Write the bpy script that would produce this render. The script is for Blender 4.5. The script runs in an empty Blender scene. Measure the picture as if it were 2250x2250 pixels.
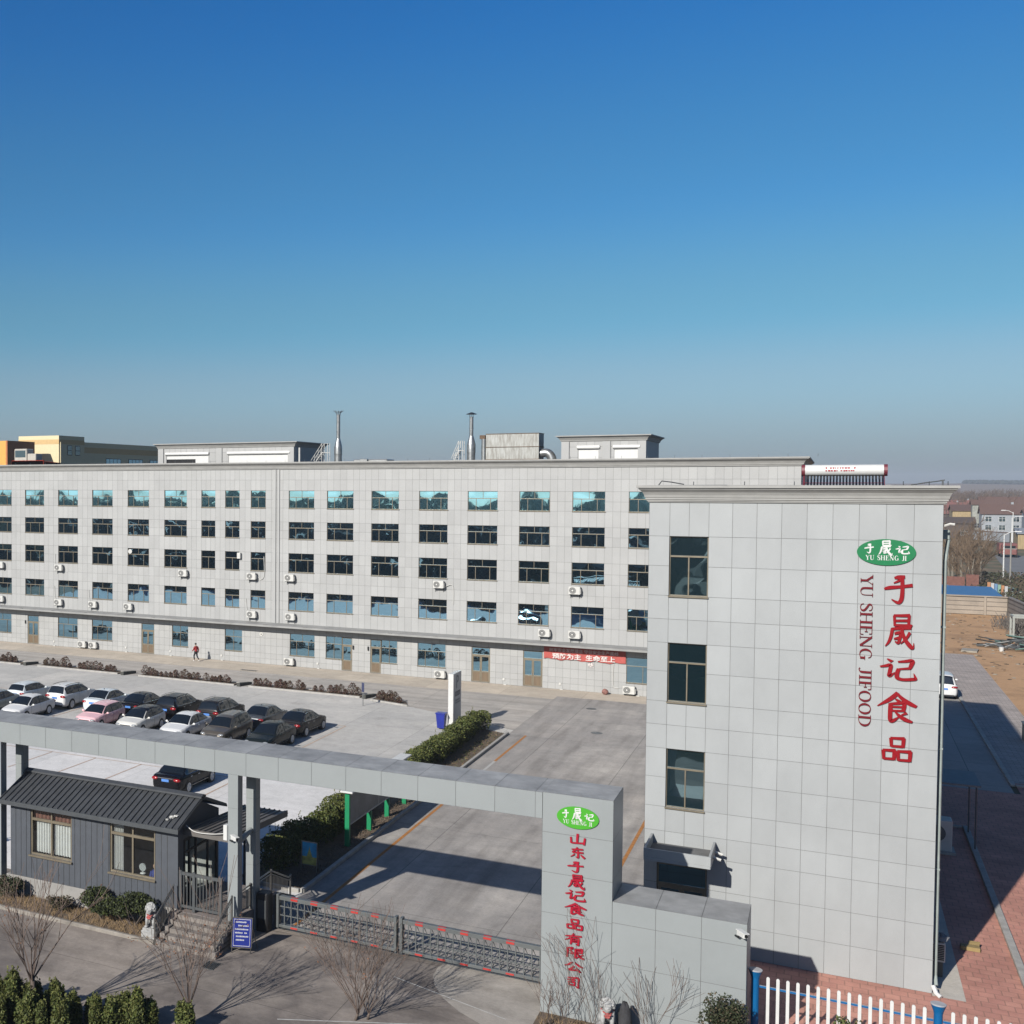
import bpy, math, random
from mathutils import Vector, Matrix, Euler, noise as mnoise
random.seed(7)
R = math.radians
SC = bpy.context.scene
COL = SC.collection

# ------------------------------------------------------------------ camera
cd = bpy.data.cameras.new('camera'); cam = bpy.data.objects.new('camera', cd); COL.objects.link(cam)
cd.sensor_width = 36.0; cd.lens = 41.39
cd.shift_x = 0.3889; cd.shift_y = 0.01225          # the photo is the right-hand square of a wider frame
cd.clip_start = 0.5; cd.clip_end = 40000
cam.location = (0, 0, 16.7)
_yaw, _pit = R(31.369), R(1.955)
_f = Vector((-math.sin(_yaw) * math.cos(_pit), math.cos(_yaw) * math.cos(_pit), -math.sin(_pit)))
cam.rotation_euler = _f.to_track_quat('-Z', 'Y').to_euler()
SC.camera = cam

# ------------------------------------------------------------------ light
SUN_TRAVEL = Vector((0.4535, 1.79, -1.0)).normalized()
SUN_DIR = -SUN_TRAVEL
ELEV = math.asin(SUN_DIR.z)
AZ = math.atan2(SUN_DIR.x, SUN_DIR.y)                 # clockwise from +Y
w = bpy.data.worlds.new('World'); SC.world = w; w.use_nodes = True
nt = w.node_tree; nt.nodes.clear()
sky = nt.nodes.new('ShaderNodeTexSky'); sky.sky_type = 'NISHITA'; sky.sun_disc = False
sky.sun_elevation = ELEV; sky.sun_rotation = AZ
sky.altitude = 0; sky.air_density = 0.7; sky.dust_density = 1.0; sky.ozone_density = 6.0
# the air thickens towards the horizon: less saturated and dimmer low down, deeper blue higher up
tc = nt.nodes.new('ShaderNodeTexCoord'); sx = nt.nodes.new('ShaderNodeSeparateXYZ'); nt.links.new(tc.outputs['Generated'], sx.inputs[0])
def sky_curve(stops):
    r = nt.nodes.new('ShaderNodeValToRGB'); r.color_ramp.interpolation = 'EASE'
    while len(r.color_ramp.elements) < len(stops): r.color_ramp.elements.new(0.5)
    for e, (p, v) in zip(r.color_ramp.elements, stops): e.position = p; e.color = (v / 2, v / 2, v / 2, 1)
    nt.links.new(sx.outputs['Z'], r.inputs[0])
    m = nt.nodes.new('ShaderNodeMath'); m.operation = 'MULTIPLY'; m.inputs[1].default_value = 2.0; nt.links.new(r.outputs[0], m.inputs[0]); return m.outputs[0]
hs = nt.nodes.new('ShaderNodeHueSaturation')
nt.links.new(sky_curve([(0.0, .66), (.03, .78), (.075, .85), (.13, 1.05), (.22, 1.16), (.38, 1.22)]), hs.inputs['Saturation'])
nt.links.new(sky_curve([(0.0, .49), (.075, .474), (.13, .470), (.22, .485), (.38, .498)]), hs.inputs['Hue'])
nt.links.new(sky_curve([(0.0, .74), (.03, .76), (.075, .83), (.13, .88), (.22, 1.06), (.38, 1.28)]), hs.inputs['Value'])
bg = nt.nodes.new('ShaderNodeBackground'); bg.inputs['Strength'].default_value = 0.062
ow = nt.nodes.new('ShaderNodeOutputWorld')
nt.links.new(sky.outputs[0], hs.inputs['Color']); nt.links.new(hs.outputs[0], bg.inputs['Color']); nt.links.new(bg.outputs[0], ow.inputs[0])
sl = bpy.data.lights.new('sun', 'SUN'); sl.energy = 5.0; sl.angle = R(0.53); sl.color = (1.0, 0.955, 0.885)
so = bpy.data.objects.new('sun', sl); COL.objects.link(so); so.location = (-30, -40, 60)
so.rotation_euler = SUN_TRAVEL.to_track_quat('-Z', 'Y').to_euler()
vs = SC.view_settings; vs.view_transform = 'Standard'; vs.look = 'None'; vs.exposure = 0.7; vs.gamma = 1.0; vs.use_curve_mapping = False
SC.cycles.caustics_reflective = False; SC.cycles.caustics_refractive = False
SC.cycles.max_bounces = 6; SC.cycles.transparent_max_bounces = 12; SC.cycles.sample_clamp_indirect = 6.0

# ------------------------------------------------------------------ materials
HAZE_DENS = 0.00022
ALB = 0.46        # surfaces are given as they look; this brings them to real-world albedo
MATS = {}
def _base(name):
    m = bpy.data.materials.new(name); m.use_nodes = True
    n = m.node_tree.nodes; l = m.node_tree.links
    return m, n, l, n['Principled BSDF']
def mat(name, col, rough=0.7, metal=0.0, var=0.12, scale=3.0, bump=0.0, bscale=40.0, spec=0.5, col2=None, stretch=None, coat=0.0, tint=False):
    """plain surface: base colour broken up by two octaves of world-space noise, optional fine bump"""
    if name in MATS: return MATS[name]
    m, n, l, b = _base(name)
    b.inputs['Roughness'].default_value = rough; b.inputs['Metallic'].default_value = metal
    b.inputs['Specular IOR Level'].default_value = spec
    if coat: b.inputs['Coat Weight'].default_value = coat; b.inputs['Coat Roughness'].default_value = 0.05
    g = n.new('ShaderNodeNewGeometry'); src = g.outputs['Position']
    if stretch:
        mp = n.new('ShaderNodeMapping'); mp.inputs['Scale'].default_value = stretch; l.new(src, mp.inputs[0]); src = mp.outputs[0]
    t = n.new('ShaderNodeTexNoise'); t.inputs['Scale'].default_value = scale; t.inputs['Detail'].default_value = 6; t.inputs['Roughness'].default_value = 0.65
    l.new(src, t.inputs['Vector'])
    rp = n.new('ShaderNodeValToRGB'); c = Vector(col[:3]) * ALB; lo = tuple(Vector(col2) * ALB) if col2 else tuple(c * (1 - var)); hi = tuple(c * (1 + var)) if not col2 else tuple(c)
    rp.color_ramp.elements[0].position = 0.34; rp.color_ramp.elements[1].position = 0.66
    rp.color_ramp.elements[0].color = (*lo, 1); rp.color_ramp.elements[1].color = (*hi, 1)
    l.new(t.outputs['Fac'], rp.inputs[0]); out = rp.outputs[0]
    if tint:
        a = n.new('ShaderNodeAttribute'); a.attribute_name = 'tint'
        mx = n.new('ShaderNodeMix'); mx.data_type = 'RGBA'; mx.blend_type = 'MULTIPLY'; mx.inputs[0].default_value = 1.0
        l.new(out, mx.inputs[6]); l.new(a.outputs['Color'], mx.inputs[7]); out = mx.outputs[2]
    l.new(out, b.inputs['Base Color'])
    if bump:
        t2 = n.new('ShaderNodeTexNoise'); t2.inputs['Scale'].default_value = bscale; t2.inputs['Detail'].default_value = 4
        l.new(g.outputs['Position'], t2.inputs['Vector'])
        bp = n.new('ShaderNodeBump'); bp.inputs['Strength'].default_value = bump; bp.inputs['Distance'].default_value = 0.02
        l.new(t2.outputs['Fac'], bp.inputs['Height']); l.new(bp.outputs[0], b.inputs['Normal'])
    MATS[name] = m; return m

def concrete(name, cols, streak=None, slab=None, rough=0.85, spec=0.25, stain=(0.05, 0.045, 0.04), stain_amt=0.35, seed=0.0, joint=0.35):
    """cast concrete / asphalt: big patches, fine grain, directional tyre wear, slab joints and dark stains"""
    if name in MATS: return MATS[name]
    m, n, l, b = _base(name); b.inputs['Roughness'].default_value = rough; b.inputs['Specular IOR Level'].default_value = spec
    g = n.new('ShaderNodeNewGeometry')
    off = n.new('ShaderNodeMapping'); off.inputs['Location'].default_value = (seed * 13.1, seed * 7.7, 0); l.new(g.outputs['Position'], off.inputs[0])
    P = off.outputs[0]
    def tex(scale, detail=5, rgh=0.6, vec=None, dist=0.0):
        t = n.new('ShaderNodeTexNoise'); t.inputs['Scale'].default_value = scale; t.inputs['Detail'].default_value = detail
        t.inputs['Roughness'].default_value = rgh; t.inputs['Distortion'].default_value = dist; l.new(vec or P, t.inputs['Vector']); return t.outputs['Fac']
    def ramp(fac, stops):
        r = n.new('ShaderNodeValToRGB')
        while len(r.color_ramp.elements) < len(stops): r.color_ramp.elements.new(0.5)
        for e, (p, c) in zip(r.color_ramp.elements, stops): e.position = p; e.color = (*c, 1)
        l.new(fac, r.inputs[0]); return r.outputs[0]
    def mixc(a, bb, fac, mode='MIX'):
        x = n.new('ShaderNodeMix'); x.data_type = 'RGBA'; x.blend_type = mode
        if isinstance(fac, float): x.inputs[0].default_value = fac
        else: l.new(fac, x.inputs[0])
        l.new(a, x.inputs[6])
        if isinstance(bb, tuple): x.inputs[7].default_value = (*bb, 1)
        else: l.new(bb, x.inputs[7])
        return x.outputs[2]
    k = len(cols)
    c = ramp(tex(0.16, 6, 0.62), [(0.3 + 0.4 * i / max(1, k - 1), cols[i]) for i in range(k)])
    grain = ramp(tex(9.0, 4, 0.7), [(0.25, (0.86,) * 3), (0.75, (1.12,) * 3)])
    c = mixc(c, grain, 1.0, 'MULTIPLY')
    mot = ramp(tex(1.3, 8, 0.75, None, 0.3), [(0.32, (0.84,) * 3), (0.5, (1.0,) * 3), (0.68, (1.1,) * 3)])
    c = mixc(c, mot, 0.8, 'MULTIPLY')
    if streak:
        mp = n.new('ShaderNodeMapping'); mp.inputs['Scale'].default_value = streak; l.new(P, mp.inputs[0])
        s = ramp(tex(1.0, 5, 0.6, mp.outputs[0]), [(0.3, (0.72, 0.71, 0.7)), (0.52, (1.0,) * 3), (0.72, (1.16, 1.15, 1.13))])
        c = mixc(c, s, 1.0, 'MULTIPLY')
    st = ramp(tex(0.55, 7, 0.7, None, 0.6), [(0.58, (0, 0, 0)), (0.78, (stain_amt,) * 3)])
    c = mixc(c, stain, st)
    if slab:
        bt = n.new('ShaderNodeTexBrick'); bt.offset = 0.0; bt.inputs['Scale'].default_value = 1.0
        bt.inputs['Brick Width'].default_value = slab[0]; bt.inputs['Row Height'].default_value = slab[1]; bt.inputs['Mortar Size'].default_value = 0.018
        bt.inputs['Color1'].default_value = (1, 1, 1, 1); bt.inputs['Color2'].default_value = (0.86, 0.87, 0.88, 1); bt.inputs['Mortar'].default_value = (joint,) * 3 + (1,)
        bt.inputs['Mortar Smooth'].default_value = 0.1; bt.inputs['Bias'].default_value = -0.1
        l.new(P, bt.inputs['Vector']); c = mixc(c, bt.outputs['Color'], 1.0, 'MULTIPLY')
    l.new(c, b.inputs['Base Color'])
    bp = n.new('ShaderNodeBump'); bp.inputs['Strength'].default_value = 0.25; bp.inputs['Distance'].default_value = 0.01
    l.new(tex(30.0, 3, 0.7), bp.inputs['Height']); l.new(bp.outputs[0], b.inputs['Normal'])
    MATS[name] = m; return m

def glass(name, refl=(0.42, 0.62, 0.70), base=(0.006, 0.014, 0.018), fac=0.55, wave=0.02, rough=0.015, wscale=0.55, ior=1.6):
    """coated window glass: dark behind, mirror in front, bowed a little so that reflections wander"""
    if name in MATS: return MATS[name]
    m, n, l, b = _base(name)
    b.inputs['Base Color'].default_value = (*base, 1); b.inputs['Roughness'].default_value = 0.12
    gl = n.new('ShaderNodeBsdfGlossy'); gl.inputs['Color'].default_value = (*refl, 1); gl.inputs['Roughness'].default_value = rough
    fr = n.new('ShaderNodeFresnel'); fr.inputs['IOR'].default_value = ior
    ma = n.new('ShaderNodeMath'); ma.operation = 'MAXIMUM'; ma.inputs[1].default_value = fac; l.new(fr.outputs[0], ma.inputs[0])
    mx = n.new('ShaderNodeMixShader'); l.new(ma.outputs[0], mx.inputs[0]); l.new(b.outputs[0], mx.inputs[1]); l.new(gl.outputs[0], mx.inputs[2])
    g = n.new('ShaderNodeNewGeometry')
    if wave:
        t = n.new('ShaderNodeTexNoise'); t.inputs['Scale'].default_value = wscale; t.inputs['Detail'].default_value = 1.5
        l.new(g.outputs['Position'], t.inputs['Vector'])
        bp = n.new('ShaderNodeBump'); bp.inputs['Strength'].default_value = 1.0; bp.inputs['Distance'].default_value = wave
        l.new(t.outputs['Fac'], bp.inputs['Height'])
        l.new(bp.outputs[0], gl.inputs['Normal'])
    l.new(mx.outputs[0], n['Material Output'].inputs[0])
    MATS[name] = m; return m

def clear_glass(name, fac=0.10):
    m, n, l, b = _base(name)
    tr = n.new('ShaderNodeBsdfTransparent'); tr.inputs[0].default_value = (0.86, 0.9, 0.9, 1)
    gl = n.new('ShaderNodeBsdfGlossy'); gl.inputs['Roughness'].default_value = 0.02
    mx = n.new('ShaderNodeMixShader'); mx.inputs[0].default_value = fac
    l.new(tr.outputs[0], mx.inputs[1]); l.new(gl.outputs[0], mx.inputs[2]); l.new(mx.outputs[0], n['Material Output'].inputs[0])
    MATS[name] = m; return m

def brick(name, c1, c2, mortar, bw, bh, ms=0.02, rough=0.85, rot=0.0, var=0.2):
    if name in MATS: return MATS[name]
    m, n, l, b = _base(name); b.inputs['Roughness'].default_value = rough; b.inputs['Specular IOR Level'].default_value = 0.3
    g = n.new('ShaderNodeNewGeometry'); mp = n.new('ShaderNodeMapping'); mp.inputs['Rotation'].default_value = (0, 0, rot); l.new(g.outputs['Position'], mp.inputs[0])
    bt = n.new('ShaderNodeTexBrick'); bt.inputs['Scale'].default_value = 1; bt.inputs['Brick Width'].default_value = bw; bt.inputs['Row Height'].default_value = bh
    bt.inputs['Mortar Size'].default_value = ms; bt.inputs['Color1'].default_value = (*c1, 1); bt.inputs['Color2'].default_value = (*c2, 1); bt.inputs['Mortar'].default_value = (*mortar, 1)
    l.new(mp.outputs[0], bt.inputs['Vector'])
    t = n.new('ShaderNodeTexNoise'); t.inputs['Scale'].default_value = 0.5; t.inputs['Detail'].default_value = 6; t.inputs['Roughness'].default_value = 0.7; l.new(g.outputs['Position'], t.inputs['Vector'])
    rp = n.new('ShaderNodeValToRGB'); rp.color_ramp.elements[0].position = 0.3; rp.color_ramp.elements[1].position = 0.7
    rp.color_ramp.elements[0].color = (1 - var,) * 3 + (1,); rp.color_ramp.elements[1].color = (1 + var,) * 3 + (1,)
    l.new(t.outputs['Fac'], rp.inputs[0])
    mx = n.new('ShaderNodeMix'); mx.data_type = 'RGBA'; mx.blend_type = 'MULTIPLY'; mx.inputs[0].default_value = 1
    l.new(bt.outputs['Color'], mx.inputs[6]); l.new(rp.outputs[0], mx.inputs[7]); l.new(mx.outputs[2], b.inputs['Base Color'])
    MATS[name] = m; return m

TILE = mat('grey_stone_tile', (.485,.505,.505), 0.55, var=0.07, scale=0.5, stretch=(1, 1, .55), tint=True, bump=0.05, bscale=25)
TILE_WARM = mat('grey_stone_tile_factory', (.52,.522,.508), 0.6, var=0.05, scale=0.4, tint=True)
PANEL = mat('aluminium_cladding', (.38,.41,.41), 0.42, var=0.035, scale=0.8, tint=True)
PANEL_TOP = mat('weathered_cladding_top', (.43,.43,.42), 0.6, var=0.24, scale=1.1, tint=True, bump=0.04)
JOINT = mat('joint_sealant', (.20,.20,.197), 0.8, var=0.2)
CORN = mat('cornice_plaster', (0.46, 0.455, 0.43), 0.7, var=0.10, scale=1.5, stretch=(1, 1, 3))
GOLD = mat('bronze_aluminium', (.33,.28,.20), 0.38, 0.35, var=0.12)
GOLD_D = mat('brown_door_panel', (0.22, 0.15, 0.085), 0.5, 0.1, var=0.15, stretch=(8, 8, 0.6), scale=2)
DARKROOM = mat('dark_interior', (0.012, 0.013, 0.015), 0.9)
GLASS_F1 = glass('top_storey_glass', (0.50, 0.95, 1.0), fac=0.86, wave=0.024, wscale=0.30, base=(.002,.005,.007))
GLASS_F = glass('factory_glass', (0.34, 0.62, 0.80), fac=0.52, wave=0.022, wscale=0.45, base=(.002,.005,.007))
GLASS_T = glass('tower_glass', (0.30, 0.45, 0.50), fac=0.30, wave=0.012, wscale=0.6)
GLASS_H = clear_glass('guardhouse_glass')
WHITE = mat('white_paint', (.88,.88,.85), 0.45, var=0.05)
WHITE_P = mat('white_plastic', (.80,.79,.74), 0.5, var=0.06)
GREYM = mat('grey_painted_steel', (0.115, 0.125, 0.13), 0.5, 0.2, var=0.12)
BLACK = mat('black_plastic', (0.015, 0.015, 0.017), 0.5, var=0.2)
STEEL = mat('galvanised_steel', (0.52, 0.53, 0.52), 0.38, 0.75, var=0.22, scale=4)
STAINLESS = mat('stainless_rail', (0.42, 0.40, 0.37), 0.3, 0.8, var=0.1)
RED = mat('red_sign_acrylic', (.36,.003,.010), 0.6, var=0.06, spec=.15)
RED_P = mat('pinkish_red_sign_acrylic', (.50,.010,.035), 0.6, spec=.15, var=0.06)
RED_D = mat('dark_red_sign_acrylic', (.21,.008,.017), 0.6, spec=.15, var=0.06)
GREEN = mat('green_sign_plate', (0.0,.24,.075), 0.35, var=0.04)
GREEN_L = mat('light_green_sign_plate', (.085,.50,.03), 0.35, var=0.04)
SOIL = mat('bare_soil', (.22,.155,.10), 0.95, col2=(0.12, 0.09, 0.062), scale=2.5, bump=0.5, bscale=18)
KERB = mat('kerb_concrete', (.54,.52,.48), 0.85, var=0.18, scale=2.2, bump=0.15)
ROOF = mat('dark_ribbed_roof', (.105,.112,.122), 0.5, 0.2, var=0.16, scale=1.6)
SIDING = mat('dark_blue_grey_siding', (.115,.128,.150), 0.5, 0.15, var=0.08)
BARK = mat('young_bark', (.17,.13,.105), 0.9, var=0.3, scale=9)
TWIG = mat('twig_bark', (.17,.12,.095), 0.9, var=0.3, scale=9)
LEAF = mat('hedge_leaf', (.098,.124,.032), 0.6, var=0.5, scale=4, spec=0.2)
LEAF2 = mat('hedge_leaf_young', (.185,.195,.056), 0.6, var=0.45, scale=4, spec=0.2)
LEAF_D = mat('dark_bush_leaf', (.06,.072,.036), 0.65, var=0.45, scale=5, spec=0.15)
LEAF_R = mat('red_brown_shrub_leaf', (0.115, 0.046, 0.030), 0.7, var=0.45, scale=6)
LEAF_R2 = mat('olive_brown_shrub_leaf', (0.105, 0.075, 0.035), 0.7, var=0.4, scale=6)
DRY = mat('dry_leaf', (0.32, 0.14, 0.065), 0.8, var=0.35, scale=9)
DRYGRASS = mat('dry_grass', (0.30, 0.20, 0.10), 0.9, var=0.4, scale=7)
PLATE = mat('blue_number_plate', (.12,.33,.85), 0.4, var=0.1)
ORANGE = mat('orange_road_paint', (0.60, 0.25, 0.055), 0.8, var=0.25, scale=6)
WPAINT = mat('white_road_paint', (0.68, 0.67, 0.63), 0.8, var=0.2, scale=6)

# ------------------------------------------------------------------ object helpers
def thing(name, label, cat, loc=(0, 0, 0), rotz=0.0, group=None):
    o = bpy.data.objects.new(name, None); COL.objects.link(o); o.empty_display_size = 0.3
    o.location = loc; o.rotation_euler = (0, 0, rotz)
    o['label'] = label; o['category'] = cat
    if group: o['group'] = group
    return o
def tag(o, label=None, cat=None, group=None, kind=None):
    if label: o['label'] = label
    if cat: o['category'] = cat
    if group: o['group'] = group
    if kind: o['kind'] = kind
    return o
KIDS = {}
def dup(root, loc, rotz=0.0, label=None, scale=None):
    def cp(o, par):
        c = o.copy(); COL.objects.link(c)
        if par is not None: c.parent = par; KIDS.setdefault(par.name, []).append(c)
        for k in KIDS.get(o.name, []): cp(k, c)
        return c
    r = cp(root, None); r.location = loc; r.rotation_euler = (0, 0, rotz)
    if label: r['label'] = label
    if scale is not None: r.scale = (scale,) * 3 if not isinstance(scale, tuple) else scale
    return r

class MB:
    """collects faces; build() links them as ONE mesh object"""
    def __init__(s): s.v = []; s.f = []; s.m = []; s.t = []; s.mi = 0; s.ti = 1.0
    def add(s, vs, fs):
        o = len(s.v); s.v.extend(vs)
        for f in fs: s.f.append(tuple(o + i for i in f)); s.m.append(s.mi); s.t.append(s.ti)
        return s
    def box(s, x0, x1, y0, y1, z0, z1):
        return s.add([(x0, y0, z0), (x1, y0, z0), (x1, y1, z0), (x0, y1, z0), (x0, y0, z1), (x1, y0, z1), (x1, y1, z1), (x0, y1, z1)],
                     [(0, 3, 2, 1), (4, 5, 6, 7), (0, 1, 5, 4), (1, 2, 6, 5), (2, 3, 7, 6), (3, 0, 4, 7)])
    def bbox(s, x0, x1, y0, y1, z0, z1, b=0.02):
        """box with chamfered vertical and top edges"""
        p = [(x0 + b, y0), (x1 - b, y0), (x1, y0 + b), (x1, y1 - b), (x1 - b, y1), (x0 + b, y1), (x0, y1 - b), (x0, y0 + b)]
        q = [(min(max(x, x0 + b), x1 - b), min(max(y, y0 + b), y1 - b)) for x, y in p]
        vs = [(x, y, z0) for x, y in p] + [(x, y, z1 - b) for x, y in p] + [(x, y, z1) for x, y in q]
        fs = [tuple(range(7, -1, -1)), tuple(range(16, 24))]
        for k in range(2):
            for i in range(8):
                j = (i + 1) % 8; fs.append((k * 8 + i, k * 8 + j, k * 8 + 8 + j, k * 8 + 8 + i))
        return s.add(vs, fs)
    def quad(s, a, b, c, d): return s.add([a, b, c, d], [(0, 1, 2, 3)])
    def hexa(s, p):
        """eight corners: bottom ring 4, top ring 4"""
        return s.add(p, [(0, 3, 2, 1), (4, 5, 6, 7), (0, 1, 5, 4), (1, 2, 6, 5), (2, 3, 7, 6), (3, 0, 4, 7)])
    def tube(s, pts, r, n=6, cap=True):
        pts = [Vector(p) for p in pts]; N = len(pts)
        rs = r if isinstance(r, (list, tuple)) else [r] * N
        vs = []; d0 = None
        for i, p in enumerate(pts):
            d = (pts[min(i + 1, N - 1)] - pts[max(i - 1, 0)])
            if d.length < 1e-9: d = Vector((0, 0, 1))
            d.normalize()
            if d0 is None:
                a = Vector((0, 0, 1)) if abs(d.z) < 0.9 else Vector((1, 0, 0)); u = d.cross(a).normalized()
            else:
                u = (u - d * u.dot(d)); u = u.normalized() if u.length > 1e-6 else d.orthogonal().normalized()
            d0 = d; v = d.cross(u)
            for k in range(n):
                a = 2 * math.pi * k / n; vs.append(tuple(p + (u * math.cos(a) + v * math.sin(a)) * rs[i]))
        fs = [(i * n + k, i * n + (k + 1) % n, (i + 1) * n + (k + 1) % n, (i + 1) * n + k) for i in range(N - 1) for k in range(n)]
        if cap: fs += [tuple(range(n - 1, -1, -1)), tuple((N - 1) * n + k for k in range(n))]
        return s.add(vs, fs)
    def lathe(s, prof, c=(0, 0, 0), n=16):
        """prof: (radius, z)"""
        vs = [(c[0] + r * math.cos(2 * math.pi * k / n), c[1] + r * math.sin(2 * math.pi * k / n), c[2] + z) for r, z in prof for k in range(n)]
        fs = [(i * n + k, i * n + (k + 1) % n, (i + 1) * n + (k + 1) % n, (i + 1) * n + k) for i in range(len(prof) - 1) for k in range(n)]
        fs += [tuple(range(n - 1, -1, -1)), tuple((len(prof) - 1) * n + k for k in range(n))]
        return s.add(vs, fs)
    def cylx(s, x0, x1, y, z, r, n=18):
        vs = []
        for x in (x0, x1): vs += [(x, y + r * math.cos(2 * math.pi * k / n), z + r * math.sin(2 * math.pi * k / n)) for k in range(n)]
        fs = [(k, (k + 1) % n, n + (k + 1) % n, n + k) for k in range(n)] + [tuple(range(n - 1, -1, -1)), tuple(range(n, 2 * n))]
        return s.add(vs, fs)
    def cyly(s, x, y0, y1, z, r, n=18, rx=None):
        rx = rx or r; vs = []
        for y in (y0, y1): vs += [(x + rx * math.cos(2 * math.pi * k / n), y, z + r * math.sin(2 * math.pi * k / n)) for k in range(n)]
        fs = [(k, (k + 1) % n, n + (k + 1) % n, n + k) for k in range(n)] + [tuple(range(n - 1, -1, -1)), tuple(range(n, 2 * n))]
        return s.add(vs, fs)
    def prism(s, poly, z0, z1):
        n = len(poly); vs = [(x, y, z0) for x, y in poly] + [(x, y, z1) for x, y in poly]
        return s.add(vs, [tuple(range(n - 1, -1, -1)), tuple(range(n, 2 * n))] + [(i, (i + 1) % n, n + (i + 1) % n, n + i) for i in range(n)])
    def ico(s, c, r, sc=(1, 1, 1), n=8, m=6, jit=0.0, rng=None):
        vs = []; rng = rng or random
        for i in range(m + 1):
            th = math.pi * i / m
            for k in range(n):
                a = 2 * math.pi * k / n; q = r * (1 + (rng.uniform(-jit, jit) if jit else 0))
                vs.append((c[0] + q * sc[0] * math.sin(th) * math.cos(a), c[1] + q * sc[1] * math.sin(th) * math.sin(a), c[2] + q * sc[2] * math.cos(th)))
        fs = [(i * n + k, i * n + (k + 1) % n, (i + 1) * n + (k + 1) % n, (i + 1) * n + k) for i in range(m) for k in range(n)]
        return s.add(vs, [f[::-1] for f in fs])
    def leaf(s, c, size, rng, up=0.0):
        d = Vector((rng.gauss(0, 1), rng.gauss(0, 1), rng.gauss(0, 1) + up)); d.normalize()
        u = d.orthogonal().normalized(); u.rotate(Matrix.Rotation(rng.uniform(0, 6.28), 3, d)); v = d.cross(u)
        c = Vector(c); a = size * rng.uniform(0.7, 1.3); b = a * 0.55
        return s.add([tuple(c - u * a), tuple(c - v * b + d * a * 0.15), tuple(c + u * a), tuple(c + v * b + d * a * 0.15)], [(0, 1, 2, 3)])
    def build(s, name, mats, parent=None, smooth=False, local=False, angle=None):
        me = bpy.data.meshes.new(name)
        off = Vector((0, 0, 0))
        if parent is not None and not local:
            p = parent
            while p is not None: off += p.location; p = p.parent
        vs = s.v if off.length == 0 else [(x - off.x, y - off.y, z - off.z) for x, y, z in s.v]
        me.from_pydata(vs, [], s.f)
        mats = mats if isinstance(mats, (list, tuple)) else [mats]
        for m in mats: me.materials.append(m)
        if len(mats) > 1: me.polygons.foreach_set('material_index', s.m)
        if any(t != 1.0 for t in s.t) or any(m.name.startswith(('grey_stone', 'aluminium_cl', 'weathered')) for m in mats):
            a = me.color_attributes.new('tint', 'FLOAT_COLOR', 'CORNER'); d = []
            for poly, t in zip(me.polygons, s.t): d.extend([t, t, t, 1.0] * poly.loop_total)
            a.data.foreach_set('color', d)
        if smooth: me.polygons.foreach_set('use_smooth', [True] * len(me.polygons))
        me.update()
        if smooth and angle:
            try: me.set_sharp_from_angle(angle=R(angle))
            except Exception: pass
        o = bpy.data.objects.new(name, me); COL.objects.link(o)
        if parent is not None: o.parent = parent; KIDS.setdefault(parent.name, []).append(o)
        return o
def struct(name, mb, m, smooth=False):
    o = mb.build(name, m, smooth=smooth); o['kind'] = 'structure'; return o

def tiled_wall(mb, xs, zs, openings, place, depth=0.13, g=0.007, rng=random, tint=0.05, extra_x=(), extra_z=(), joint_mi=1, back=0.014):
    """stone cladding: every tile its own panel, joints open to a dark backing; openings get reveals.
    place(u, v, d): in-plane u, height v, d metres behind the face"""
    jx = set(round(x, 4) for x in xs); jz = set(round(z, 4) for z in zs)
    X = sorted(jx | set(round(v, 4) for o in openings for v in o[:2])); Z = sorted(jz | set(round(v, 4) for o in openings for v in o[2:4]))
    X = [x for x in X if xs[0] - 1e-6 <= x <= xs[-1] + 1e-6]; Z = [z for z in Z if zs[0] - 1e-6 <= z <= zs[-1] + 1e-6]
    tints = {}
    for i in range(len(X) - 1):
        ti = max(k for k in range(len(xs)) if xs[k] <= X[i] + 1e-4)
        for j in range(len(Z) - 1):
            cx, cz = (X[i] + X[i + 1]) / 2, (Z[j] + Z[j + 1]) / 2
            if any(o[0] < cx < o[1] and o[2] < cz < o[3] for o in openings): continue
            tj = max(k for k in range(len(zs)) if zs[k] <= Z[j] + 1e-4)
            t = tints.setdefault((ti, tj), 1 + rng.uniform(-tint, tint))
            a = X[i] + (g if X[i] in jx else 0); b = X[i + 1] - (g if X[i + 1] in jx else 0)
            c = Z[j] + (g if Z[j] in jz else 0); d = Z[j + 1] - (g if Z[j + 1] in jz else 0)
            mb.mi = 0; mb.ti = t; mb.quad(place(a, c, 0), place(b, c, 0), place(b, d, 0), place(a, d, 0))
            mb.mi = joint_mi; mb.ti = 1.0; mb.quad(place(X[i], Z[j], back), place(X[i + 1], Z[j], back), place(X[i + 1], Z[j + 1], back), place(X[i], Z[j + 1], back))
    mb.mi = 0; mb.ti = 0.96
    for o in openings:
        x0, x1, z0, z1 = o[:4]
        mb.quad(place(x0, z0, 0), place(x0, z1, 0), place(x0, z1, depth), place(x0, z0, depth))
        mb.quad(place(x1, z0, 0), place(x1, z0, depth), place(x1, z1, depth), place(x1, z1, 0))
        mb.quad(place(x0, z1, 0), place(x1, z1, 0), place(x1, z1, depth), place(x0, z1, depth))
        mb.quad(place(x0, z0, 0), place(x0, z0, depth), place(x1, z0, depth), place(x1, z0, 0))
    mb.ti = 1.0

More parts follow.
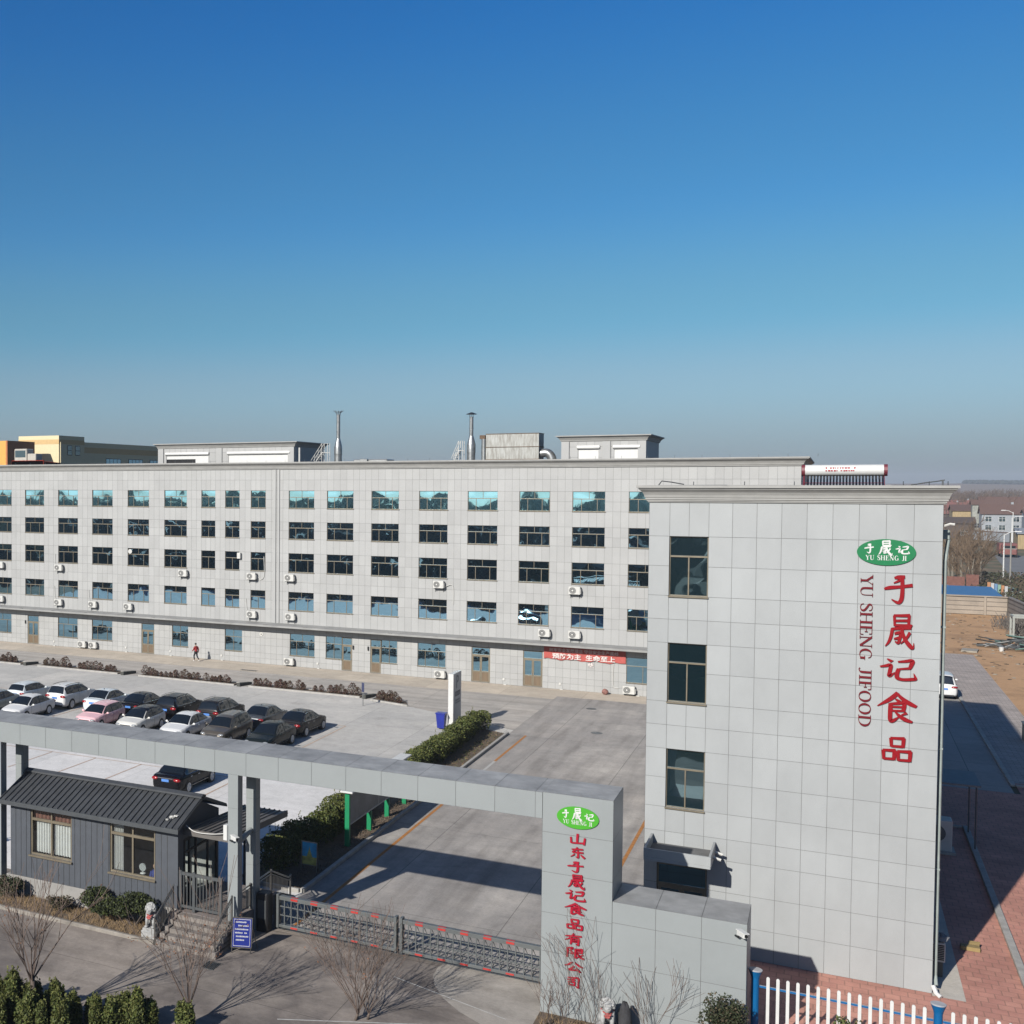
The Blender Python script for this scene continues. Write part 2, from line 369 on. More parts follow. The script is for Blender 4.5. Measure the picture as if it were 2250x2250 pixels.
# ------------------------------------------------------------------ lettering
def catmull(pts, k=6):
    if len(pts) < 3: return pts
    P = [pts[0]] + list(pts) + [pts[-1]]; out = []
    for i in range(1, len(P) - 2):
        for j in range(k):
            t = j / k
            out.append(tuple(0.5 * (2 * P[i][q] + (P[i + 1][q] - P[i - 1][q]) * t + (2 * P[i - 1][q] - 5 * P[i][q] + 4 * P[i + 1][q] - P[i + 2][q]) * t * t
                                    + (-P[i - 1][q] + 3 * P[i][q] - 3 * P[i + 1][q] + P[i + 2][q]) * t ** 3) for q in range(len(P[i]))))
    out.append(tuple(pts[-1])); return out
def box_s(x0, x1, y0, y1, w=.055):
    return [[(x0, y1, w), (x0 + .02, y0, w * .8)], [(x0 - .02, y1, w * .7), ((x0 + x1) / 2, y1 + .005, w * .85), (x1 + w * .6, y1 + .02, w)], [(x1, y1 + .03, w * 1.1), (x1 - .005, (y0 + y1) / 2, w), (x1 - .02, y0 - .01, w * .9)], [(x0 + .01, y0 + .02, w * .7), (x1 - .02, y0 + .03, w * .8)]]
BR = {
 'yu': [[(.36, .90, .03), (.5, .93, .06), (.72, .95, .05)], [(.02, .50, .03), (.2, .55, .055), (.6, .60, .045), (.98, .66, .055)], [(.62, .92, .06), (.64, .6, .06), (.63, .25, .065), (.58, .08, .06), (.48, .03, .045), (.28, .14, .015)], [(.34, .72, .015), (.5, .80, .035), (.62, .90, .04)]],
 'sheng': box_s(.30, .82, .66, .98, .045) + [[(.33, .82, .03), (.78, .84, .035)], [(.20, .56, .03), (.55, .60, .045), (.9, .63, .05)], [(.24, .57, .05), (.2, .35, .05), (.12, .16, .04), (.0, .02, .01)], [(.32, .42, .03), (.52, .45, .045), (.5, .26, .05), (.45, .14, .04), (.34, .18, .015)], [(.56, .68, .05), (.6, .45, .055), (.72, .22, .06), (.9, .04, .06), (.99, .02, .03), (1.0, .16, .008)], [(.86, .48, .045), (.74, .3, .035), (.54, .12, .01)], [(.78, .74, .02), (.92, .66, .05)], [(.3, .26, .02), (.5, .3, .04)]],
 'ji': [[(.2, .95, .02), (.34, .83, .055)], [(.0, .58, .03), (.16, .63, .05), (.3, .68, .05), (.28, .4, .05), (.27, .18, .05), (.42, .36, .012)], [(.5, .84, .03), (.7, .88, .05), (.9, .92, .06), (.86, .66, .05), (.82, .54, .035)], [(.54, .52, .03), (.84, .58, .045)], [(.53, .54, .05), (.48, .3, .055), (.5, .12, .06), (.66, .06, .055), (.92, .1, .06), (1.0, .14, .045), (.95, .36, .01)]],
 'shi': [[(.52, 1.0, .05), (.36, .8, .055), (.18, .64, .04), (.0, .5, .01)], [(.5, .97, .03), (.64, .8, .05), (.82, .66, .06), (1.0, .56, .04)], [(.46, .78, .02), (.56, .70, .045)], [(.33, .6, .03), (.5, .63, .04), (.68, .65, .05), (.66, .36, .045)], [(.34, .5, .025), (.66, .52, .03)], [(.34, .37, .025), (.66, .39, .03)], [(.34, .62, .05), (.33, .3, .05), (.34, .04, .05), (.42, .04, .045), (.56, .18, .012)], [(.76, .33, .04), (.62, .24, .015)], [(.46, .34, .02), (.58, .2, .045), (.74, .09, .055), (.9, .03, .03)]],
 'pin': box_s(.30, .74, .60, .97, .06) + box_s(.04, .43, .03, .42, .06) + box_s(.55, .98, .02, .42, .06),
 'shan': [[(.5, .98, .06), (.48, .6, .06), (.47, .2, .05)], [(.1, .62, .05), (.12, .3, .05), (.14, .12, .05), (.5, .14, .05), (.86, .2, .055)], [(.92, .66, .05), (.9, .4, .055), (.87, .04, .055)]],
 'dong': [[(.14, .78, .03), (.5, .83, .05), (.86, .87, .05)], [(.5, 1.0, .05), (.36, .74, .045), (.2, .54, .035), (.5, .55, .05), (.88, .58, .05)], [(.54, .7, .05), (.55, .4, .055), (.54, .1, .055), (.4, .16, .012)], [(.32, .38, .045), (.22, .24, .03), (.08, .12, .01)], [(.7, .38, .02), (.82, .26, .05), (.96, .1, .06)]],
 'you': [[(.04, .7, .03), (.4, .76, .05), (.98, .84, .05)], [(.52, 1.0, .05), (.4, .74, .045), (.22, .5, .035), (.0, .36, .01)], [(.38, .56, .05), (.37, .3, .05), (.34, .04, .045)], [(.38, .56, .035), (.6, .6, .04), (.8, .62, .055), (.79, .3, .05), (.77, .05, .055), (.64, .12, .012)], [(.4, .42, .03), (.78, .44, .03)], [(.4, .27, .03), (.78, .29, .03)]],
 'xian': [[(.1, .9, .03), (.25, .93, .045), (.38, .95, .05), (.26, .7, .035), (.38, .5, .045), (.34, .38, .04), (.2, .42, .012)], [(.11, .93, .05), (.1, .5, .05), (.08, .02, .045)], [(.52, .88, .03), (.7, .9, .04), (.88, .93, .05), (.86, .56, .045)], [(.53, .74, .025), (.86, .76, .03)], [(.53, .57, .025), (.86, .59, .03)], [(.53, .9, .05), (.52, .5, .05), (.52, .06, .055), (.7, .22, .012)], [(.94, .44, .04), (.78, .32, .012)], [(.62, .5, .025), (.72, .28, .05), (.86, .12, .06), (1.0, .05, .03)]],
 'gong': [[(.4, .95, .05), (.3, .76, .05), (.16, .6, .035), (.0, .5, .01)], [(.58, .95, .025), (.7, .78, .05), (.84, .64, .06), (1.0, .56, .035)], [(.52, .56, .05), (.4, .34, .045), (.26, .14, .05), (.5, .16, .045), (.8, .22, .05)], [(.64, .4, .02), (.76, .22, .055), (.86, .04, .06)]],
 'si': [[(.1, .88, .03), (.5, .91, .045), (.88, .95, .06), (.87, .5, .055), (.86, .06, .06), (.68, .16, .012)], [(.08, .68, .03), (.34, .7, .045), (.66, .73, .045)]] + box_s(.18, .6, .2, .5, .05),
}
T_, H_ = 0.068, 0.02
LAT = {  # serif capitals: (advance, strokes); strokes are (x, y, half width)
 'Y': (.86, [[(.14, .97, T_), (.45, .48, T_)], [(.74, .97, H_), (.46, .5, H_)], [(.44, .52, T_), (.44, .02, T_)], [(.0, .98, H_), (.3, .98, H_)], [(.6, .98, H_), (.88, .98, H_)], [(.28, .02, H_), (.6, .02, H_)]]),
 'U': (.84, [[(.16, .98, T_), (.16, .36, T_), (.2, .14, .06), (.34, .03, .035), (.48, .03, .025), (.62, .12, .025), (.68, .36, H_), (.68, .98, H_)], [(.0, .98, H_), (.32, .98, H_)], [(.55, .98, H_), (.82, .98, H_)]]),
 'S': (.62, [[(.52, .72, H_), (.48, .9, .025), (.3, .98, .025), (.12, .9, .05), (.1, .72, .06), (.26, .58, .07), (.44, .42, .07), (.52, .26, .06), (.46, .08, .045), (.26, .02, .025), (.1, .1, .025), (.06, .3, H_)]]),
 'H': (.92, [[(.16, .98, T_), (.16, .02, T_)], [(.72, .98, T_), (.72, .02, T_)], [(.16, .5, H_), (.72, .5, H_)], [(.0, .98, H_), (.32, .98, H_)], [(.0, .02, H_), (.32, .02, H_)], [(.56, .98, H_), (.88, .98, H_)], [(.56, .02, H_), (.88, .02, H_)]]),
 'E': (.72, [[(.16, .98, T_), (.16, .02, T_)], [(.0, .98, H_), (.6, .98, H_)], [(.0, .02, H_), (.64, .02, H_)], [(.16, .52, H_), (.46, .52, H_)], [(.6, .98, H_), (.62, .76, H_)], [(.64, .02, H_), (.66, .28, H_)], [(.46, .4, H_), (.46, .64, H_)]]),
 'N': (.9, [[(.14, .98, H_), (.14, .02, H_)], [(.12, .97, T_), (.72, .03, T_)], [(.74, .98, H_), (.74, .02, H_)], [(.0, .98, H_), (.2, .98, H_)], [(.02, .02, H_), (.26, .02, H_)], [(.62, .98, H_), (.86, .98, H_)]]),
 'G': (.86, [[(.68, .72, H_), (.6, .9, .025), (.42, .98, .025), (.2, .86, .05), (.1, .5, T_), (.2, .14, .05), (.42, .02, .025), (.6, .06, .025), (.68, .14, H_)], [(.68, .42, T_), (.68, .06, T_)], [(.54, .43, H_), (.82, .43, H_)]]),
 'J': (.5, [[(.32, .98, T_), (.32, .3, T_), (.28, .08, .05), (.14, -.02, .03), (.04, .06, .04)], [(.16, .98, H_), (.48, .98, H_)]]),
 'I': (.4, [[(.18, .98, T_), (.18, .02, T_)], [(.02, .98, H_), (.34, .98, H_)], [(.02, .02, H_), (.34, .02, H_)]]),
 'F': (.68, [[(.16, .98, T_), (.16, .02, T_)], [(.0, .98, H_), (.6, .98, H_)], [(.0, .02, H_), (.34, .02, H_)], [(.16, .52, H_), (.46, .52, H_)], [(.6, .98, H_), (.62, .74, H_)], [(.46, .4, H_), (.46, .64, H_)]]),
 'O': (.86, [[(.42, .98, .025), (.2, .86, .05), (.1, .5, T_), (.2, .14, .05), (.42, .02, .025), (.64, .14, .05), (.74, .5, T_), (.64, .86, .05), (.42, .98, .025)]]),
 'D': (.86, [[(.16, .98, T_), (.16, .02, T_)], [(.0, .98, H_), (.36, .98, H_), (.62, .82, .05), (.72, .5, T_), (.62, .18, .05), (.36, .02, H_), (.0, .02, H_)]]),
}
def glyph(mb, strokes, place, th=0.03, smooth=True, bold=1.0):
    """each brush stroke is a ribbon of varying width with its own small offset so that crossings never share a plane"""
    for si, st in enumerate(strokes):
        p = catmull(st) if smooth else st
        d0 = th + si * 0.0018; L = []; Rr = []
        for i, q in enumerate(p):
            a = p[max(0, i - 1)]; b = p[min(len(p) - 1, i + 1)]
            tx, ty = b[0] - a[0], b[1] - a[1]; n = math.hypot(tx, ty) or 1; tx /= n; ty /= n
            wv = q[2] * bold; L.append((q[0] - ty * wv, q[1] + tx * wv)); Rr.append((q[0] + ty * wv, q[1] - tx * wv))
        n = len(p)
        vs = [place(x, y, d0) for x, y in L] + [place(x, y, d0) for x, y in Rr] + [place(x, y, 0) for x, y in L] + [place(x, y, 0) for x, y in Rr]
        fs = []
        for i in range(n - 1):
            fs += [(i, n + i, n + i + 1, i + 1), (i, i + 1, 2 * n + i + 1, 2 * n + i), (n + i + 1, n + i, 3 * n + i, 3 * n + i + 1)]
        fs += [(0, 2 * n, 3 * n, n), (n - 1, 2 * n - 1, 4 * n - 1, 3 * n - 1)]
        mb.add(vs, fs)
def font_mesh(name, text, size, m, loc, rot, parent=None, offset=0.0, ex=0.004, align='CENTER', sx=1.0):
    """typeset text turned into a mesh"""
    c = bpy.data.curves.new(name, 'FONT'); c.body = text; c.size = size; c.extrude = ex; c.offset = offset; c.align_x = align; c.resolution_u = 2
    o = bpy.data.objects.new(name, c); me = bpy.data.meshes.new_from_object(o)
    bpy.data.objects.remove(o); bpy.data.curves.remove(c)
    me.name = name; me.materials.clear(); me.materials.append(m)
    o = bpy.data.objects.new(name, me); COL.objects.link(o)
    off = Vector((0, 0, 0)); p = parent
    while p is not None: off += p.location; p = p.parent
    o.location = Vector(loc) - off; o.rotation_euler = rot; o.scale = (sx, 1, 1)
    if parent is not None: o.parent = parent; KIDS.setdefault(parent.name, []).append(o)
    return o

# ------------------------------------------------------------------ the ground
def sheet(name, poly, z, m, div=None):
    mb = MB(); mb.add([(x, y, z) for x, y in poly], [tuple(range(len(poly)))]); return struct(name, mb, m)
FIELD = concrete('winter_fields', [(0.10, 0.075, 0.05), (0.055, 0.062, 0.03), (0.15, 0.105, 0.065), (0.085, 0.075, 0.045)], stain_amt=0.5, stain=(0.05, 0.045, 0.03), seed=3)
DIRT = concrete('bare_earth', [(.285,.172,.088),(.35,.215,.115),(.22,.135,.072)], stain=(0.11, 0.095, 0.05), stain_amt=0.75, seed=5)
STREET = concrete('worn_street_concrete', [(.155,.132,.114),(.235,.205,.178),(.118,.102,.092),(.20,.175,.152)], streak=(0.12, 0.9, 1), slab=(14.0, 6.0), seed=1, stain_amt=0.6, joint=0.55)
DRIVE = concrete('drive_concrete', [(.30,.275,.25),(.235,.22,.205),(.355,.33,.30)], streak=(1.1, 0.10, 1), slab=(5.3, 12.0), seed=2, stain_amt=0.5, joint=0.5)
APRON = concrete('apron_concrete', [(0.44, 0.374, 0.297), (0.374, 0.325, 0.264), (0.484, 0.418, 0.336)], slab=(6.0, 5.0), seed=4, stain_amt=0.25, joint=0.62)
LANE = concrete('lane_concrete', [(.345,.315,.28),(.295,.275,.25),(.385,.35,.31)], streak=(0.05, 0.8, 1), slab=(6.0, 8.0), seed=8, stain_amt=0.3, joint=0.62)
YARD = concrete('parking_concrete', [(0.407, 0.389, 0.36), (0.354, 0.342, 0.319), (0.454, 0.431, 0.395)], slab=(5.0, 5.0), seed=6, stain_amt=0.55, stain=(0.18, 0.16, 0.14), joint=0.62)
YARD2 = concrete('front_lot_concrete', [(0.545, 0.532, 0.512), (0.492, 0.479, 0.459), (0.585, 0.565, 0.545)], slab=(6.4, 5.0), seed=7, stain_amt=0.16, stain=(0.3, 0.27, 0.24), joint=0.7)
PAVE = brick('red_pavers', (0.37, 0.185, 0.14), (0.325, 0.155, 0.12), (0.235, 0.125, 0.095), 0.44, 0.44, 0.02, var=.28)
PAVE_G = brick('grey_pavers', (0.24, 0.21, 0.19), (0.30, 0.26, 0.235), (0.15, 0.135, 0.12), 0.6, 0.3, 0.02)
SIDE = concrete('side_lane_concrete', [(0.275, 0.264, 0.242), (0.231, 0.22, 0.204)], slab=(5.0, 6.0), seed=9, stain_amt=0.3)
PALE = concrete('pale_concrete_patch', [(.33,.305,.265),(.385,.355,.31)], seed=11, stain_amt=0.2, stain=(0.2, 0.18, 0.15))
S = 6000
sheet('ground', [(-S, -S), (S, -S), (S, S), (-S, S)], -0.06, FIELD)
SOUTHF = concrete('dark_mirrored_field', [(.020,.026,.014),(.030,.034,.018),(.014,.018,.010)], seed=14, stain_amt=.2, spec=0.0, rough=1.0)
sheet('south_field', [(-900, -900), (500, -900), (500, 14), (-900, 14)], -0.04, SOUTHF)  # unseen ground, coloured dark for the factory windows to mirror
sheet('street', [(-140, 14), (90, 14), (90, 40.9), (-140, 40.9)], -0.008, STREET)
sheet('front_lot', [(-100, 40.9), (-18.2, 40.9), (-18.2, 62.2), (-100, 62.2)], -0.006, YARD2)
sheet('parking_lot', [(-100, 62.2), (-18.2, 62.2), (-18.2, 82), (-26.5, 86.6), (-30.2, 88.3), (-100, 88.3)], -0.006, YARD)
sheet('drive', [(-18.2, 40.9), (-5.4, 40.9), (-5.4, 100.46), (-18.2, 100.46)], -0.004, DRIVE)
sheet('lane', [(-100, 88.3), (-30.2, 88.3), (-26.5, 86.6), (-18.2, 82), (-18.2, 95.6), (-100, 95.6)], -0.007, LANE)
sheet('apron', [(-100, 95.6), (-18.2, 95.6), (-18.2, 100.46), (-100, 100.46)], -0.005, APRON)
sheet('apron_strip', [(-18.2, 97.0), (-5.4, 97.0), (-5.4, 100.46), (-18.2, 100.46)], 0.0, APRON)
sheet('dirt_lot', [(3, 84), (70, 60), (70, 190), (3, 190)], -0.03, DIRT)
sheet('paved_walk', [(-5.4, 40.9), (30, 40.9), (30, 82), (9.0, 82), (9.0, 79.2), (-5.4, 79.2)], -0.004, PAVE)
sheet('grey_walk', [(9.0, 82), (12.1, 82), (12.1, 142), (9.0, 142)], -0.004, PAVE_G)
sheet('grey_walk_end', [(3.1, 113.5), (9.0, 113.5), (9.0, 142), (3.1, 142)], -0.004, PAVE_G)
sheet('side_lane', [(3.1, 79.2), (8.72, 79.2), (8.72, 113.5), (3.1, 113.5)], 0.0, SIDE)
sheet('concrete_strip', [(3.1, 46.3), (4.0, 46.3), (4.0, 79.2), (3.1, 79.2)], 0.004, PALE)
sheet('gate_patch', [(-7.6, 36.0), (-7.6, 40.9), (-11.2, 40.9), (-11.35, 40.2), (-11.3, 39.4), (-11.0, 38.6), (-10.5, 37.8), (-9.8, 37.1), (-8.9, 36.5)][::-1][::-1], -0.003, concrete('gate_apron', [(.27,.248,.22),(.235,.215,.19),(.32,.295,.262)], streak=(.4,.9,1), seed=13, stain_amt=.4, stain=(.12,.105,.09)))
sheet('far_road', [(24, 205), (31, 205), (43, 345), (33, 345)], -0.02, concrete('far_asphalt', [(0.11, 0.11, 0.11), (0.14, 0.14, 0.14)], seed=12))
# painted lines
mb = MB(); z = 0.004
def line(x0, y0, x1, y1, wd=0.12, zz=0.002):
    d = Vector((x1 - x0, y1 - y0)).normalized(); n = Vector((-d.y, d.x)) * wd / 2
    mb.add([(x0 + n.x, y0 + n.y, zz), (x0 - n.x, y0 - n.y, zz), (x1 - n.x, y1 - n.y, zz), (x1 + n.x, y1 + n.y, zz)], [(0, 3, 2, 1)])
line(-17.08, 41.2, -17.08, 69.4, 0.15); line(-17.08, 72.2, -17.08, 80.7, 0.15); line(-7.6, 41.2, -7.6, 80, 0.15)
struct('lane_marking', mb, ORANGE)
mb = MB(); line(-17.08, 69.4, -17.08, 72.2, 0.15); line(-9.3, 36.2, -14.5, 33.6, 0.06); line(-12.4, 38.6, -8.4, 37.3, 0.05)
struct('white_marking', mb, WPAINT)
mb = MB(); mb.mi = 0
for i in range(5): line(-28.5 - 3.2 * i, 55.7, -28.5 - 3.2 * i, 60.4, 0.09)
line(-28.5, 60.4, -60, 60.4, 0.09)
for i in range(9): line(-28.4 - 3.2 * i, 66.6, -28.4 - 3.2 * i, 77.4, 0.09)
line(-28.4, 77.4, -60, 77.4, 0.09)
struct('bay_marking', mb, mat('faded_orange_paint', (0.74, 0.52, 0.38), 0.85, var=0.2, scale=4))
# kerbs
mb = MB()
mb.bbox(-18.32, -18.14, 44.7, 62.4, 0, 0.16, 0.02); mb.bbox(-18.32, -18.14, 62.6, 80.5, 0, 0.16, 0.02); mb.bbox(-21.2, -18.34, 44.6, 44.75, 0, 0.15, 0.02)
struct('hedge_kerb', mb, KERB)
mb = MB()
mb.bbox(5.72, 5.96, 44.0, 70.0, 0, 0.12, 0.02); mb.bbox(8.73, 8.96, 81.0, 113.2, 0, 0.12, 0.02); mb.bbox(8.98, 30, 80.9, 81.12, 0, 0.12, 0.02); mb.bbox(3.1, 5.70, 69.8, 70.0, 0, 0.10, 0.02)
struct('walk_kerb', mb, KERB)
mb = MB(); mb.bbox(-60, -20.75, 36.79, 36.93, -0.01, 0.13, 0.02); struct('bed_kerb', mb, mat('weathered_kerb', (.36, .325, .28), .9, var=.3, scale=1.4))
# planting beds
sheet('hedge_bed', [(-21.2, 44.75), (-18.33, 44.75), (-18.33, 80.4), (-21.2, 81.8)], 0.05, SOIL)
sheet('guardhouse_bed', [(-60, 36.93), (-20.7, 36.93), (-20.7, 38.55), (-60, 38.55)], 0.06, SOIL)
sheet('column_bed', [(-7.6, 36.6), (2.6, 36.6), (2.6, 38.4), (-7.6, 38.4)], 0.02, SOIL)
sheet('street_bed', [(-40, 26), (-15.4, 26), (-15.4, 30.9), (-40, 30.9)], 0.02, SOIL)
SHRUB_SEG = [(-74.0, -63.9), (-62.0, -53.4), (-51.3, -42.1), (-40.8, -31.25)]
mb = MB(); sb = MB()
for a, b in SHRUB_SEG:
    mb.bbox(a, b, 88.20, 88.34, -0.01, 0.12, 0.015); mb.bbox(a, b, 89.34, 89.46, -0.01, 0.12, 0.015)
    sb.box(a, b, 88.34, 89.34, -0.01, 0.07)
mb.bbox(-30.2, -30.05, 87.6, 89.3, -0.01, 0.12, .015); mb.hexa([(-30.05, 87.55, 0), (-27.0, 86.6, 0), (-26.9, 86.75, 0), (-30.05, 87.72, 0), (-30.05, 87.55, .12), (-27.0, 86.6, .12), (-26.9, 86.75, .12), (-30.05, 87.72, .12)])
sb.hexa([(-30.05, 87.72, 0), (-27.0, 86.8, 0), (-27.6, 88.3, 0), (-30.05, 89.2, 0), (-30.05, 87.72, .07), (-27.0, 86.8, .07), (-27.6, 88.3, .07), (-30.05, 89.2, .07)])
struct('shrub_bed_kerb', mb, KERB); struct('shrub_bed_soil', sb, SOIL)

# ------------------------------------------------------------------ the factory
YF = 100.46
fac = thing('factory_building', 'long five storey grey tiled factory with rows of dark windows across the yard', 'factory', (-38, YF, 0))
WL = [(-92.98, 2.4), (-88.8, 2.4), (-84.62, 2.4), (-80.44, 2.4), (-76.28, 2.4), (-72.12, 2.4), (-67.94, 2.4), (-63.79, 2.4), (-59.62, 2.42), (-55.47, 2.45), (-51.43, 1.47), (-48.91, 1.48), (-46.26, 1.5), (-42.46, 2.46), (-38.76, 2.46), (-34.63, 2.45), (-30.38, 2.45), (-26.23, 2.45), (-22.01, 2.42), (-17.86, 2.45), (-13.65, 2.45), (-9.45, 2.45), (-5.3, 2.45)]
ROWS = [(14.52, 16.12), (11.69, 13.25), (8.66, 10.38), (5.14, 6.83)]
xs = [-97.0]
edges = []
for x, wd in WL: edges += [(x, wd), ]
cur = -97.0
for x, wd in edges:
    n = max(1, round((x - cur) / 0.6)); xs += [cur + (x - cur) * i / n for i in range(1, n + 1)]
    n = 4 if wd > 2 else 3; xs += [x + wd * i / n for i in range(1, n + 1)]; cur = x + wd
n = round((-1.94 - cur) / 0.6); xs += [cur + (-1.94 - cur) * i / n for i in range(1, n + 1)]
op = [(x, x + wd, z0, z1) for x, wd in WL for z0, z1 in ROWS]
zs = [3.86, 5.14, 5.97, 6.83, 7.72, 8.66, 9.5, 10.38, 11.69, 12.45, 13.25, 14.52, 15.3, 16.12, 17.1, 18.12]
mb = MB(); place = lambda u, v, d: (u, YF + d, v)
tiled_wall(mb, xs, zs, op, place, tint=0.05, g=0.007)
GW = [(-96.2, 2.4, 1), (-90.0, 2.4, 1), (-85.9, 2.4, 1), (-80.2, 1.8, 1), (-76.34, 2.4, 1), (-67.99, 2.4, 1), (-63.84, 2.4, 1), (-54.6, 1.76, 2), (-48.91, 1.79, 2), (-42.3, 2.42, 1), (-38.81, 1.52, 2), (-33.67, 1.45, 2), (-30.41, 2.43, 1), (-13.66, 2.4, 3)]
GD = [(-84.0, 1.42, 2), (-71.84, 1.42, 2), (-58.04, 1.45, 2), (-37.29, .96, 1), (-34.65, .98, 1), (-25.79, 1.55, 2), (-21.57, 1.55, 2)]
op2 = [(x, x + wd, 1.0, 3.0) for x, wd, k in GW] + [(x, x + wd, 0.03, 3.0) for x, wd, k in GD]
tiled_wall(mb, xs, [0, 0.5, 1.0, 1.72, 2.42, 3.0, 3.66], op2, place, tint=0.05, g=0.007)
# sides, back
mb.mi = 0; mb.ti = 0.98
mb.quad((-1.94, YF, 0), (-1.94, 126, 0), (-1.94, 126, 18.12), (-1.94, YF, 18.12)); mb.quad((-97, YF, 0), (-97, YF, 18.12), (-97, 126, 18.12), (-97, 126, 0)); mb.quad((-97, 126, 0), (-97, 126, 18.12), (-1.94, 126, 18.12), (-1.94, 126, 0)); mb.ti = 1
mb.build('wall', [TILE_WARM, JOINT], fac)
# two pilaster strips
mb = MB(); mb.box(-44.0, -43.72, YF - .09, YF - .002, 3.9, 18.05); mb.box(-43.55, -43.36, YF - .09, YF - .002, 3.9, 18.05); mb.build('pilaster_strip', TILE_WARM, fac)
def cornice(mb, x0, x1, y0, y1, prof):
    """prof: (outwards, z) rings around a rectangle"""
    rings = [[(x0 - o, y0 - o, z), (x1 + o, y0 - o, z), (x1 + o, y1 + o, z), (x0 - o, y1 + o, z)] for o, z in prof]
    vs = [p for r in rings for p in r]; fs = []
    for i in range(len(rings) - 1):
        for k in range(4):
            j = (k + 1) % 4; fs.append((i * 4 + k, i * 4 + j, i * 4 + 4 + j, i * 4 + 4 + k))
    mb.add(vs, fs)
mb = MB(); cornice(mb, -97, -1.94, YF, 126, [(0.003, 18.08), (.10, 18.09), (.10, 18.17), (.15, 18.18), (.17, 18.27), (.24, 18.42), (.38, 18.55), (.47, 18.58), (.47, 18.63), (.53, 18.64), (.53, 18.74), (-.22, 18.75), (-.22, 18.1)])
mb.build('cornice', CORN, fac)
mb = MB(); mb.quad((-96.7, YF + .2, 18.1), (-2.2, YF + .2, 18.1), (-2.2, 125.7, 18.1), (-96.7, 125.7, 18.1)); mb.build('roof', mat('roof_felt', (.2, .2, .195), .9, var=.2), fac)
# the ledge above the ground floor
mb = MB(); mb.add([(-97, YF - 1.2, 3.62), (-2, YF - 1.2, 3.62), (-2, YF - 1.2, 3.78), (-97, YF - 1.2, 3.78), (-97, YF, 3.66), (-2, YF, 3.66), (-97, YF, 3.9), (-2, YF, 3.9)],
                  [(0, 1, 2, 3), (3, 2, 7, 6), (0, 4, 5, 1), (1, 5, 7, 2), (0, 3, 6, 4)])
mb.build('ledge', mat('ledge_panel', (.40, .40, .385), .7, var=.14, scale=.8), fac)
mb = MB(); rng = random.Random(3)
for x in [-97 + 1.28 * i for i in range(75)]: mb.box(x - .012, x + .012, YF - 1.203, YF - .02, 3.70, 3.705)
for x in [-95.4 + 3.93 * i for i in range(24)]:
    for q in (-.12, 0, .12): mb.box(x + q - .03, x + q + .03, YF - 1.23, YF - 1.05, 3.782, 3.82)
mb.build('ledge_bracket', CORN, fac)
# windows
def window_frame(wd, h, tz, kind, t=.035, d=.06):
    """aluminium frame in its own plane: x 0..wd, z 0..h, transom at tz; kind 1: 3 lower lights, 2: two, 3: two + single top"""
    m = MB()
    for a in ((0, t), (wd - t, wd)): m.box(a[0], a[1], 0, d, 0, h)
    m.box(t, wd - t, 0, d, 0, t); m.box(t, wd - t, 0, d, h - t, h); m.box(t, wd - t, -.012, d, tz - .03, tz + .03)
    low = (.27, .745) if kind == 1 else (.5,)
    for q in low: m.box(q * wd - .02, q * wd + .02, -.006, d, t, tz - .03)
    if kind != 3: m.box(.5 * wd - .016, .5 * wd + .016, .006, d, tz + .03, h - t)
    m.box(-.02, wd + .02, -.14, -.002, -.05, -.003)     # sill strip
    return m
def pane(wd, h, y=.035): 
    m = MB(); m.quad((.03, y, .03), (wd - .03, y, .03), (wd - .03, y, h - .03), (.03, y, h - .03)); return m
_wc = {}
def add_window(parent, x, z, wd, h, tz, kind, y, gm=None, fm=None, label=None):
    key = (round(wd, 2), round(h, 2), round(tz, 2), kind, gm.name if gm else '')
    if key not in _wc:
        _wc[key] = (window_frame(wd, h, tz, kind).build('window', fm or GOLD).data, pane(wd, h).build('pane', gm or GLASS_F).data)
        for o in list(COL.objects)[-2:]: bpy.data.objects.remove(o)
    f = bpy.data.objects.new('window', _wc[key][0]); COL.objects.link(f); f.parent = parent
    f.location = Vector((x, y, z)) - parent.location
    p = bpy.data.objects.new('pane', _wc[key][1]); COL.objects.link(p); p.parent = f
    KIDS.setdefault(parent.name, []).append(f); KIDS.setdefault(f.name, []).append(p)
    if label: f['label'] = label
    return f
TZ = [1.0, 1.02, 1.12, 1.10]
for x, wd in WL:
    for (z0, z1), tz in zip(ROWS, TZ): add_window(fac, x, z0, round(wd, 1) if wd > 2 else 1.48, z1 - z0, tz, 1 if wd > 2 else 3, YF + .07, GLASS_F1 if z0 > 14 else None)
for x, wd, k in GW: add_window(fac, x, 1.0, wd, 2.0, 1.33, k, YF + .07)
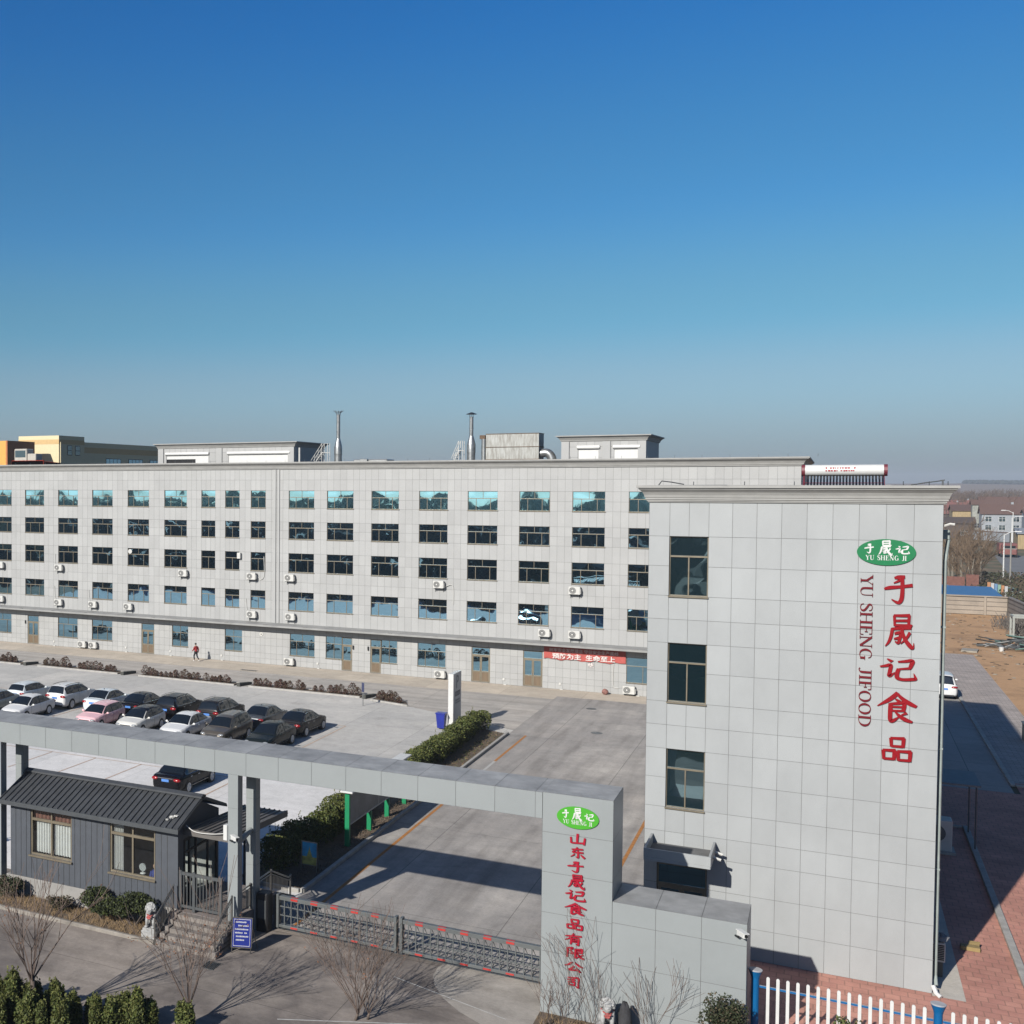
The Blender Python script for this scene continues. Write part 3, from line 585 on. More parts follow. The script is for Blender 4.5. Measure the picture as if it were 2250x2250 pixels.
def add_door(parent, x, wd, leaves, y, h=2.97, tz=2.32):
    d = MB(); t = .06
    for a in ((0, t), (wd - t, wd)): d.box(x + a[0], x + a[1], y, y + .06, .03, h)
    d.box(x + t, x + wd - t, y, y + .06, h - t, h); d.box(x + t, x + wd - t, y - .01, y + .06, tz - .05, tz + .05)
    lw = (wd - 2 * t) / leaves
    for i in range(leaves):
        a = x + t + lw * i
        for e in ((a + .005, a + .09), (a + lw - .09, a + lw - .005)): d.box(e[0], e[1], y + .002, y + .05, .05, tz - .05)
        for e in ((.05, .15), (.86, .98), (tz - .15, tz - .05)): d.box(a + .09, a + lw - .09, y + .002, y + .05, e[0], e[1])
    o = d.build('door', GOLD, parent)
    g = MB()
    g.quad((x + t, y + .03, tz + .05), (x + wd - t, y + .03, tz + .05), (x + wd - t, y + .03, h - t), (x + t, y + .03, h - t))
    for i in range(leaves):
        a = x + t + lw * i; g.quad((a + .09, y + .03, .98), (a + lw - .09, y + .03, .98), (a + lw - .09, y + .03, tz - .15), (a + .09, y + .03, tz - .15))
    g.build('pane', GLASS_F, o)
    b = MB()
    for i in range(leaves):
        a = x + t + lw * i; b.box(a + .09, a + lw - .09, y + .02, y + .04, .15, .86)
    b.build('kick_panel', GOLD_D, o)
    hb = MB()
    if leaves == 2:
        for s in (-.07, .07): hb.box(x + wd / 2 + s - .02, x + wd / 2 + s + .02, y - .05, y - .003, 1.0, 1.16)
    else: hb.box(x + wd - .13, x + wd - .09, y - .05, y - .003, 1.0, 1.16)
    hb.build('handle', STEEL, o)
    return o
for x, wd, k in GD: add_door(fac, x, wd, k, YF + .05)
for x in (-68.48, -59.83, -54.79, -49.26, -39.58, -23.11, -18.64, -12.9):
    m = MB(); m.bbox(x - .09, x + .09, YF - .06, YF - .002, .36, .54, .02); m.build('socket_box', WHITE_P, fac)
    m = MB(); m.bbox(x + .02, x + .26, YF - .2, YF - .003, -.0, .06, .01); m.build('drain_spout', WHITE_P, fac)
for x, z in ((-36.2, 2.0), (-34.82, 2.0), (-72.08, 2.1)):
    m = MB(); m.bbox(x - .06, x + .06, YF - .12, YF - .002, z, z + .34, .02); m.build('wall_lamp', BLACK, fac)
m = MB(); m.cyly(-45.14, YF - .05, YF - .002, 2.76, .17, 20); v = m.build('vent_ring', WHITE_P, fac); m = MB(); m.cyly(-45.14, YF - .06, YF - .051, 2.76, .06, 14); m.build('vent_hole', BLACK, v)
m = MB(); rng = random.Random(11)
for i in range(50):
    x = -94 + i * 1.9; m.tube([(x, YF - .35, 18.74), (x, YF - .35, 18.95)], .012, 4)
m.build('lightning_rod', STEEL, fac)
# pipes on the wall
for pts in ([(-44.9, YF - .05, 10.0), (-44.86, YF - .05, 8.3), (-45.2, YF - .05, 7.85), (-45.6, YF - .05, 8.2)], [(-14.6, YF - .04, 2.4), (-14.62, YF - .04, .7), (-14.2, YF - .04, .5)],
            [(-68.3, YF - .04, 9.5), (-68.25, YF - .04, 8.4), (-68.0, YF - .1, 8.2)], [(-68.4, YF - .04, 6.2), (-68.3, YF - .04, 5.0), (-68.0, YF - .1, 4.7)], [(-64.2, YF - .04, 6.0), (-64.1, YF - .04, 5.0), (-63.8, YF - .1, 4.7)], [(-46.7, YF - .04, 6.0), (-46.6, YF - .04, 5.0), (-46.3, YF - .1, 4.7)],
            [(-28.0, YF - .1, 8.0), (-27.4, YF - .05, 8.05), (-27.35, YF - .04, 6.5)]):
    m = MB(); m.tube(catmull([tuple(p) for p in pts], 5), .03, 5); m.build('refrigerant_pipe', WHITE_P, fac)
m = MB(); m.bbox(-47.55, -47.2, YF - .3, YF + .05, 9.75, 10.3, .03); m.build('vent_cowl', WHITE_P, fac)
m = MB(); m.cyly(-59.35, YF - .02, YF + .06, 10.05, .22, 18); m.build('vent_disc', WHITE_P, fac)

# air conditioner outdoor units
def make_ac():
    t = thing('air_conditioner', 'x', 'air conditioner', group='air conditioner units on the factory wall')
    m = MB(); m.bbox(-.45, .45, -.34, 0, 0, .62, .03); m.build('casing', WHITE_P, t, local=True)
    m = MB(); m.cyly(-.13, -.362, -.342, .31, .255, 24); g = m.build('fan_grille', mat('grey_grille', (.16, .16, .155), .6, var=.1), t, local=True)
    m = MB()
    for rr in (.255, .17):
        for k in range(24):
            a, b = 2 * math.pi * k / 24, 2 * math.pi * (k + 1) / 24
            m.tube([(-.13 + rr * math.cos(a), -.366, .31 + rr * math.sin(a)), (-.13 + rr * math.cos(b), -.366, .31 + rr * math.sin(b))], .012, 4, False)
    m.cyly(-.13, -.38, -.363, .31, .07, 14); m.build('fan_hub', WHITE_P, g, local=True)
    m = MB()
    for x in (-.34, .34): m.box(x - .025, x + .025, -.36, .12, -.05, -.003); m.box(x - .02, x + .02, .08, .12, -.35, -.05)
    m.build('bracket', GREYM, t, local=True)
    m = MB(); m.bbox(.452, .50, -.28, -.06, .05, .42, .015); m.build('valve_cover', WHITE_P, t, local=True)
    return t
AC0 = make_ac()
ORD = ['first', 'second', 'third', 'fourth', 'fifth', 'sixth', 'seventh', 'eighth', 'ninth', 'tenth', 'eleventh', 'twelfth']
ACS = {'third storey': (7.85, [-75.2, -67.69, -53.26, -46.03, -42.23, -28.55, -17.56]), 'second storey': (4.28, [-75.2, -67.74, -63.56, -59.41, -46.01, -42.15, -19.87, -17.54])}
first = True
def put_ac(x, z, label):
    global first
    if first: AC0.location = (x, YF - .13, z); AC0['label'] = label; first = False
    else: dup(AC0, (x, YF - .13, z), 0, label)
for st, (z, L) in ACS.items():
    for i, x in enumerate(L): put_ac(x, z, f'white air conditioner on the factory {st}, {ORD[i]} from the left in its row')
GA = [(-64.84, 'left one of the pair of white air conditioners low on the factory wall'), (-63.55, 'right one of the pair of white air conditioners low on the factory wall'), (-42.24, 'white air conditioner at the factory foot in the middle, below a wide window'),
      (-28.38, 'white air conditioner low on the factory wall just left of the white parking pylon'), (-13.41, 'white air conditioner at the factory foot right of the red banner')]
for x, l in GA: put_ac(x, .16, l)

# banner
ban = thing('banner', 'two line red slogan banner hung under the factory ledge', 'banner', (-16.8, YF - .1, 2.9))
mb = MB(); nx = 40
for i in range(nx):
    for j in range(6):
        def q(a, b):
            x = -19.9 + 6.2 * a / nx; zt = 3.5; zb = 2.46 + .05 * math.sin(a * .55) + .03 * math.sin(a * 1.3)
            return (x, YF - .10 - .03 * math.sin(a * .8 + b * .4) * (b / 6), zt + (zb - zt) * b / 6)
        mb.quad(q(i, j + 1), q(i + 1, j + 1), q(i + 1, j), q(i, j))
mb.build('cloth', mat('red_banner_cloth', (.62,.12,.10), .8, var=.08), ban)
W2 = mat('banner_white_print', (1.0,.90,.86), .7, var=.05)
font_mesh('slogan_line', '树牢安全发展理念 守住安全生产底线', .33, mat('banner_pale_print', (1.0, .80, .76), .7), (-16.85, YF - .16, 3.10), (R(90), 0, 0), ban, .004, sx=.98)
font_mesh('slogan_line', '预防为主  生命至上', .46, W2, (-16.85, YF - .16, 2.57), (R(90), 0, 0), ban, .012, sx=1.22)
font_mesh('slogan_character', '线', .44, W2, (-16.3, YF - .05, 1.97), (R(90), 0, 0), ban, .012)
# sack by the wall
sk = MB(); sk.ico((-15.1, 99.75, .22), .26, (1, .8, .95), 10, 7, .12, random.Random(4)); o = sk.build('sack', mat('faded_red_sack', (.36, .17, .14), .9, var=.4, scale=9), smooth=True); tag(o, 'small faded red sack on the ground at the factory wall under the banner', 'sack')

# roof structures
def roof_house(name, label, x0, x1, y0, y1, ztop, shut, cor):
    t = thing(name, label, 'roof house', ((x0 + x1) / 2, y0, 18.1))
    m = MB(); op = [(a, b, 18.5, c) for a, b, c, _ in shut]
    n = max(2, round((x1 - x0) / .62)); xs = [x0 + (x1 - x0) * i / n for i in range(n + 1)]
    tiled_wall(m, xs, [18.1, 18.9, 19.75, ztop], op, lambda u, v, d: (u, y0 + d, v), depth=.15, tint=.03)
    m.mi = 0; m.ti = .97
    m.quad((x1, y0, 18.1), (x1, y1, 18.1), (x1, y1, ztop), (x1, y0, ztop)); m.quad((x0, y0, 18.1), (x0, y0, ztop), (x0, y1, ztop), (x0, y1, 18.1)); m.ti = 1
    m.build('wall', [TILE_WARM, JOINT], t)
    m = MB(); cornice(m, x0, x1, y0, y1, [(.003, ztop - .02), (.07, ztop), (.1, ztop + .1), (.2, ztop + .26), (.34, ztop + .36), (.4, ztop + .38), (.4, ztop + .46), (0, ztop + .47)]); m.build('cornice', CORN, t)
    m = MB(); m.quad((x0 + .1, y0 + .1, ztop + .4), (x1 - .1, y0 + .1, ztop + .4), (x1 - .1, y1 - .1, ztop + .4), (x0 + .1, y1 - .1, ztop + .4)); m.build('roof', mat('roof_felt', (.2, .2, .195)), t)
    for a in (x0, (x0 + x1) / 2 - .25 + cor, x1 - .6):
        m = MB(); m.box(a + .003, a + .6, y0 - .1, y0 - .002, 18.1, ztop - .03); m.build('pilaster', TILE_WARM, t)
    for a, b, c, opn in shut:
        m = MB(); k = 16
        for i in range(k):
            z0 = 18.5 + (c - 18.5) * i / k; m.box(a + (opn[1] if opn else 0), b, y0 + .06, y0 + .075 + .012 * (i % 2), z0, z0 + (c - 18.5) / k)
        s = m.build('shutter', WHITE, t)
        if opn:
            m = MB(); m.box(a, a + opn[1], y0 + .06, y0 + .09, 19.15, c); m.build('shutter_panel', WHITE, s)
            m = MB(); m.quad((a, y0 + .14, 18.5), (a + opn[1], y0 + .14, 18.5), (a + opn[1], y0 + .14, 19.15), (a, y0 + .14, 19.15)); m.build('dark_opening', DARKROOM, s)
        m = MB(); m.cylx(a - .08, b + .1, y0 - .02, c + .06, .16, 14); m.build('shutter_box', WHITE, s)
    return t
roof_house('roof_house', 'long grey roof house with two wide white roller shutters, one half open', -57.0, -42.6, 102, 109.4, 20.22, [(-56.1, -51.5, 19.62, (1, 3.2)), (-49.35, -43.1, 19.62, None)], -.55)
roof_house('roof_house', 'short grey roof house with two small white shutters beside the rusty steel box', -19.05, -12.65, 102, 110, 20.22, [(-17.75, -16.2, 19.66, None), (-15.02, -13.2, 19.66, None)], 0.2)
m = MB(); m.tube([(-42.2, 102.3, 18.1), (-42.2, 102.3, 20.1)], .09, 8); o = m.build('drain_pipe', WHITE_P); tag(o, 'pale drain pipe at the corner of the long roof house', 'pipe')
def flue(x, top, cap, label):
    t = thing('steel_flue', label, 'flue', (x, 103, 18.1))
    m = MB(); m.lathe([(.36, 0), (.36, .5), (.34, .52), (.34, 1.3), (.36, 1.32), (.36, 2.0), (.34, 2.1), (.19, 2.75), (.17, 2.8)], (x, 103, 18.1), 20); m.build('drum', STEEL, t, smooth=True, angle=30)
    m = MB(); m.lathe([(.165, 2.7), (.165, 3.4), (.18, 3.42), (.18, 3.48), (.165, 3.5), (.165, top - 18.1 - .35)], (x, 103, 18.1), 16); m.build('stack', STEEL, t, smooth=True, angle=30)
    m = MB()
    if cap:
        m.lathe([(.44, 0), (.44, .03), (.12, .16), (.02, .18)], (x, 103, top - .15), 20)
        for k in range(4): a = k * math.pi / 2; m.tube([(x + .15 * math.cos(a), 103 + .15 * math.sin(a), top - .5), (x + .18 * math.cos(a), 103 + .18 * math.sin(a), top - .12)], .015, 4)
        m.build('rain_cap', BLACK, t)
    else:
        for k in range(10):
            a = 2 * math.pi * k / 10; c, s = math.cos(a), math.sin(a)
            m.tube([(x + .15 * c, 103 + .15 * s, top - .45), (x + .2 * c, 103 + .2 * s, top - .2), (x + .42 * c, 103 + .42 * s, top), (x + .5 * c, 103 + .5 * s, top - .02)], .02, 4)
        m.lathe([(.30, 0), (.30, .015)], (x, 103, top - .1), 16); m.build('spark_crown', STEEL, t)
flue(-38.7, 23.42, False, 'tall silver flue with a spiky wire crown on the factory roof')
flue(-26.65, 22.88, True, 'tall silver flue with a flat black rain cap on the factory roof')
def roof_ladder(x, s, label):
    t = thing('roof_stair', label, 'stair', (x, 102.6, 18.1))
    m = MB()
    for y in (102.4, 103.0):
        m.tube([(x - 1.5 * s, y, 18.1), (x - .45 * s, y, 19.6)], .035, 5)
        m.tube([(x - 1.5 * s, y, 18.9), (x - .45 * s, y, 20.45)], .025, 5)
        m.tube([(x - .45 * s, y, 18.1), (x - .45 * s, y, 20.45), (x + .1 * s, y, 20.45), (x + .1 * s, y, 18.1)], .03, 5); m.tube([(x - .45 * s, y, 19.6), (x + .1 * s, y, 19.6)], .03, 5)
        for q in (.33, .66): m.tube([(x - 1.5 * s + 1.05 * s * q, y, 18.1 + 1.5 * q), (x - 1.5 * s + 1.05 * s * q, y, 18.9 + 1.55 * q)], .02, 4)
    for i in range(8): q = i / 7; m.box(x - 1.5 * s + 1.05 * s * q - .1, x - 1.5 * s + 1.05 * s * q + .1, 102.4, 103.0, 18.12 + 1.5 * q, 18.15 + 1.5 * q)
    m.build('stair_frame', WHITE_P, t)
roof_ladder(-39.6, 1.0, 'white steel stair beside the flue with the wire crown'); roof_ladder(-27.3, .6, 'white steel stair beside the flue with the black cap')
t = thing('dust_collector', 'big rust streaked galvanised steel box on the factory roof', 'duct box', (-23.3, 103, 18.1))
m = MB(); m.box(-25.4, -21.05, 103, 105, 18.85, 19.86); m.box(-25.4, -21.05, 103, 105, 19.9, 20.98); m.build('body', mat('rusty_galvanised', (.56, .57, .54), .55, .3, col2=(.30, .285, .25), scale=2.2, stretch=(3, 3, .5)), t)
m = MB(); m.box(-25.46, -21.0, 102.95, 105.05, 19.86, 19.9); m.box(-25.44, -21.02, 102.96, 105.04, 20.98, 21.03)
for x in (-25.4, -23.2, -21.1): m.box(x, x + .1, 103.05, 103.15, 18.1, 18.85)
m.box(-25.46, -21.0, 102.97, 103.03, 18.78, 18.849); m.build('flange', mat('rust', (.20, .125, .075), .9, var=.4), t)
m = MB(); m.tube([(-25.62, 103.2, 18.1), (-25.62, 103.2, 20.6)], .21, 14); m.build('intake_pipe', STEEL, t, smooth=True, angle=40)
m = MB(); m.bbox(-25.95, -25.47, 103.0, 103.6, 20.6, 20.92, .03); m.build('intake_hood', mat('rust', (.2, .125, .075)), t)
m = MB(); m.tube(catmull([(-21.05, 103.6, 19.3), (-20.5, 103.6, 19.35), (-20.15, 103.6, 19.0), (-20.05, 103.6, 18.5), (-20.05, 103.6, 18.1)], 5), .36, 16); m.build('duct_elbow', STEEL, t, smooth=True, angle=40)
m = MB(); m.bbox(-37.6, -34.4, 104, 106, 18.1, 18.98, .05); m.bbox(-36.9, -36.2, 103.7, 104.0, 18.4, 19.02, .04); o = m.build('roof_unit', STEEL); tag(o, 'low pale metal unit on the roof right of the flue with the wire crown', 'roof unit')
# roof crane
t = thing('crane', 'red crane with a white cab on the factory roof at the left', 'crane', (-84, 118, 18.1))
m = MB(); m.bbox(-85.8, -80.4, 117.5, 119.0, 18.7, 19.3, .05); m.bbox(-86.2, -81.4, 117.2, 117.5, 19.0, 19.62, .05); m.hexa([(-81.8, 117.3, 19.0), (-79.6, 117.3, 18.9), (-79.6, 118.3, 18.9), (-81.8, 118.3, 19.0), (-81.8, 117.3, 19.5), (-79.6, 117.3, 19.3), (-79.6, 118.3, 19.3), (-81.8, 118.3, 19.5)])
for q in (-85.5, -81.2): m.box(q, q + .4, 117.6, 118.9, 18.1, 18.7); m.build('boom', mat('crane_red', (1.0, .11, .05), .7, var=.1, spec=.2), t)
m = MB(); m.bbox(-86.0, -84.1, 117.52, 119.0, 19.31, 21.05, .08); m.bbox(-84.08, -82.8, 117.6, 119.0, 19.31, 20.45, .06); cb = m.build('cab', mat('cab_cream', (.62, .58, .50), .5, var=.1), t)
m = MB(); m.quad((-85.85, 117.51, 20.0), (-84.3, 117.51, 20.0), (-84.3, 117.51, 20.85), (-85.85, 117.51, 20.85)); m.build('pane', GLASS_T, cb)
# cream and orange buildings behind
CREAM = mat('cream_render', (.98, .84, .52), .8, var=.05); TAN = mat('tan_band', (.85, .58, .26), .8, var=.08); ORW = mat('orange_render', (.95, .52, .11), .8, var=.07); ORD_ = mat('brick_orange', (.62, .22, .07), .8, var=.08)
t = thing('cream_building', 'cream building with a tan band rising behind the factory at the left', 'building', (-101, 150, 0))
m = MB(); m.box(-108.9, -101.3, 150, 157.2, 0, 24.2); m.box(-140, -101.9, 157.2, 215, 0, 23.4); wl = m.build('wall', CREAM, t)
m = MB(); m.box(-108.92, -101.28, 149.97, 157.22, 22.9, 23.6); m.box(-101.9, -101.87, 157.3, 214, 21.7, 22.6); m.build('band', TAN, t)
m = MB(); m.tube([(-101.2, 150.3, 16), (-101.2, 150.3, 23.2)], .1, 6); m.build('drain_pipe', CREAM, t)
for y0, y1 in ((152.3, 153.6), (154.5, 155.9)):
    m = MB(); m.box(-101.29, -101.24, y0, y1, 21.2, 22.75); f = m.build('window', BLACK, t); m = MB(); m.box(-101.25, -101.235, y0 + .1, y1 - .1, 21.3, 21.9); m.box(-101.25, -101.235, y0 + .1, y1 - .1, 22.0, 22.65); m.build('pane', GLASS_T, f)
for i in range(7):
    y0 = 164.6 + i * 7.3; m = MB(); m.box(-101.9, -101.85, y0, y0 + 4.8, 18.6, 20.95); f = m.build('window', BLACK, t); m = MB()
    for k in range(4): m.box(-101.86, -101.845, y0 + .12 + k * 1.17, y0 + 1.14 + k * 1.17, 18.7, 20.85)
    m.build('pane', GLASS_F, f)
t = thing('orange_building', 'bright orange building with a red brown corner strip at the left edge', 'building', (-104, 140, 0))
m = MB(); m.box(-125, -103.95, 140, 147, 0, 23.12); m.build('wall', ORW, t); m = MB(); m.box(-103.94, -103.65, 139.95, 146.9, 0, 23.14); m.build('corner_strip', ORD_, t)

# ------------------------------------------------------------------ the tower-like end building
YE = 46.5
tow = thing('office_building', 'narrow tall grey tiled office block end wall with red vertical lettering', 'building', (-1.3, YE, 0))
ex = [-5.63, -4.95, -4.32, -3.69, -2.95, -2.20, -1.45, -.70, .05, .80, 1.56, 2.32, 3.10]
ez = [0, 1.1, 2.24, 3.37, 4.14, 5.03, 6.1, 7.16, 8.02, 8.87, 9.96, 11.0, 11.85, 12.70, 13.77, 14.84, 16.08]
EW = [(12.70, 14.84), (8.87, 11.0), (5.03, 7.16)]
mb = MB(); tiled_wall(mb, ex, ez, [(-4.95, -3.69, a, b) for a, b in EW] + [(-5.2, -3.56, .03, 3.0)], lambda u, v, d: (u, YE + d, v), depth=.14, g=.006, tint=.045)
mb.mi = 0; mb.ti = .97
tiled_wall(mb, [YE + .0 + 1.5 * i for i in range(23)] + [80.7], ez, [], lambda u, v, d: (3.10 - d, u, v), g=.0075, tint=.03)
mb.mi = 0; mb.ti = .97; mb.quad((-5.63, YE, 0), (-5.63, YE, 16.08), (-5.63, 80.7, 16.08), (-5.63, 80.7, 0)); mb.quad((-5.63, 80.7, 0), (-5.63, 80.7, 16.08), (3.1, 80.7, 16.08), (3.1, 80.7, 0)); mb.ti = 1
mb.build('wall', [TILE, JOINT], tow)
mb = MB(); cornice(mb, -5.63, 3.10, YE, 80.7, [(.003, 16.05), (.05, 16.06), (.05, 16.10), (.085, 16.105), (.085, 16.155), (.12, 16.16), (.12, 16.22), (.145, 16.23), (.165, 16.32), (.215, 16.42), (.30, 16.50), (.335, 16.52), (.335, 16.565), (.40, 16.575), (.40, 16.665), (-.2, 16.67), (-.2, 16.0)])
mb.build('cornice', CORN, tow)
mb = MB(); mb.quad((-5.45, YE + .18, 16.0), (2.92, YE + .18, 16.0), (2.92, 80.5, 16.0), (-5.45, 80.5, 16.0)); mb.build('roof', mat('roof_felt', (.2, .2, .195)), tow)
for a, b in EW: add_window(tow, -4.95, a, 1.26, b - a, 1.42, 3, YE + .075, GLASS_T)
dr = add_door(tow, -5.2, 1.64, 2, YE + .06, 2.97, 2.2)
t = MB(); yc = 44.45; t.bbox(-5.40, -3.30, yc, YE - .002, 3.58, 3.68, .02)
t.box(-5.40, -3.30, yc, yc + .07, 3.68, 4.0); t.box(-5.40, -5.33, yc + .07, YE - .003, 3.68, 4.0); t.box(-3.37, -3.30, yc + .07, YE - .003, 3.68, 4.0); cpy = t.build('door_canopy', TILE, tow)
t = MB(); t.quad((-5.33, yc + .07, 3.685), (-3.37, yc + .07, 3.685), (-3.37, YE - .004, 3.685), (-5.33, YE - .004, 3.685)); t.build('canopy_felt', mat('roof_felt', (.2, .2, .195)), cpy)
m = MB(); m.tube([(-3.29, 45.4, 3.75), (-3.05, 45.4, 3.69)], .05, 6); m.tube([(-3.29, 46.1, 3.75), (-3.05, 46.1, 3.69)], .05, 6); m.build('drain_spout', WHITE_P, cpy)
m = MB(); rng = random.Random(5)
for x in (-4.2, -2.6, -1.1, 2.0, 2.7, 3.2): m.tube([(x, YE + .0, 16.66), (x, YE, 16.80)], .012, 4)
m.tube([(-5.3, 46.2, 16.67), (-5.2, 46.2, 16.82), (-4.9, 46.25, 16.78), (-4.5, 46.4, 16.7)], .02, 5); m.tube([(2.2, 46.3, 16.68), (2.5, 46.3, 16.74), (2.9, 46.3, 16.80), (3.1, 46.3, 16.84)], .02, 5); m.tube([(3.05, 46.3, 16.66), (3.05, 46.3, 16.84)], .025, 5); m.build('lightning_rod', GREYM, tow)
m = MB(); m.tube([(3.3, 47.3, 14.9), (3.22, 46.95, 14.4), (3.2, 46.9, 14.2), (3.2, 46.9, .5), (3.22, 46.7, .22)], .055, 8); m.box(3.13, 3.26, 46.84, 46.96, 12.0, 12.06); m.box(3.13, 3.26, 46.84, 46.96, 8.0, 8.06); m.box(3.13, 3.26, 46.84, 46.96, 4.0, 4.06)
dp = m.build('downpipe', mat('pale_green_grey_pipe', (.42, .48, .45), .5, var=.1), tow); m = MB(); m.bbox(3.12, 3.34, 47.2, 47.45, 14.9, 15.2, .03); m.build('rain_hopper', mat('pale_green_grey_pipe', (.42, .48, .45)), dp)
m = MB(); m.tube([(3.14, 46.7, 15.35), (3.3, 46.65, 15.42), (3.42, 46.62, 15.40)], .04, 6); m.build('wall_camera', WHITE_P, tow)
m = MB(); m.tube([(3.12, 46.45, .28), (3.2, 46.3, .1), (3.32, 46.2, .03)], .07, 8); m.build('rain_shoe', WHITE, tow)
# solar water heater
t = thing('solar_water_heater', 'white cylinder solar water heater with maroon end caps on the office roof', 'water heater', (.35, 48.6, 16.0))
m = MB(); m.cylx(-.82, 1.52, 48.6, 17.19, .2, 24); m.build('tank', WHITE, t, smooth=True, angle=50)
MAR = mat('maroon_cap', (.22, .035, .05), .5, var=.1)
m = MB(); m.cylx(-.93, -.822, 48.6, 17.19, .205, 24); m.build('end_cap', MAR, t); m = MB(); m.cylx(1.522, 1.63, 48.6, 17.19, .205, 24); m.build('end_cap', MAR, t)
m = MB()
for i in range(24): x = -.72 + i * .096; m.tube([(x, 48.5, 17.02), (x, 47.2, 16.1)], .029, 6)
m.build('vacuum_tube', mat('tube_glass', (.02, .02, .022), .15, var=.1), t)
m = MB()
for x in (-.85, 1.52): m.tube([(x, 48.6, 17.0), (x, 48.6, 16.0)], .03, 5); m.tube([(x, 48.55, 17.0), (x, 47.2, 16.05)], .03, 5)
m.tube([(-.85, 48.1, 16.75), (1.52, 48.1, 16.75)], .012, 4); m.build('frame', MAR, t)
m = MB(); rng = random.Random(8)
for r_, zz in ((0, 17.27), (1, 17.18)):
    x = -.20
    while x < .72:
        wd = rng.uniform(.03, .075); hh = rng.uniform(.03, .06)
        a = math.asin((zz - 17.19) / .203); y = 48.6 - .203 * math.cos(a) - .004
        if rng.random() < .8: m.box(x, x + wd, y - .004, y + .03, zz - hh / 2, zz + hh / 2)
        x += wd + rng.uniform(.015, .04)
m.build('tank_print', RED_P, t)

# signs on the office wall
def logo_sign(label, x0, x1, zc, zr, y, plate, bold=1.0):
    xc, xr = (x0 + x1) / 2, (x1 - x0) / 2
    t = thing('logo_sign', label, 'sign', (xc, y, zc))
    m = MB(); m.cyly(xc, y - .05, y - .002, zc, zr, 48, xr); m.build('oval_plate', plate, t, smooth=True, angle=40)
    for ch, cx, cz, s in (('yu', -.585, .27, (.33, .72)), ('sheng', -.03, .33, (.46, 1.08)), ('ji', .54, .21, (.45, .64))):
        m = MB(); wd = s[0] * xr; hh = s[1] * zr
        glyph(m, BR[ch], lambda u, v, d: (xc + cx * xr + (u - .5) * wd, y - .052 - d * .5, zc + cz * zr + (v - .5) * hh), .012, bold=1.35 * bold); m.build('character', WHITE, t)
    m = MB(); txt = 'YU SHENG JI'; tot = sum(LAT[c][0] if c != ' ' else .5 for c in txt); s = 1.40 * xr / tot; x = xc - .70 * xr; hh = .36 * zr
    for c in txt:
        if c == ' ': x += .5 * s; continue
        X = x; glyph(m, LAT[c][1], lambda u, v, d: (X + u * s * .92, y - .052 - d * .5, zc - .60 * zr + v * hh), .012, bold=1.35); x += LAT[c][0] * s
    m.build('lettering', WHITE, t)
    return t
logo_sign('dark green oval logo sign with white characters high on the office wall', .75, 2.39, 14.455, .435, YE, GREEN)
def char_column(name, label, chars, y, m_, boxes, cat='sign lettering'):
    """boxes: (x0, x1, z0, z1) for each character"""
    xc = sum((b[0] + b[1]) / 2 for b in boxes) / len(boxes)
    t = thing(name, label, cat, (xc, y, boxes[-1][2]))
    for ch, (x0, x1, z0, z1) in zip(chars, boxes):
        m = MB(); glyph(m, BR[ch], lambda u, v, d: (x0 + u * (x1 - x0), y - .004 - d, z0 + v * (z1 - z0)), .045, bold=1.12); m.build('character', m_, t)
    return t
char_column('wall_lettering', 'large red brush characters running down the right of the office wall', ['yu', 'sheng', 'ji', 'shi', 'pin'], YE, RED,
            [(1.52, 2.33, 12.78, 13.71), (1.60, 2.38, 11.33, 12.40), (1.47, 2.45, 10.23, 10.97), (1.42, 2.50, 8.86, 9.83), (1.58, 2.37, 7.57, 8.33)])
t = thing('wall_lettering', 'dark red serif letters YU SHENG JIFOOD turned sideways on the office wall', 'sign lettering', (1.05, YE, 8.6))
zz = 13.70; hgt = .345
def lat_word(word, z0, z1):
    tot = sum(LAT[c][0] for c in word); k = (z0 - z1) / tot; z = z0
    for c in word:
        m = MB(); Z = z; xb = .875 + (13.7 - z) * .004
        glyph(m, LAT[c][1], lambda u, v, d: (xb + v * hgt, YE - .004 - d, Z - u * k), .04, bold=1.0); m.build('letter', RED_D, t); z -= LAT[c][0] * k
lat_word('YU', 13.70, 12.95); lat_word('SHENG', 12.75, 10.83); lat_word('JIFOOD', 10.59, 8.58)

# ------------------------------------------------------------------ the gateway
YG, YGb = 38.4, 40.36
gate = thing('gateway', 'long grey panelled entrance portal with beam, sign column and low wall', 'gateway', (-17, YG, 0))
def clad_box(x0, x1, y0, y1, z0, z1, xs, zs, name, top_z=True, right=True, bottom=False):
    m = MB()
    tiled_wall(m, xs, zs, [], lambda u, v, d: (u, y0 + d, v), g=.006, tint=.02)
    tiled_wall(m, xs, zs, [], lambda u, v, d: (u, y1 - d, v), g=.006, tint=.02)
    ym = [y0 + (y1 - y0) * i / 1 for i in range(2)]
    tiled_wall(m, ym, zs, [], lambda u, v, d: (x1 - d, u, v), g=.004, tint=.02)
    tiled_wall(m, ym, zs, [], lambda u, v, d: (x0 + d, u, v), g=.004, tint=.02)
    if bottom: tiled_wall(m, xs, ym, [], lambda u, v, d: (u, v, z0 + d), g=.006, tint=.02)
    o = m.build(name, [PANEL, JOINT], gate)
    if top_z:
        m = MB(); tiled_wall(m, xs, ym, [], lambda u, v, d: (u, v, z1 - d), g=.006, tint=.10); m.build('top_cladding', [PANEL_TOP, JOINT], o)
    return o
bx = [-7.6 - .22 - 1.252 * i for i in range(20)]; bx = [-7.603] + bx
clad_box(bx[-1], -7.603, YG + .002, YGb - .002, 6.18, 7.015, sorted(bx), [6.18, 7.015], 'beam', bottom=True)
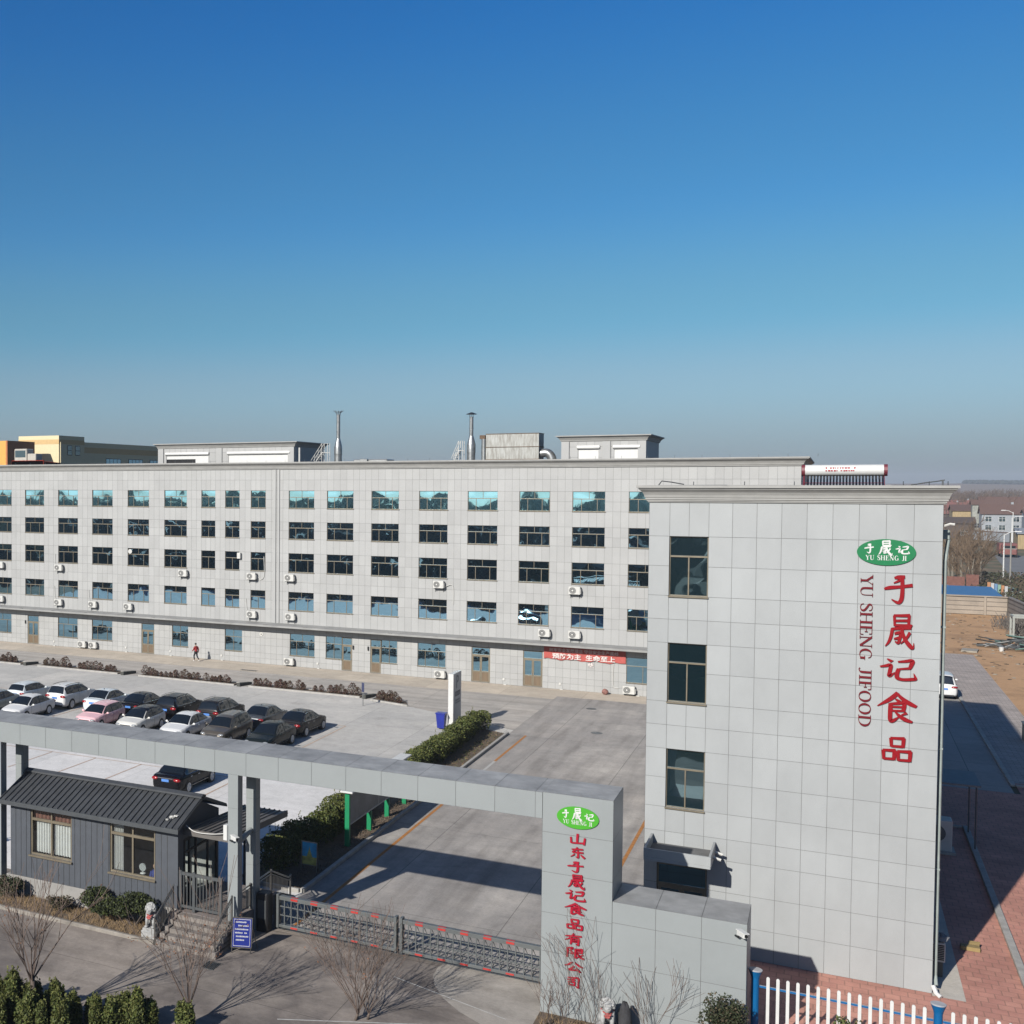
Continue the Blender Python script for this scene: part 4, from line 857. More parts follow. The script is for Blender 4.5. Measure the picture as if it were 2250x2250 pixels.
clad_box(-7.6, -5.52, YG, YGb, 0, 7.03, [-7.6, -5.52], [0, .73, 1.99, 3.23, 4.51, 5.78, 7.03], 'sign_column')
clad_box(-5.519, -1.87, YG + .003, YGb - .003, 0, 3.92, [-5.519, -4.3, -3.06, -1.87], [0, .73, 1.99, 3.27, 3.92], 'low_wall')
for x0 in (-18.55, -29.22):
    for y0, y1 in ((YG + .003, YG + .40), (YGb - .40, YGb - .003)):
        m = MB(); m.bbox(x0, x0 + .4, y0, y1, 0, 6.178, .008); o = m.build('post', PANEL, gate)
        m = MB()
        for z in (1.2, 2.45, 3.7, 4.95): m.box(x0 - .002, x0 + .402, y0 - .002, y1 + .002, z, z + .008)
        m.build('post_joint', JOINT, o)
m = MB(); m.tube([(-18.35, YG + .4, 3.55), (-18.35, YGb - .4, 3.78)], .1, 10); m.build('tie_pipe', PANEL, gate)
m = MB(); m.lathe([(.12, -.08), (.2, -.08), (.2, .08), (.12, .08)], (0, 0, 0), 14); o = m.build('pipe_collar', BLACK, gate); o.location = Vector((-18.35, YGb - .48, 3.78)) - gate.location; o.rotation_euler = (R(90), 0, 0)
m = MB(); m.bbox(-18.72, -18.552, YG - .05, YG + .2, 3.75, 4.3, .02); o = m.build('control_box', WHITE); tag(o, 'white control box on the side of the gate post beside the guardhouse', 'control box')
logo_sign('bright light green oval logo sign at the top of the gate column', -7.16, -5.93, 6.365, .345, YG, GREEN_L)
GC = [('shan', -6.79, -6.29, 5.53, 5.87), ('dong', -6.78, -6.31, 5.09, 5.44), ('yu', -6.84, -6.35, 4.65, 4.99), ('sheng', -6.81, -6.32, 4.16, 4.57), ('ji', -6.88, -6.30, 3.75, 4.09), ('shi', -6.9, -6.26, 3.33, 3.68), ('pin', -6.83, -6.37, 2.86, 3.17), ('you', -6.88, -6.37, 2.36, 2.72), ('xian', -6.85, -6.30, 1.95, 2.28), ('gong', -6.88, -6.34, 1.52, 1.83), ('si', -6.82, -6.41, 1.02, 1.35)]
char_column('wall_lettering', 'eleven small pinkish red characters down the front of the gate column', [c[0] for c in GC], YG, RED_P, [c[1:] for c in GC])
def camera_unit(label, loc, rz):
    t = thing('security_camera', label, 'camera', loc, rz)
    m = MB(); m.bbox(-.07, .07, -.36, 0, -.06, .07, .02); m.build('housing', WHITE, t, local=True)
    m = MB(); m.bbox(-.085, .085, -.40, .02, .072, .095, .008); m.build('sunshade', WHITE, t, local=True)
    m = MB(); m.cyly(0, -.372, -.362, 0, .05, 12); m.build('lens', BLACK, t, local=True)
    m = MB(); m.tube([(0, -.05, -.06), (0, .02, -.16), (0, .16, -.16)], .03, 6); m.build('mount', BLACK, t, local=True)
camera_unit('white security camera fixed to the front of the gate post beside the guardhouse', (-18.3, YG - .16, 3.95), R(55))
camera_unit('white security camera at the top right end of the low gate wall', (-2.08, YG - .16, 3.72), R(35))

# ------------------------------------------------------------------ guardhouse
gh = thing('guardhouse', 'low dark grey guardhouse with ribbed metal roof beside the gate', 'guardhouse', (-24.5, 38.5, 0))
m = MB(); m.bbox(-28.6, -20.62, 38.46, 42.2, 0, .78, .015); m.build('plinth', mat('plinth_concrete', (.40, .385, .36), .85, var=.12, scale=1.5), gh)
m = MB(); m.bbox(-20.615, -18.22, 38.32, 42.2, 0, .79, .015); m.build('porch_floor', mat('porch_tile', (.29, .25, .23), .8, var=.15, scale=2), gh)
W1 = (-27.42, -25.42, 1.76, 3.66); W2_ = (-23.66, -21.64, 1.70, 3.70)
m = MB(); x = -28.4; k = 0
gx = [-28.4 + .2605 * i for i in range(30)] ; gx[-1] = -20.65
bx_ = sorted(set([round(v, 3) for v in gx]))
tiled_wall(m, bx_, [.78, 3.82], [W1, W2_], lambda u, v, d: (u, 38.5 + d, v), depth=.10, g=.011, tint=.03, back=.02)
m.mi = 0
# right end wall with the doorway
ry = [38.5, 38.75, 39.0, 39.2]
tiled_wall(m, [38.5, 38.72, 38.95], [.78, 3.82], [], lambda u, v, d: (-20.65 - d, u, v), g=.011, back=.02)
m.mi = 0; m.quad((-20.65, 41.75, .78), (-20.65, 41.9, .78), (-20.65, 41.9, 3.82), (-20.65, 41.75, 3.82))
m.add([(-20.64, 38.5, 3.3), (-20.64, 41.9, 3.3), (-20.64, 41.9, 3.82), (-20.64, 40.2, 4.5), (-20.64, 38.5, 3.82)], [(0, 1, 2, 3, 4)])
m.quad((-28.4, 38.5, .78), (-28.4, 38.5, 3.82), (-28.4, 41.9, 3.82), (-28.4, 41.9, .78)); m.quad((-28.4, 41.9, .78), (-28.4, 41.9, 3.82), (-20.65, 41.9, 3.82), (-20.65, 41.9, .78))
m.build('wall', [SIDING, JOINT], gh)
m = MB(); m.quad((-28.3, 38.62, .79), (-20.7, 38.62, .79), (-20.7, 41.8, .79), (-28.3, 41.8, .79)); m.quad((-28.3, 41.8, .79), (-20.7, 41.8, .79), (-20.7, 41.8, 3.8), (-28.3, 41.8, 3.8)); m.quad((-28.3, 38.62, 3.78), (-28.3, 41.8, 3.78), (-20.7, 41.8, 3.78), (-20.7, 38.62, 3.78)); m.quad((-24.6, 38.7, .79), (-24.6, 41.8, .79), (-24.6, 41.8, 3.78), (-24.6, 38.7, 3.78))
m.build('interior', mat('room_walls', (.50, .50, .47), .9), gh)
# roof: two slopes with standing ribs
m = MB(); x0, x1 = -28.75, -20.45; ye, yr, yb, ze, zr = 38.12, 40.2, 42.28, 3.88, 4.66
m.hexa([(x0, ye, ze - .08), (x1, ye, ze - .08), (x1, yr, zr - .08), (x0, yr, zr - .08), (x0, ye, ze), (x1, ye, ze), (x1, yr, zr), (x0, yr, zr)])
m.hexa([(x0, yr, zr - .08), (x1, yr, zr - .08), (x1, yb, ze - .08), (x0, yb, ze - .08), (x0, yr, zr), (x1, yr, zr), (x1, yb, ze), (x0, yb, ze)])
n = 33; sl = (zr - ze) / (yr - ye)
for i in range(n):
    xx = x0 + .05 + (x1 - x0 - .1) * i / (n - 1)
    for (ya, za, yb2, zb2) in ((ye, ze, yr - .12, zr - .12 * sl), (yb, ze, yr + .12, zr - .12 * sl)):
        p = [(xx - .035, ya, za), (xx + .035, ya, za), (xx + .035, yb2, zb2), (xx - .035, yb2, zb2)]; p2 = [(xx - .018, ya, za + .055), (xx + .018, ya, za + .055), (xx + .018, yb2, zb2 + .055), (xx - .018, yb2, zb2 + .055)]
        m.hexa(p + p2 if ya < yb2 else [p[1], p[0], p[3], p[2], p2[1], p2[0], p2[3], p2[2]])
rf = m.build('roof', ROOF, gh)
m = MB(); m.hexa([(x0, yr - .2, zr - .02), (x1, yr - .2, zr - .02), (x1, yr, zr + .05), (x0, yr, zr + .05), (x0, yr - .2, zr + .05), (x1, yr - .2, zr + .05), (x1, yr, zr + .12), (x0, yr, zr + .12)]); m.hexa([(x0, yr, zr + .05), (x1, yr, zr + .05), (x1, yr + .2, zr - .02), (x0, yr + .2, zr - .02), (x0, yr, zr + .12), (x1, yr, zr + .12), (x1, yr + .2, zr + .05), (x0, yr + .2, zr + .05)]); m.build('ridge_cap', ROOF, rf)
m = MB(); m.box(x0 - .02, x1 + .02, ye - .05, ye - .002, ze - .14, ze + .035); m.build('eave_gutter', mat('gutter_grey', (.10, .11, .118), .5, .2), rf)
# porch canopy
m = MB(); A = [(-20.64, 38.95, 3.62), (-18.72, 38.95, 3.62), (-18.72, 44.2, 3.32), (-20.64, 44.2, 3.32)]
m.hexa(A + [(x, y, z + .07) for x, y, z in A])
for i in range(9):
    xx = -20.55 + .222 * i; p = [(xx - .03, 38.97, 3.69), (xx + .03, 38.97, 3.69), (xx + .03, 44.18, 3.39), (xx - .03, 44.18, 3.39)]
    m.hexa(p + [(xx - .015, 38.97, 3.735), (xx + .015, 38.97, 3.735), (xx + .015, 44.18, 3.435), (xx - .015, 44.18, 3.435)])
m.box(-20.66, -18.70, 38.90, 38.948, 3.5, 3.75); m.hexa([(-18.718, 38.95, 3.5), (-18.66, 38.95, 3.5), (-18.66, 44.2, 3.2), (-18.718, 44.2, 3.2), (-18.718, 38.95, 3.75), (-18.66, 38.95, 3.75), (-18.66, 44.2, 3.45), (-18.718, 44.2, 3.45)])
m.build('porch_canopy', mat('canopy_ribbed', (.19, .175, .16), .6, .1, var=.12, scale=2), gh)
for y in (43.9,):
    m = MB(); m.box(-20.5, -20.42, y, y + .08, 0, 3.36); m.build('canopy_post', GREYM, gh)
def gh_window(W, kind):
    x0, x1, z0, z1 = W; m = MB(); y = 38.55; t = .07; tz = z0 + (z1 - z0) * .76
    for a in ((x0, x0 + t), (x1 - t, x1)): m.box(a[0], a[1], y, y + .07, z0, z1)
    m.box(x0 + t, x1 - t, y, y + .07, z0, z0 + t); m.box(x0 + t, x1 - t, y, y + .07, z1 - t, z1); m.box(x0 + t, x1 - t, y - .01, y + .07, tz - .05, tz + .05); xm = (x0 + x1) / 2
    m.box(xm - .035, xm + .035, y - .005, y + .06, z0 + t, tz - .05); m.box(xm - .03, xm + .03, y + .005, y + .06, tz + .05, z1 - t); m.box(x0 - .04, x1 + .04, 38.40, 38.497, z0 - .06, z0 - .002)
    f = m.build('window', GOLD, gh); m = MB(); m.quad((x0 + t, y + .04, z0 + t), (x1 - t, y + .04, z0 + t), (x1 - t, y + .04, z1 - t), (x0 + t, y + .04, z1 - t)); m.build('pane', GLASS_H, f); return f
CURT = mat('white_curtain', (1.0,.98,.93), .9, var=.06); CURT_R = mat('brown_red_pelmet', (.30, .13, .095), .9, var=.25, scale=3)
def curtain(par, name, x0, x1, z0, z1, y, m_, waves, amp=.035):
    m = MB(); n = waves * 8
    for i in range(n):
        a, b = i / n, (i + 1) / n; ya = y + amp * math.sin(a * waves * 6.283); yb = y + amp * math.sin(b * waves * 6.283)
        m.quad((x0 + (x1 - x0) * a, ya, z0), (x0 + (x1 - x0) * b, yb, z0), (x0 + (x1 - x0) * b, yb, z1), (x0 + (x1 - x0) * a, ya, z1))
    m.build(name, m_, par, smooth=True)
f1 = gh_window(W1, 1); curtain(f1, 'curtain', -27.25, -26.5, 1.85, 3.2, 38.72, CURT, 6); curtain(f1, 'curtain', -26.4, -25.48, 1.85, 3.2, 38.72, CURT, 7); curtain(f1, 'pelmet', -27.36, -25.46, 3.2, 3.62, 38.70, CURT_R, 10)
f2 = gh_window(W2_, 1); curtain(f2, 'curtain', -23.6, -23.15, 1.76, 3.64, 38.72, CURT, 6)
t = thing('white_fan', 'pale round fan on the sill inside the right guardhouse window', 'fan', (-22.35, 38.8, 1.77)); m = MB(); m.cyly(-22.35, 38.78, 38.84, 2.0, .15, 20); m.build('fan_cage', mat('fan_grey', (.42, .44, .43), .6), t); m = MB(); m.lathe([(.12, 0), (.1, .03), (.02, .05), (.02, .12)], (-22.35, 38.82, 1.76), 12); m.build('fan_base', WHITE_P, t)
# sitting guard seen through the window
t = thing('person', 'person in a blue jacket sitting behind the right guardhouse window', 'person', (-21.82, 38.85, .79))
m = MB(); m.ico((-21.82, 38.88, 2.12), .115, (.9, 1, 1.15), 10, 8); m.tube([(-21.82, 38.9, 2.03), (-21.82, 38.92, 1.85), (-21.82, 39.0, 1.35), (-21.82, 39.0, 1.28), (-21.8, 38.75, 1.28), (-21.8, 38.7, .82)], [.055, .12, .15, .15, .11, .06], 10); m.build('body', mat('skin', (.50, .30, .20), .6), t, smooth=True)
m = MB(); m.tube([(-21.82, 38.9, 1.98), (-21.82, 38.9, 1.93), (-21.82, 38.92, 1.8), (-21.82, 38.98, 1.28)], [.06, .17, .19, .17], 12); m.tube([(-22.0, 38.88, 1.88), (-22.03, 38.8, 1.6), (-21.95, 38.66, 1.62)], [.06, .055, .05], 8); m.tube([(-21.64, 38.88, 1.88), (-21.62, 38.8, 1.6), (-21.7, 38.66, 1.62)], [.06, .055, .05], 8); m.build('jacket', mat('blue_jacket', (.025, .05, .26), .8), t, smooth=True)
m = MB(); m.ico((-21.82, 38.9, 2.16), .122, (.92, 1, 1.0), 10, 5); m.build('hair', BLACK, t, smooth=True)
m = MB(); m.tube([(-21.82, 39.0, .79), (-21.82, 39.0, 1.14)], .05, 8); m.bbox(-22.05, -21.6, 38.8, 39.22, 1.14, 1.18, .02); o = m.build('stool', BLACK); tag(o, 'black stool under the seated guard inside the guardhouse', 'stool')
# glazed door front on the right end
m = MB()
for y0, y1 in ((38.95, 39.03), (39.36, 39.42), (39.9, 39.97), (40.9, 40.97), (41.67, 41.75)): m.box(-20.70, -20.62, y0, y1, .8, 3.3)
m.box(-20.70, -20.62, 39.03, 41.67, 3.22, 3.3); m.box(-20.69, -20.63, 39.03, 41.67, 2.75, 2.82); m.box(-20.69, -20.63, 39.03, 39.9, 1.55, 1.61)
d = m.build('door_frame', BLACK, gh); m = MB(); m.quad((-20.66, 39.03, .85), (-20.66, 41.67, .85), (-20.66, 41.67, 3.22), (-20.66, 39.03, 3.22)); m.build('pane', GLASS_H, d)
m = MB(); m.bbox(-20.9, -20.5, 38.3, 38.312, 3.84, 3.85, .002)
# plastic cable over the canopy
m = MB(); m.tube(catmull([(-20.5, 38.85, 3.9), (-20.1, 38.8, 3.72), (-19.4, 38.8, 3.74), (-18.75, 38.7, 3.9)], 6), .018, 5); o = m.build('cable', WHITE_P); tag(o, 'thin white cable sagging from the guardhouse eave to the gate post', 'cable')
m = MB(); m.ico((-21.05, 38.72, 4.16), .10, (1.3, 1, .45), 8, 5, .35, random.Random(2)); m.ico((-20.9, 38.8, 4.2), .07, (1.3, 1, .45), 8, 5, .35, random.Random(3)); m.ico((-21.15, 38.55, 4.09), .07, (1, 1, .4), 8, 5, .35, random.Random(5)); o = m.build('rag', WHITE_P); tag(o, 'crumpled white rag on the right end of the guardhouse roof', 'rag')

# stairs, railings, porch gate
STAIR = mat('stair_stone', (.30, .265, .235), .85, var=.16, scale=2.5, bump=.1)
t = thing('entrance_stairs', 'worn stone steps climbing to the guardhouse porch', 'stairs', (-19.4, 37.5, 0))
m = MB(); ns = 5; y0, y1 = 36.75, 38.3
for i in range(ns):
    ya = y0 + (y1 - y0) * i / ns; m.bbox(-20.4, -18.42, ya, 38.315, .158 * i + (.002 if i else 0), .158 * (i + 1), .012)
m.build('steps', STAIR, t)
for xa, xb in ((-20.62, -20.41), (-18.41, -18.2)):
    m = MB()
    for i in range(ns):
        ya = y0 - .03 + (y1 - y0) * i / ns; m.bbox(xa, xb, ya, 38.31, .158 * i + (.003 if i else 0), .158 * (i + 1) + .06, .012)
    m.build('stringer', STAIR, t)
def railing(name, label, pts, posts, zb, h=.95, bars=True, gap=.13):
    """pts: top rail points; zb(i fraction)->base height under the rail"""
    t = thing(name, label, 'railing', (pts[0][0], pts[0][1], 0))
    m = MB(); m.tube(pts, .03, 8); m.build('handrail', STAINLESS, t, smooth=True, angle=40)
    m = MB(); low = [(x, y, z - .78) for x, y, z in pts]; m.tube([(x, y, z - .12) for x, y, z in pts], .018, 6); m.tube(low, .018, 6)
    for a, b in zip(pts[:-1], pts[1:]):
        L = (Vector(a) - Vector(b)).length; n = max(1, int(L / gap))
        for i in range(1, n):
            q = i / n; p = [a[k] + (b[k] - a[k]) * q for k in range(3)]; m.tube([(p[0], p[1], p[2] - .12), (p[0], p[1], p[2] - .78)], .011, 5, False)
    m.build('balusters', STAINLESS, t)
    for (x, y, z), b in zip(posts, zb):
        m = MB(); m.tube([(x, y, b), (x, y, z + .02)], .032, 8); m.ico((x, y, z + .03), .045, (1, 1, 1), 8, 6); m.build('post', STAINLESS, t)
railing('stair_railing', 'steel railing on the left side of the porch steps behind the stone lion', [(-20.72, 36.85, .95), (-20.72, 38.25, 1.72)], [(-20.72, 36.85, .95), (-20.72, 38.25, 1.72)], [0, .0])
railing('stair_railing', 'steel railing on the right side of the porch steps by the blue notice', [(-18.3, 36.85, 1.0), (-18.3, 38.25, 1.74)], [(-18.3, 36.85, 1.0), (-18.3, 38.25, 1.74)], [.2, .79])
railing('ramp_railing', 'steel railing running down the back ramp beyond the gate posts', [(-18.33, 40.5, 1.70), (-18.33, 41.8, 1.70), (-18.33, 43.55, .95), (-18.4, 43.9, .9)], [(-18.33, 40.5, 1.7), (-18.33, 41.8, 1.7), (-18.4, 43.9, .9)], [.79, .79, 0])
railing('porch_railing', 'short perforated steel railing between the two gate posts', [(-18.33, 38.9, 1.72), (-18.33, 39.9, 1.72)], [(-18.33, 38.9, 1.72), (-18.33, 39.9, 1.72)], [.79, .79], gap=.09)
m = MB(); m.hexa([(-20.6, 42.21, 0), (-18.35, 42.21, 0), (-18.35, 44.2, 0), (-20.6, 44.2, 0), (-20.6, 42.21, .78), (-18.35, 42.21, .78), (-18.35, 44.2, .02), (-20.6, 44.2, .02)]); o = m.build('ramp', KERB); tag(o, 'concrete ramp sloping down behind the guardhouse porch', 'ramp')
t = thing('porch_gate', 'grey slatted metal gate closing the porch at the top of the steps', 'gate', (-19.6, 38.45, .8))
m = MB(); 
for xa, xb in ((-20.58, -20.46), (-18.92, -18.80), (-20.02, -19.9)): m.bbox(xa, xb, 38.42, 38.50, .82, 2.3, .01)
for za in ((2.14, 2.26), (.92, 1.02)): m.box(-20.459, -20.021, 38.43, 38.49, *za); m.box(-19.899, -18.921, 38.43, 38.49, *za)
m.build('frame', GREYM, t)
m = MB()
for i in range(11):
    xx = -20.38 + .135 * i
    if -20.05 < xx < -19.87: continue
    m.box(xx - .016, xx + .016, 38.445, 38.475, 1.02, 2.14)
m.build('bars', GREYM, t)

# sliding gate
DG = mat('dark_grey_gate', (.19,.205,.205), .45, .25, var=.1); RR = mat('red_reflector', (.62, .055, .045), .4, var=.08)
def slide_gate(x0, x1, label, refl, z0=.10, z1=1.28):
    t = thing('sliding_gate', label, 'gate', ((x0 + x1) / 2, 40.6, 0))
    m = MB(); m.bbox(x0, x1, 40.5, 40.7, z1 - .14, z1, .015); m.build('top_rail', DG, t)
    m = MB(); m.bbox(x0, x1, 40.5, 40.7, z0, z0 + .10, .015); m.build('bottom_rail', DG, t)
    m = MB(); n = int((x1 - x0) / .262)
    for i in range(n + 1):
        xx = x0 + .06 + (x1 - x0 - .12) * i / n; m.box(xx - .018, xx + .018, 40.52, 40.55, z0 + .10, z1 - .14)
    for zz in (.45, .78): m.box(x0 + .02, x1 - .02, 40.552, 40.58, z0 + zz - .02, z0 + zz + .02)
    m.build('bars', DG, t)
    m = MB()
    for i in range(n):
        xx = x0 + .06 + (x1 - x0 - .12) * i / n; m.tube([(xx, 40.66, z0 + .12), (xx + .2, 40.66, z0 + .58), (xx, 40.66, z0 + 1.0)], .014, 4)
    m.build('folding_lattice', DG, t)
    for x in refl:
        for za, zb in ((z1 - .105, z1 - .03), (z0 + .02, z0 + .08)):
            m = MB(); m.bbox(x, x + .27, 40.485, 40.499, za, zb, .004); m.build('reflector', RR, t)
        m = MB(); m.bbox(x, x + .27, 40.52, 40.62, z1 + .001, z1 + .006, .002); m.build('reflector', RR, t)
    for x in (x0 + .02, x1 - .12):
        m = MB(); m.bbox(x, x + .10, 40.46, 40.74, z0 - .02, z1 + .06, .01); m.build('end_post', DG, t)
    for x in (x0 + .3, x1 - .3):
        m = MB(); m.cyly(x, 40.56, 40.64, .07, .075, 12); m.build('wheel', BLACK, t)
slide_gate(-17.55, -12.90, 'left dark grey sliding gate leaf with red reflectors, beside the motor box', [-16.96, -16.18, -15.4, -14.62, -13.86])
slide_gate(-12.83, -7.72, 'right dark grey sliding gate leaf with red reflectors, ending behind the sign column', [-12.26, -11.46, -10.68, -9.9, -9.14])
t = thing('motor_box', 'black gate motor cabinet between the gate post and the sliding gate', 'motor box', (-17.9, 40.3, 0)); m = MB(); m.bbox(-18.12, -17.66, 39.95, 40.46, 0, 1.45, .04); m.build('cabinet', BLACK, t); m = MB(); m.bbox(-18.05, -17.72, 39.93, 39.948, .5, 1.2, .01); m.build('cover', GREYM, t)
m = MB(); m.box(-17.66, -17.6, 40.5, 40.7, 0, 1.3); m.box(-17.6, -7.7, 40.58, 40.64, -.003, .012); o = m.build('gate_track', GREYM); tag(o, 'steel ground track and guide post under the sliding gate', 'track')
m = MB()
for i in range(7): m.box(-18.35 + .07 * i, -18.31 + .07 * i, 35.9, 36.5, -.007, .012)
m.box(-18.37, -17.86, 35.88, 35.9, -.007, .012); m.box(-18.37, -17.86, 36.5, 36.52, -.007, .012); o = m.build('drain_grate', GREYM); tag(o, 'iron drain grate in the street at the foot of the porch steps', 'drain grate')

# notice stands
BLUE = mat('blue_notice', (.012, .03, .30), .4, var=.06)
t = thing('notice_stand', 'blue notice board with white lines of writing on a steel stand by the steps', 'notice board', (-17.6, 37.8, 0))
def P(u, v): # board plane: leaning a little back
    return (-18.0 + .62 * u + .10 * v * .0, 37.62 + .25 * u + .10 * v, .22 + 1.0 * v)
def slab(mb, u0, u1, v0, v1, d0, d1):
    nrm = Vector((.37, -.93, .08)).normalized() * -1
    q = [Vector(P(u, v)) for u, v in ((u0, v0), (u1, v0), (u1, v1), (u0, v1))]
    mb.hexa([tuple(p - nrm * d0) for p in (q[0], q[1], q[2], q[3])] + [tuple(p - nrm * d1) for p in (q[0], q[1], q[2], q[3])])
m = MB(); slab(m, 0, 1, 0, 1, 0, .02); m.build('board', BLUE, t)
m = MB()
for a in ((-.05, 0, -.03, 1.03), (1, 1.05, -.03, 1.03), (0, 1, -.04, 0), (0, 1, 1, 1.04)): slab(m, a[0], a[1], a[2], a[3], -.005, .03)
m.tube([P(.0, -.22), P(0, 0)], .018, 6); m.tube([P(1, -.22), P(1, 0)], .018, 6); m.tube([P(0, .8), (-18.0, 38.15, .0)], .015, 6); m.tube([P(1, .8), (-17.35, 38.4, .0)], .015, 6); m.build('stand', STAINLESS, t)
m = MB()
for a in ((.06, .94, .955, .97), (.06, .94, .03, .045), (.06, .075, .045, .955), (.925, .94, .045, .955)): slab(m, *a, .021, .0225)
rng = random.Random(12)
for i, (a, b) in enumerate(((.17, .76), (.3, .8), (.14, .84), (.14, .86), (.2, .86), (.2, .62))):
    v = .84 - i * .125; u = a
    while u < b:
        wd = rng.uniform(.045, .065); hh = rng.uniform(.05, .062)
        slab(m, u, u + wd * .42, v, v + hh, .021, .0225); slab(m, u + wd * .55, u + wd, v + .01, v + hh * .8, .021, .0225)
        u += wd + .018 + (.08 if rng.random() < .1 else 0)
m.build('lettering', WHITE, t)
t = thing('poster_stand', 'steel poster stand with a blue and yellow picture before the dark hedge', 'poster stand', (-18.9, 47.1, 0))
m = MB(); n = 10
SKYB = mat('poster_blue', (.10,.62,1.05), .5, var=.25, scale=3); POST_Y = mat('poster_yellow', (.75,.70,.20), .5, var=.35, scale=7)
m.box(-19.2, -18.56, 47.1, 47.12, .72, 1.32); m.build('poster', SKYB, t)
m = MB(); m.box(-19.2, -18.56, 47.1, 47.12, .38, .719); m.add([(-19.0, 47.098, .72), (-18.74, 47.098, .72), (-18.85, 47.098, 1.05), (-18.87, 47.098, 1.18), (-18.9, 47.098, 1.02)], [(0, 1, 2, 3, 4)]); m.build('poster_print', POST_Y, t)
m = MB()
for x in (-19.23, -18.53): m.tube([(x, 47.0, 0), (x, 47.09, .75), (x, 47.11, 1.36)], .016, 6); m.tube([(x, 47.5, 0), (x, 47.14, 1.0)], .014, 6)
m.tube([(-19.23, 47.11, 1.35), (-18.53, 47.11, 1.35)], .016, 6); m.tube([(-19.23, 47.08, .36), (-18.53, 47.08, .36)], .016, 6); m.build('frame', STAINLESS, t)
t = thing('small_notice', 'small white notice with a round mark in front of the dark hedge', 'notice', (-19.95, 47.3, 0)); m = MB(); m.box(-20.06, -19.83, 47.3, 47.315, .32, 1.0); m.build('board', WHITE_P, t); m = MB(); m.tube([(-19.95, 47.33, 0), (-19.95, 47.33, .9)], .02, 6); m.build('stake', GREYM, t)
m = MB()
for k in range(20): a, b = 2 * math.pi * k / 20, 2 * math.pi * (k + 1) / 20; m.tube([(-19.945 + .07 * math.cos(a), 47.296, .75 + .08 * math.sin(a)), (-19.945 + .07 * math.cos(b), 47.296, .75 + .08 * math.sin(b))], .008, 4)
for z in (.58, .52, .46): m.box(-20.0, -19.88, 47.294, 47.299, z, z + .025)
m.build('mark', mat('brown_print', (.22, .08, .05), .6), t)
# bulletin board
GPOST = mat('green_post', (.0, .30, .115), .45, var=.06)
t = thing('bulletin_board', 'long bulletin board on green posts along the drive hedge', 'bulletin board', (-18.75, 54.4, 0))
for y, h in ((51.45, 2.55), (54.45, .98), (57.1, .98), (59.9, 2.55)):
    m = MB(); m.bbox(-18.87, -18.65, y - .09, y + .09, 0, h, .012); m.build('post', GPOST, t)
m = MB(); m.box(-18.80, -18.72, 51.56, 59.78, 1.05, 2.4); m.build('panel', mat('board_face', (.30, .31, .31), .5, var=.25, scale=1.2), t)
m = MB(); m.box(-18.83, -18.69, 51.545, 51.585, 1.0, 2.45); m.box(-18.82, -18.70, 51.6, 59.75, .98, 1.045); m.box(-18.82, -18.70, 55.6, 55.66, 1.05, 2.4); m.build('frame', WHITE_P, t)
m = MB(); m.bbox(-19.05, -18.45, 51.2, 60.1, 2.56, 2.64, .02); m.build('hood', WHITE, t)

# stone lions
STONE = mat('pale_lion_stone', (.50, .50, .485), .8, var=.2, scale=9, bump=.3, bscale=30)
def lion(loc, rz, label):
    t = thing('stone_lion', label, 'statue', loc, rz); rng = random.Random(6)
    m = MB(); m.bbox(-.30, .30, -.42, .42, 0, .34, .03); m.bbox(-.26, .26, -.38, .38, .342, .42, .02); m.build('pedestal', STONE, t, local=True)
    m = MB()
    m.tube(catmull([(0, .28, .50), (0, .18, .62), (0, 0, .80), (0, -.10, .98), (0, -.14, 1.06)], 5), [.17, .19, .2, .2, .2, .2, .2, .2, .2, .2, .2, .19, .18, .18, .17, .17, .16, .16, .15, .14, .14], 12)
    for s in (-1, 1):
        m.tube([(.12 * s, -.16, .92), (.13 * s, -.24, .66), (.13 * s, -.26, .48)], [.085, .065, .055], 8); m.ico((.13 * s, -.30, .46), .075, (1, 1.35, .7), 8, 6)
        m.ico((.15 * s, .16, .56), .15, (.8, 1.25, .95), 10, 7); m.ico((.16 * s, -.02, .46), .075, (1, 1.5, .7), 8, 6)
    m.tube(catmull([(0, .36, .48), (0, .44, .62), (0, .38, .85), (0, .30, .92)], 5), .05, 8)
    m.ico((0, -.22, 1.10), .165, (1, 1, .95), 14, 10); m.ico((0, -.37, 1.05), .10, (1.1, .9, .75), 10, 7); m.ico((0, -.36, .99), .085, (1.05, .9, .5), 10, 6)
    m.ico((0, -.45, 1.09), .035, (1.3, .8, .8), 8, 6)
    for s in (-1, 1): m.ico((.075 * s, -.36, 1.14), .03, (1, .8, 1), 8, 6); m.ico((.15 * s, -.16, 1.2), .045, (.7, .5, 1.2), 8, 6)
    m.build('body', STONE, t, local=True, smooth=True)
    m = MB()
    for i in range(70):
        th = rng.uniform(.0, 1.9); ph = rng.uniform(-2.3, 2.3) + math.pi / 2
        r = .185; m.ico((r * math.sin(th) * math.cos(ph), -.17 + .17 * math.sin(th) * math.sin(ph), 1.1 + r * math.cos(th)), rng.uniform(.035, .055), (1, 1, 1), 6, 5)
    m.build('mane', STONE, t, local=True, smooth=True)
    m = MB()
    for i in range(26):
        a = rng.uniform(0, 6.28); q = rng.uniform(0, .085); m.ico((q * math.cos(a), -.37 - .03 * rng.random(), .86 + q * math.sin(a)), .034, (1, .7, 1), 6, 4)
    m.tube([(.18, -.1, .93), (.1, -.3, .9), (0, -.35, .88), (-.1, -.3, .9), (-.18, -.1, .93)], .02, 5); m.build('red_rosette', mat('faded_red_ribbon', (.52, .11, .10), .8, var=.25, scale=8), t, local=True)
    return t
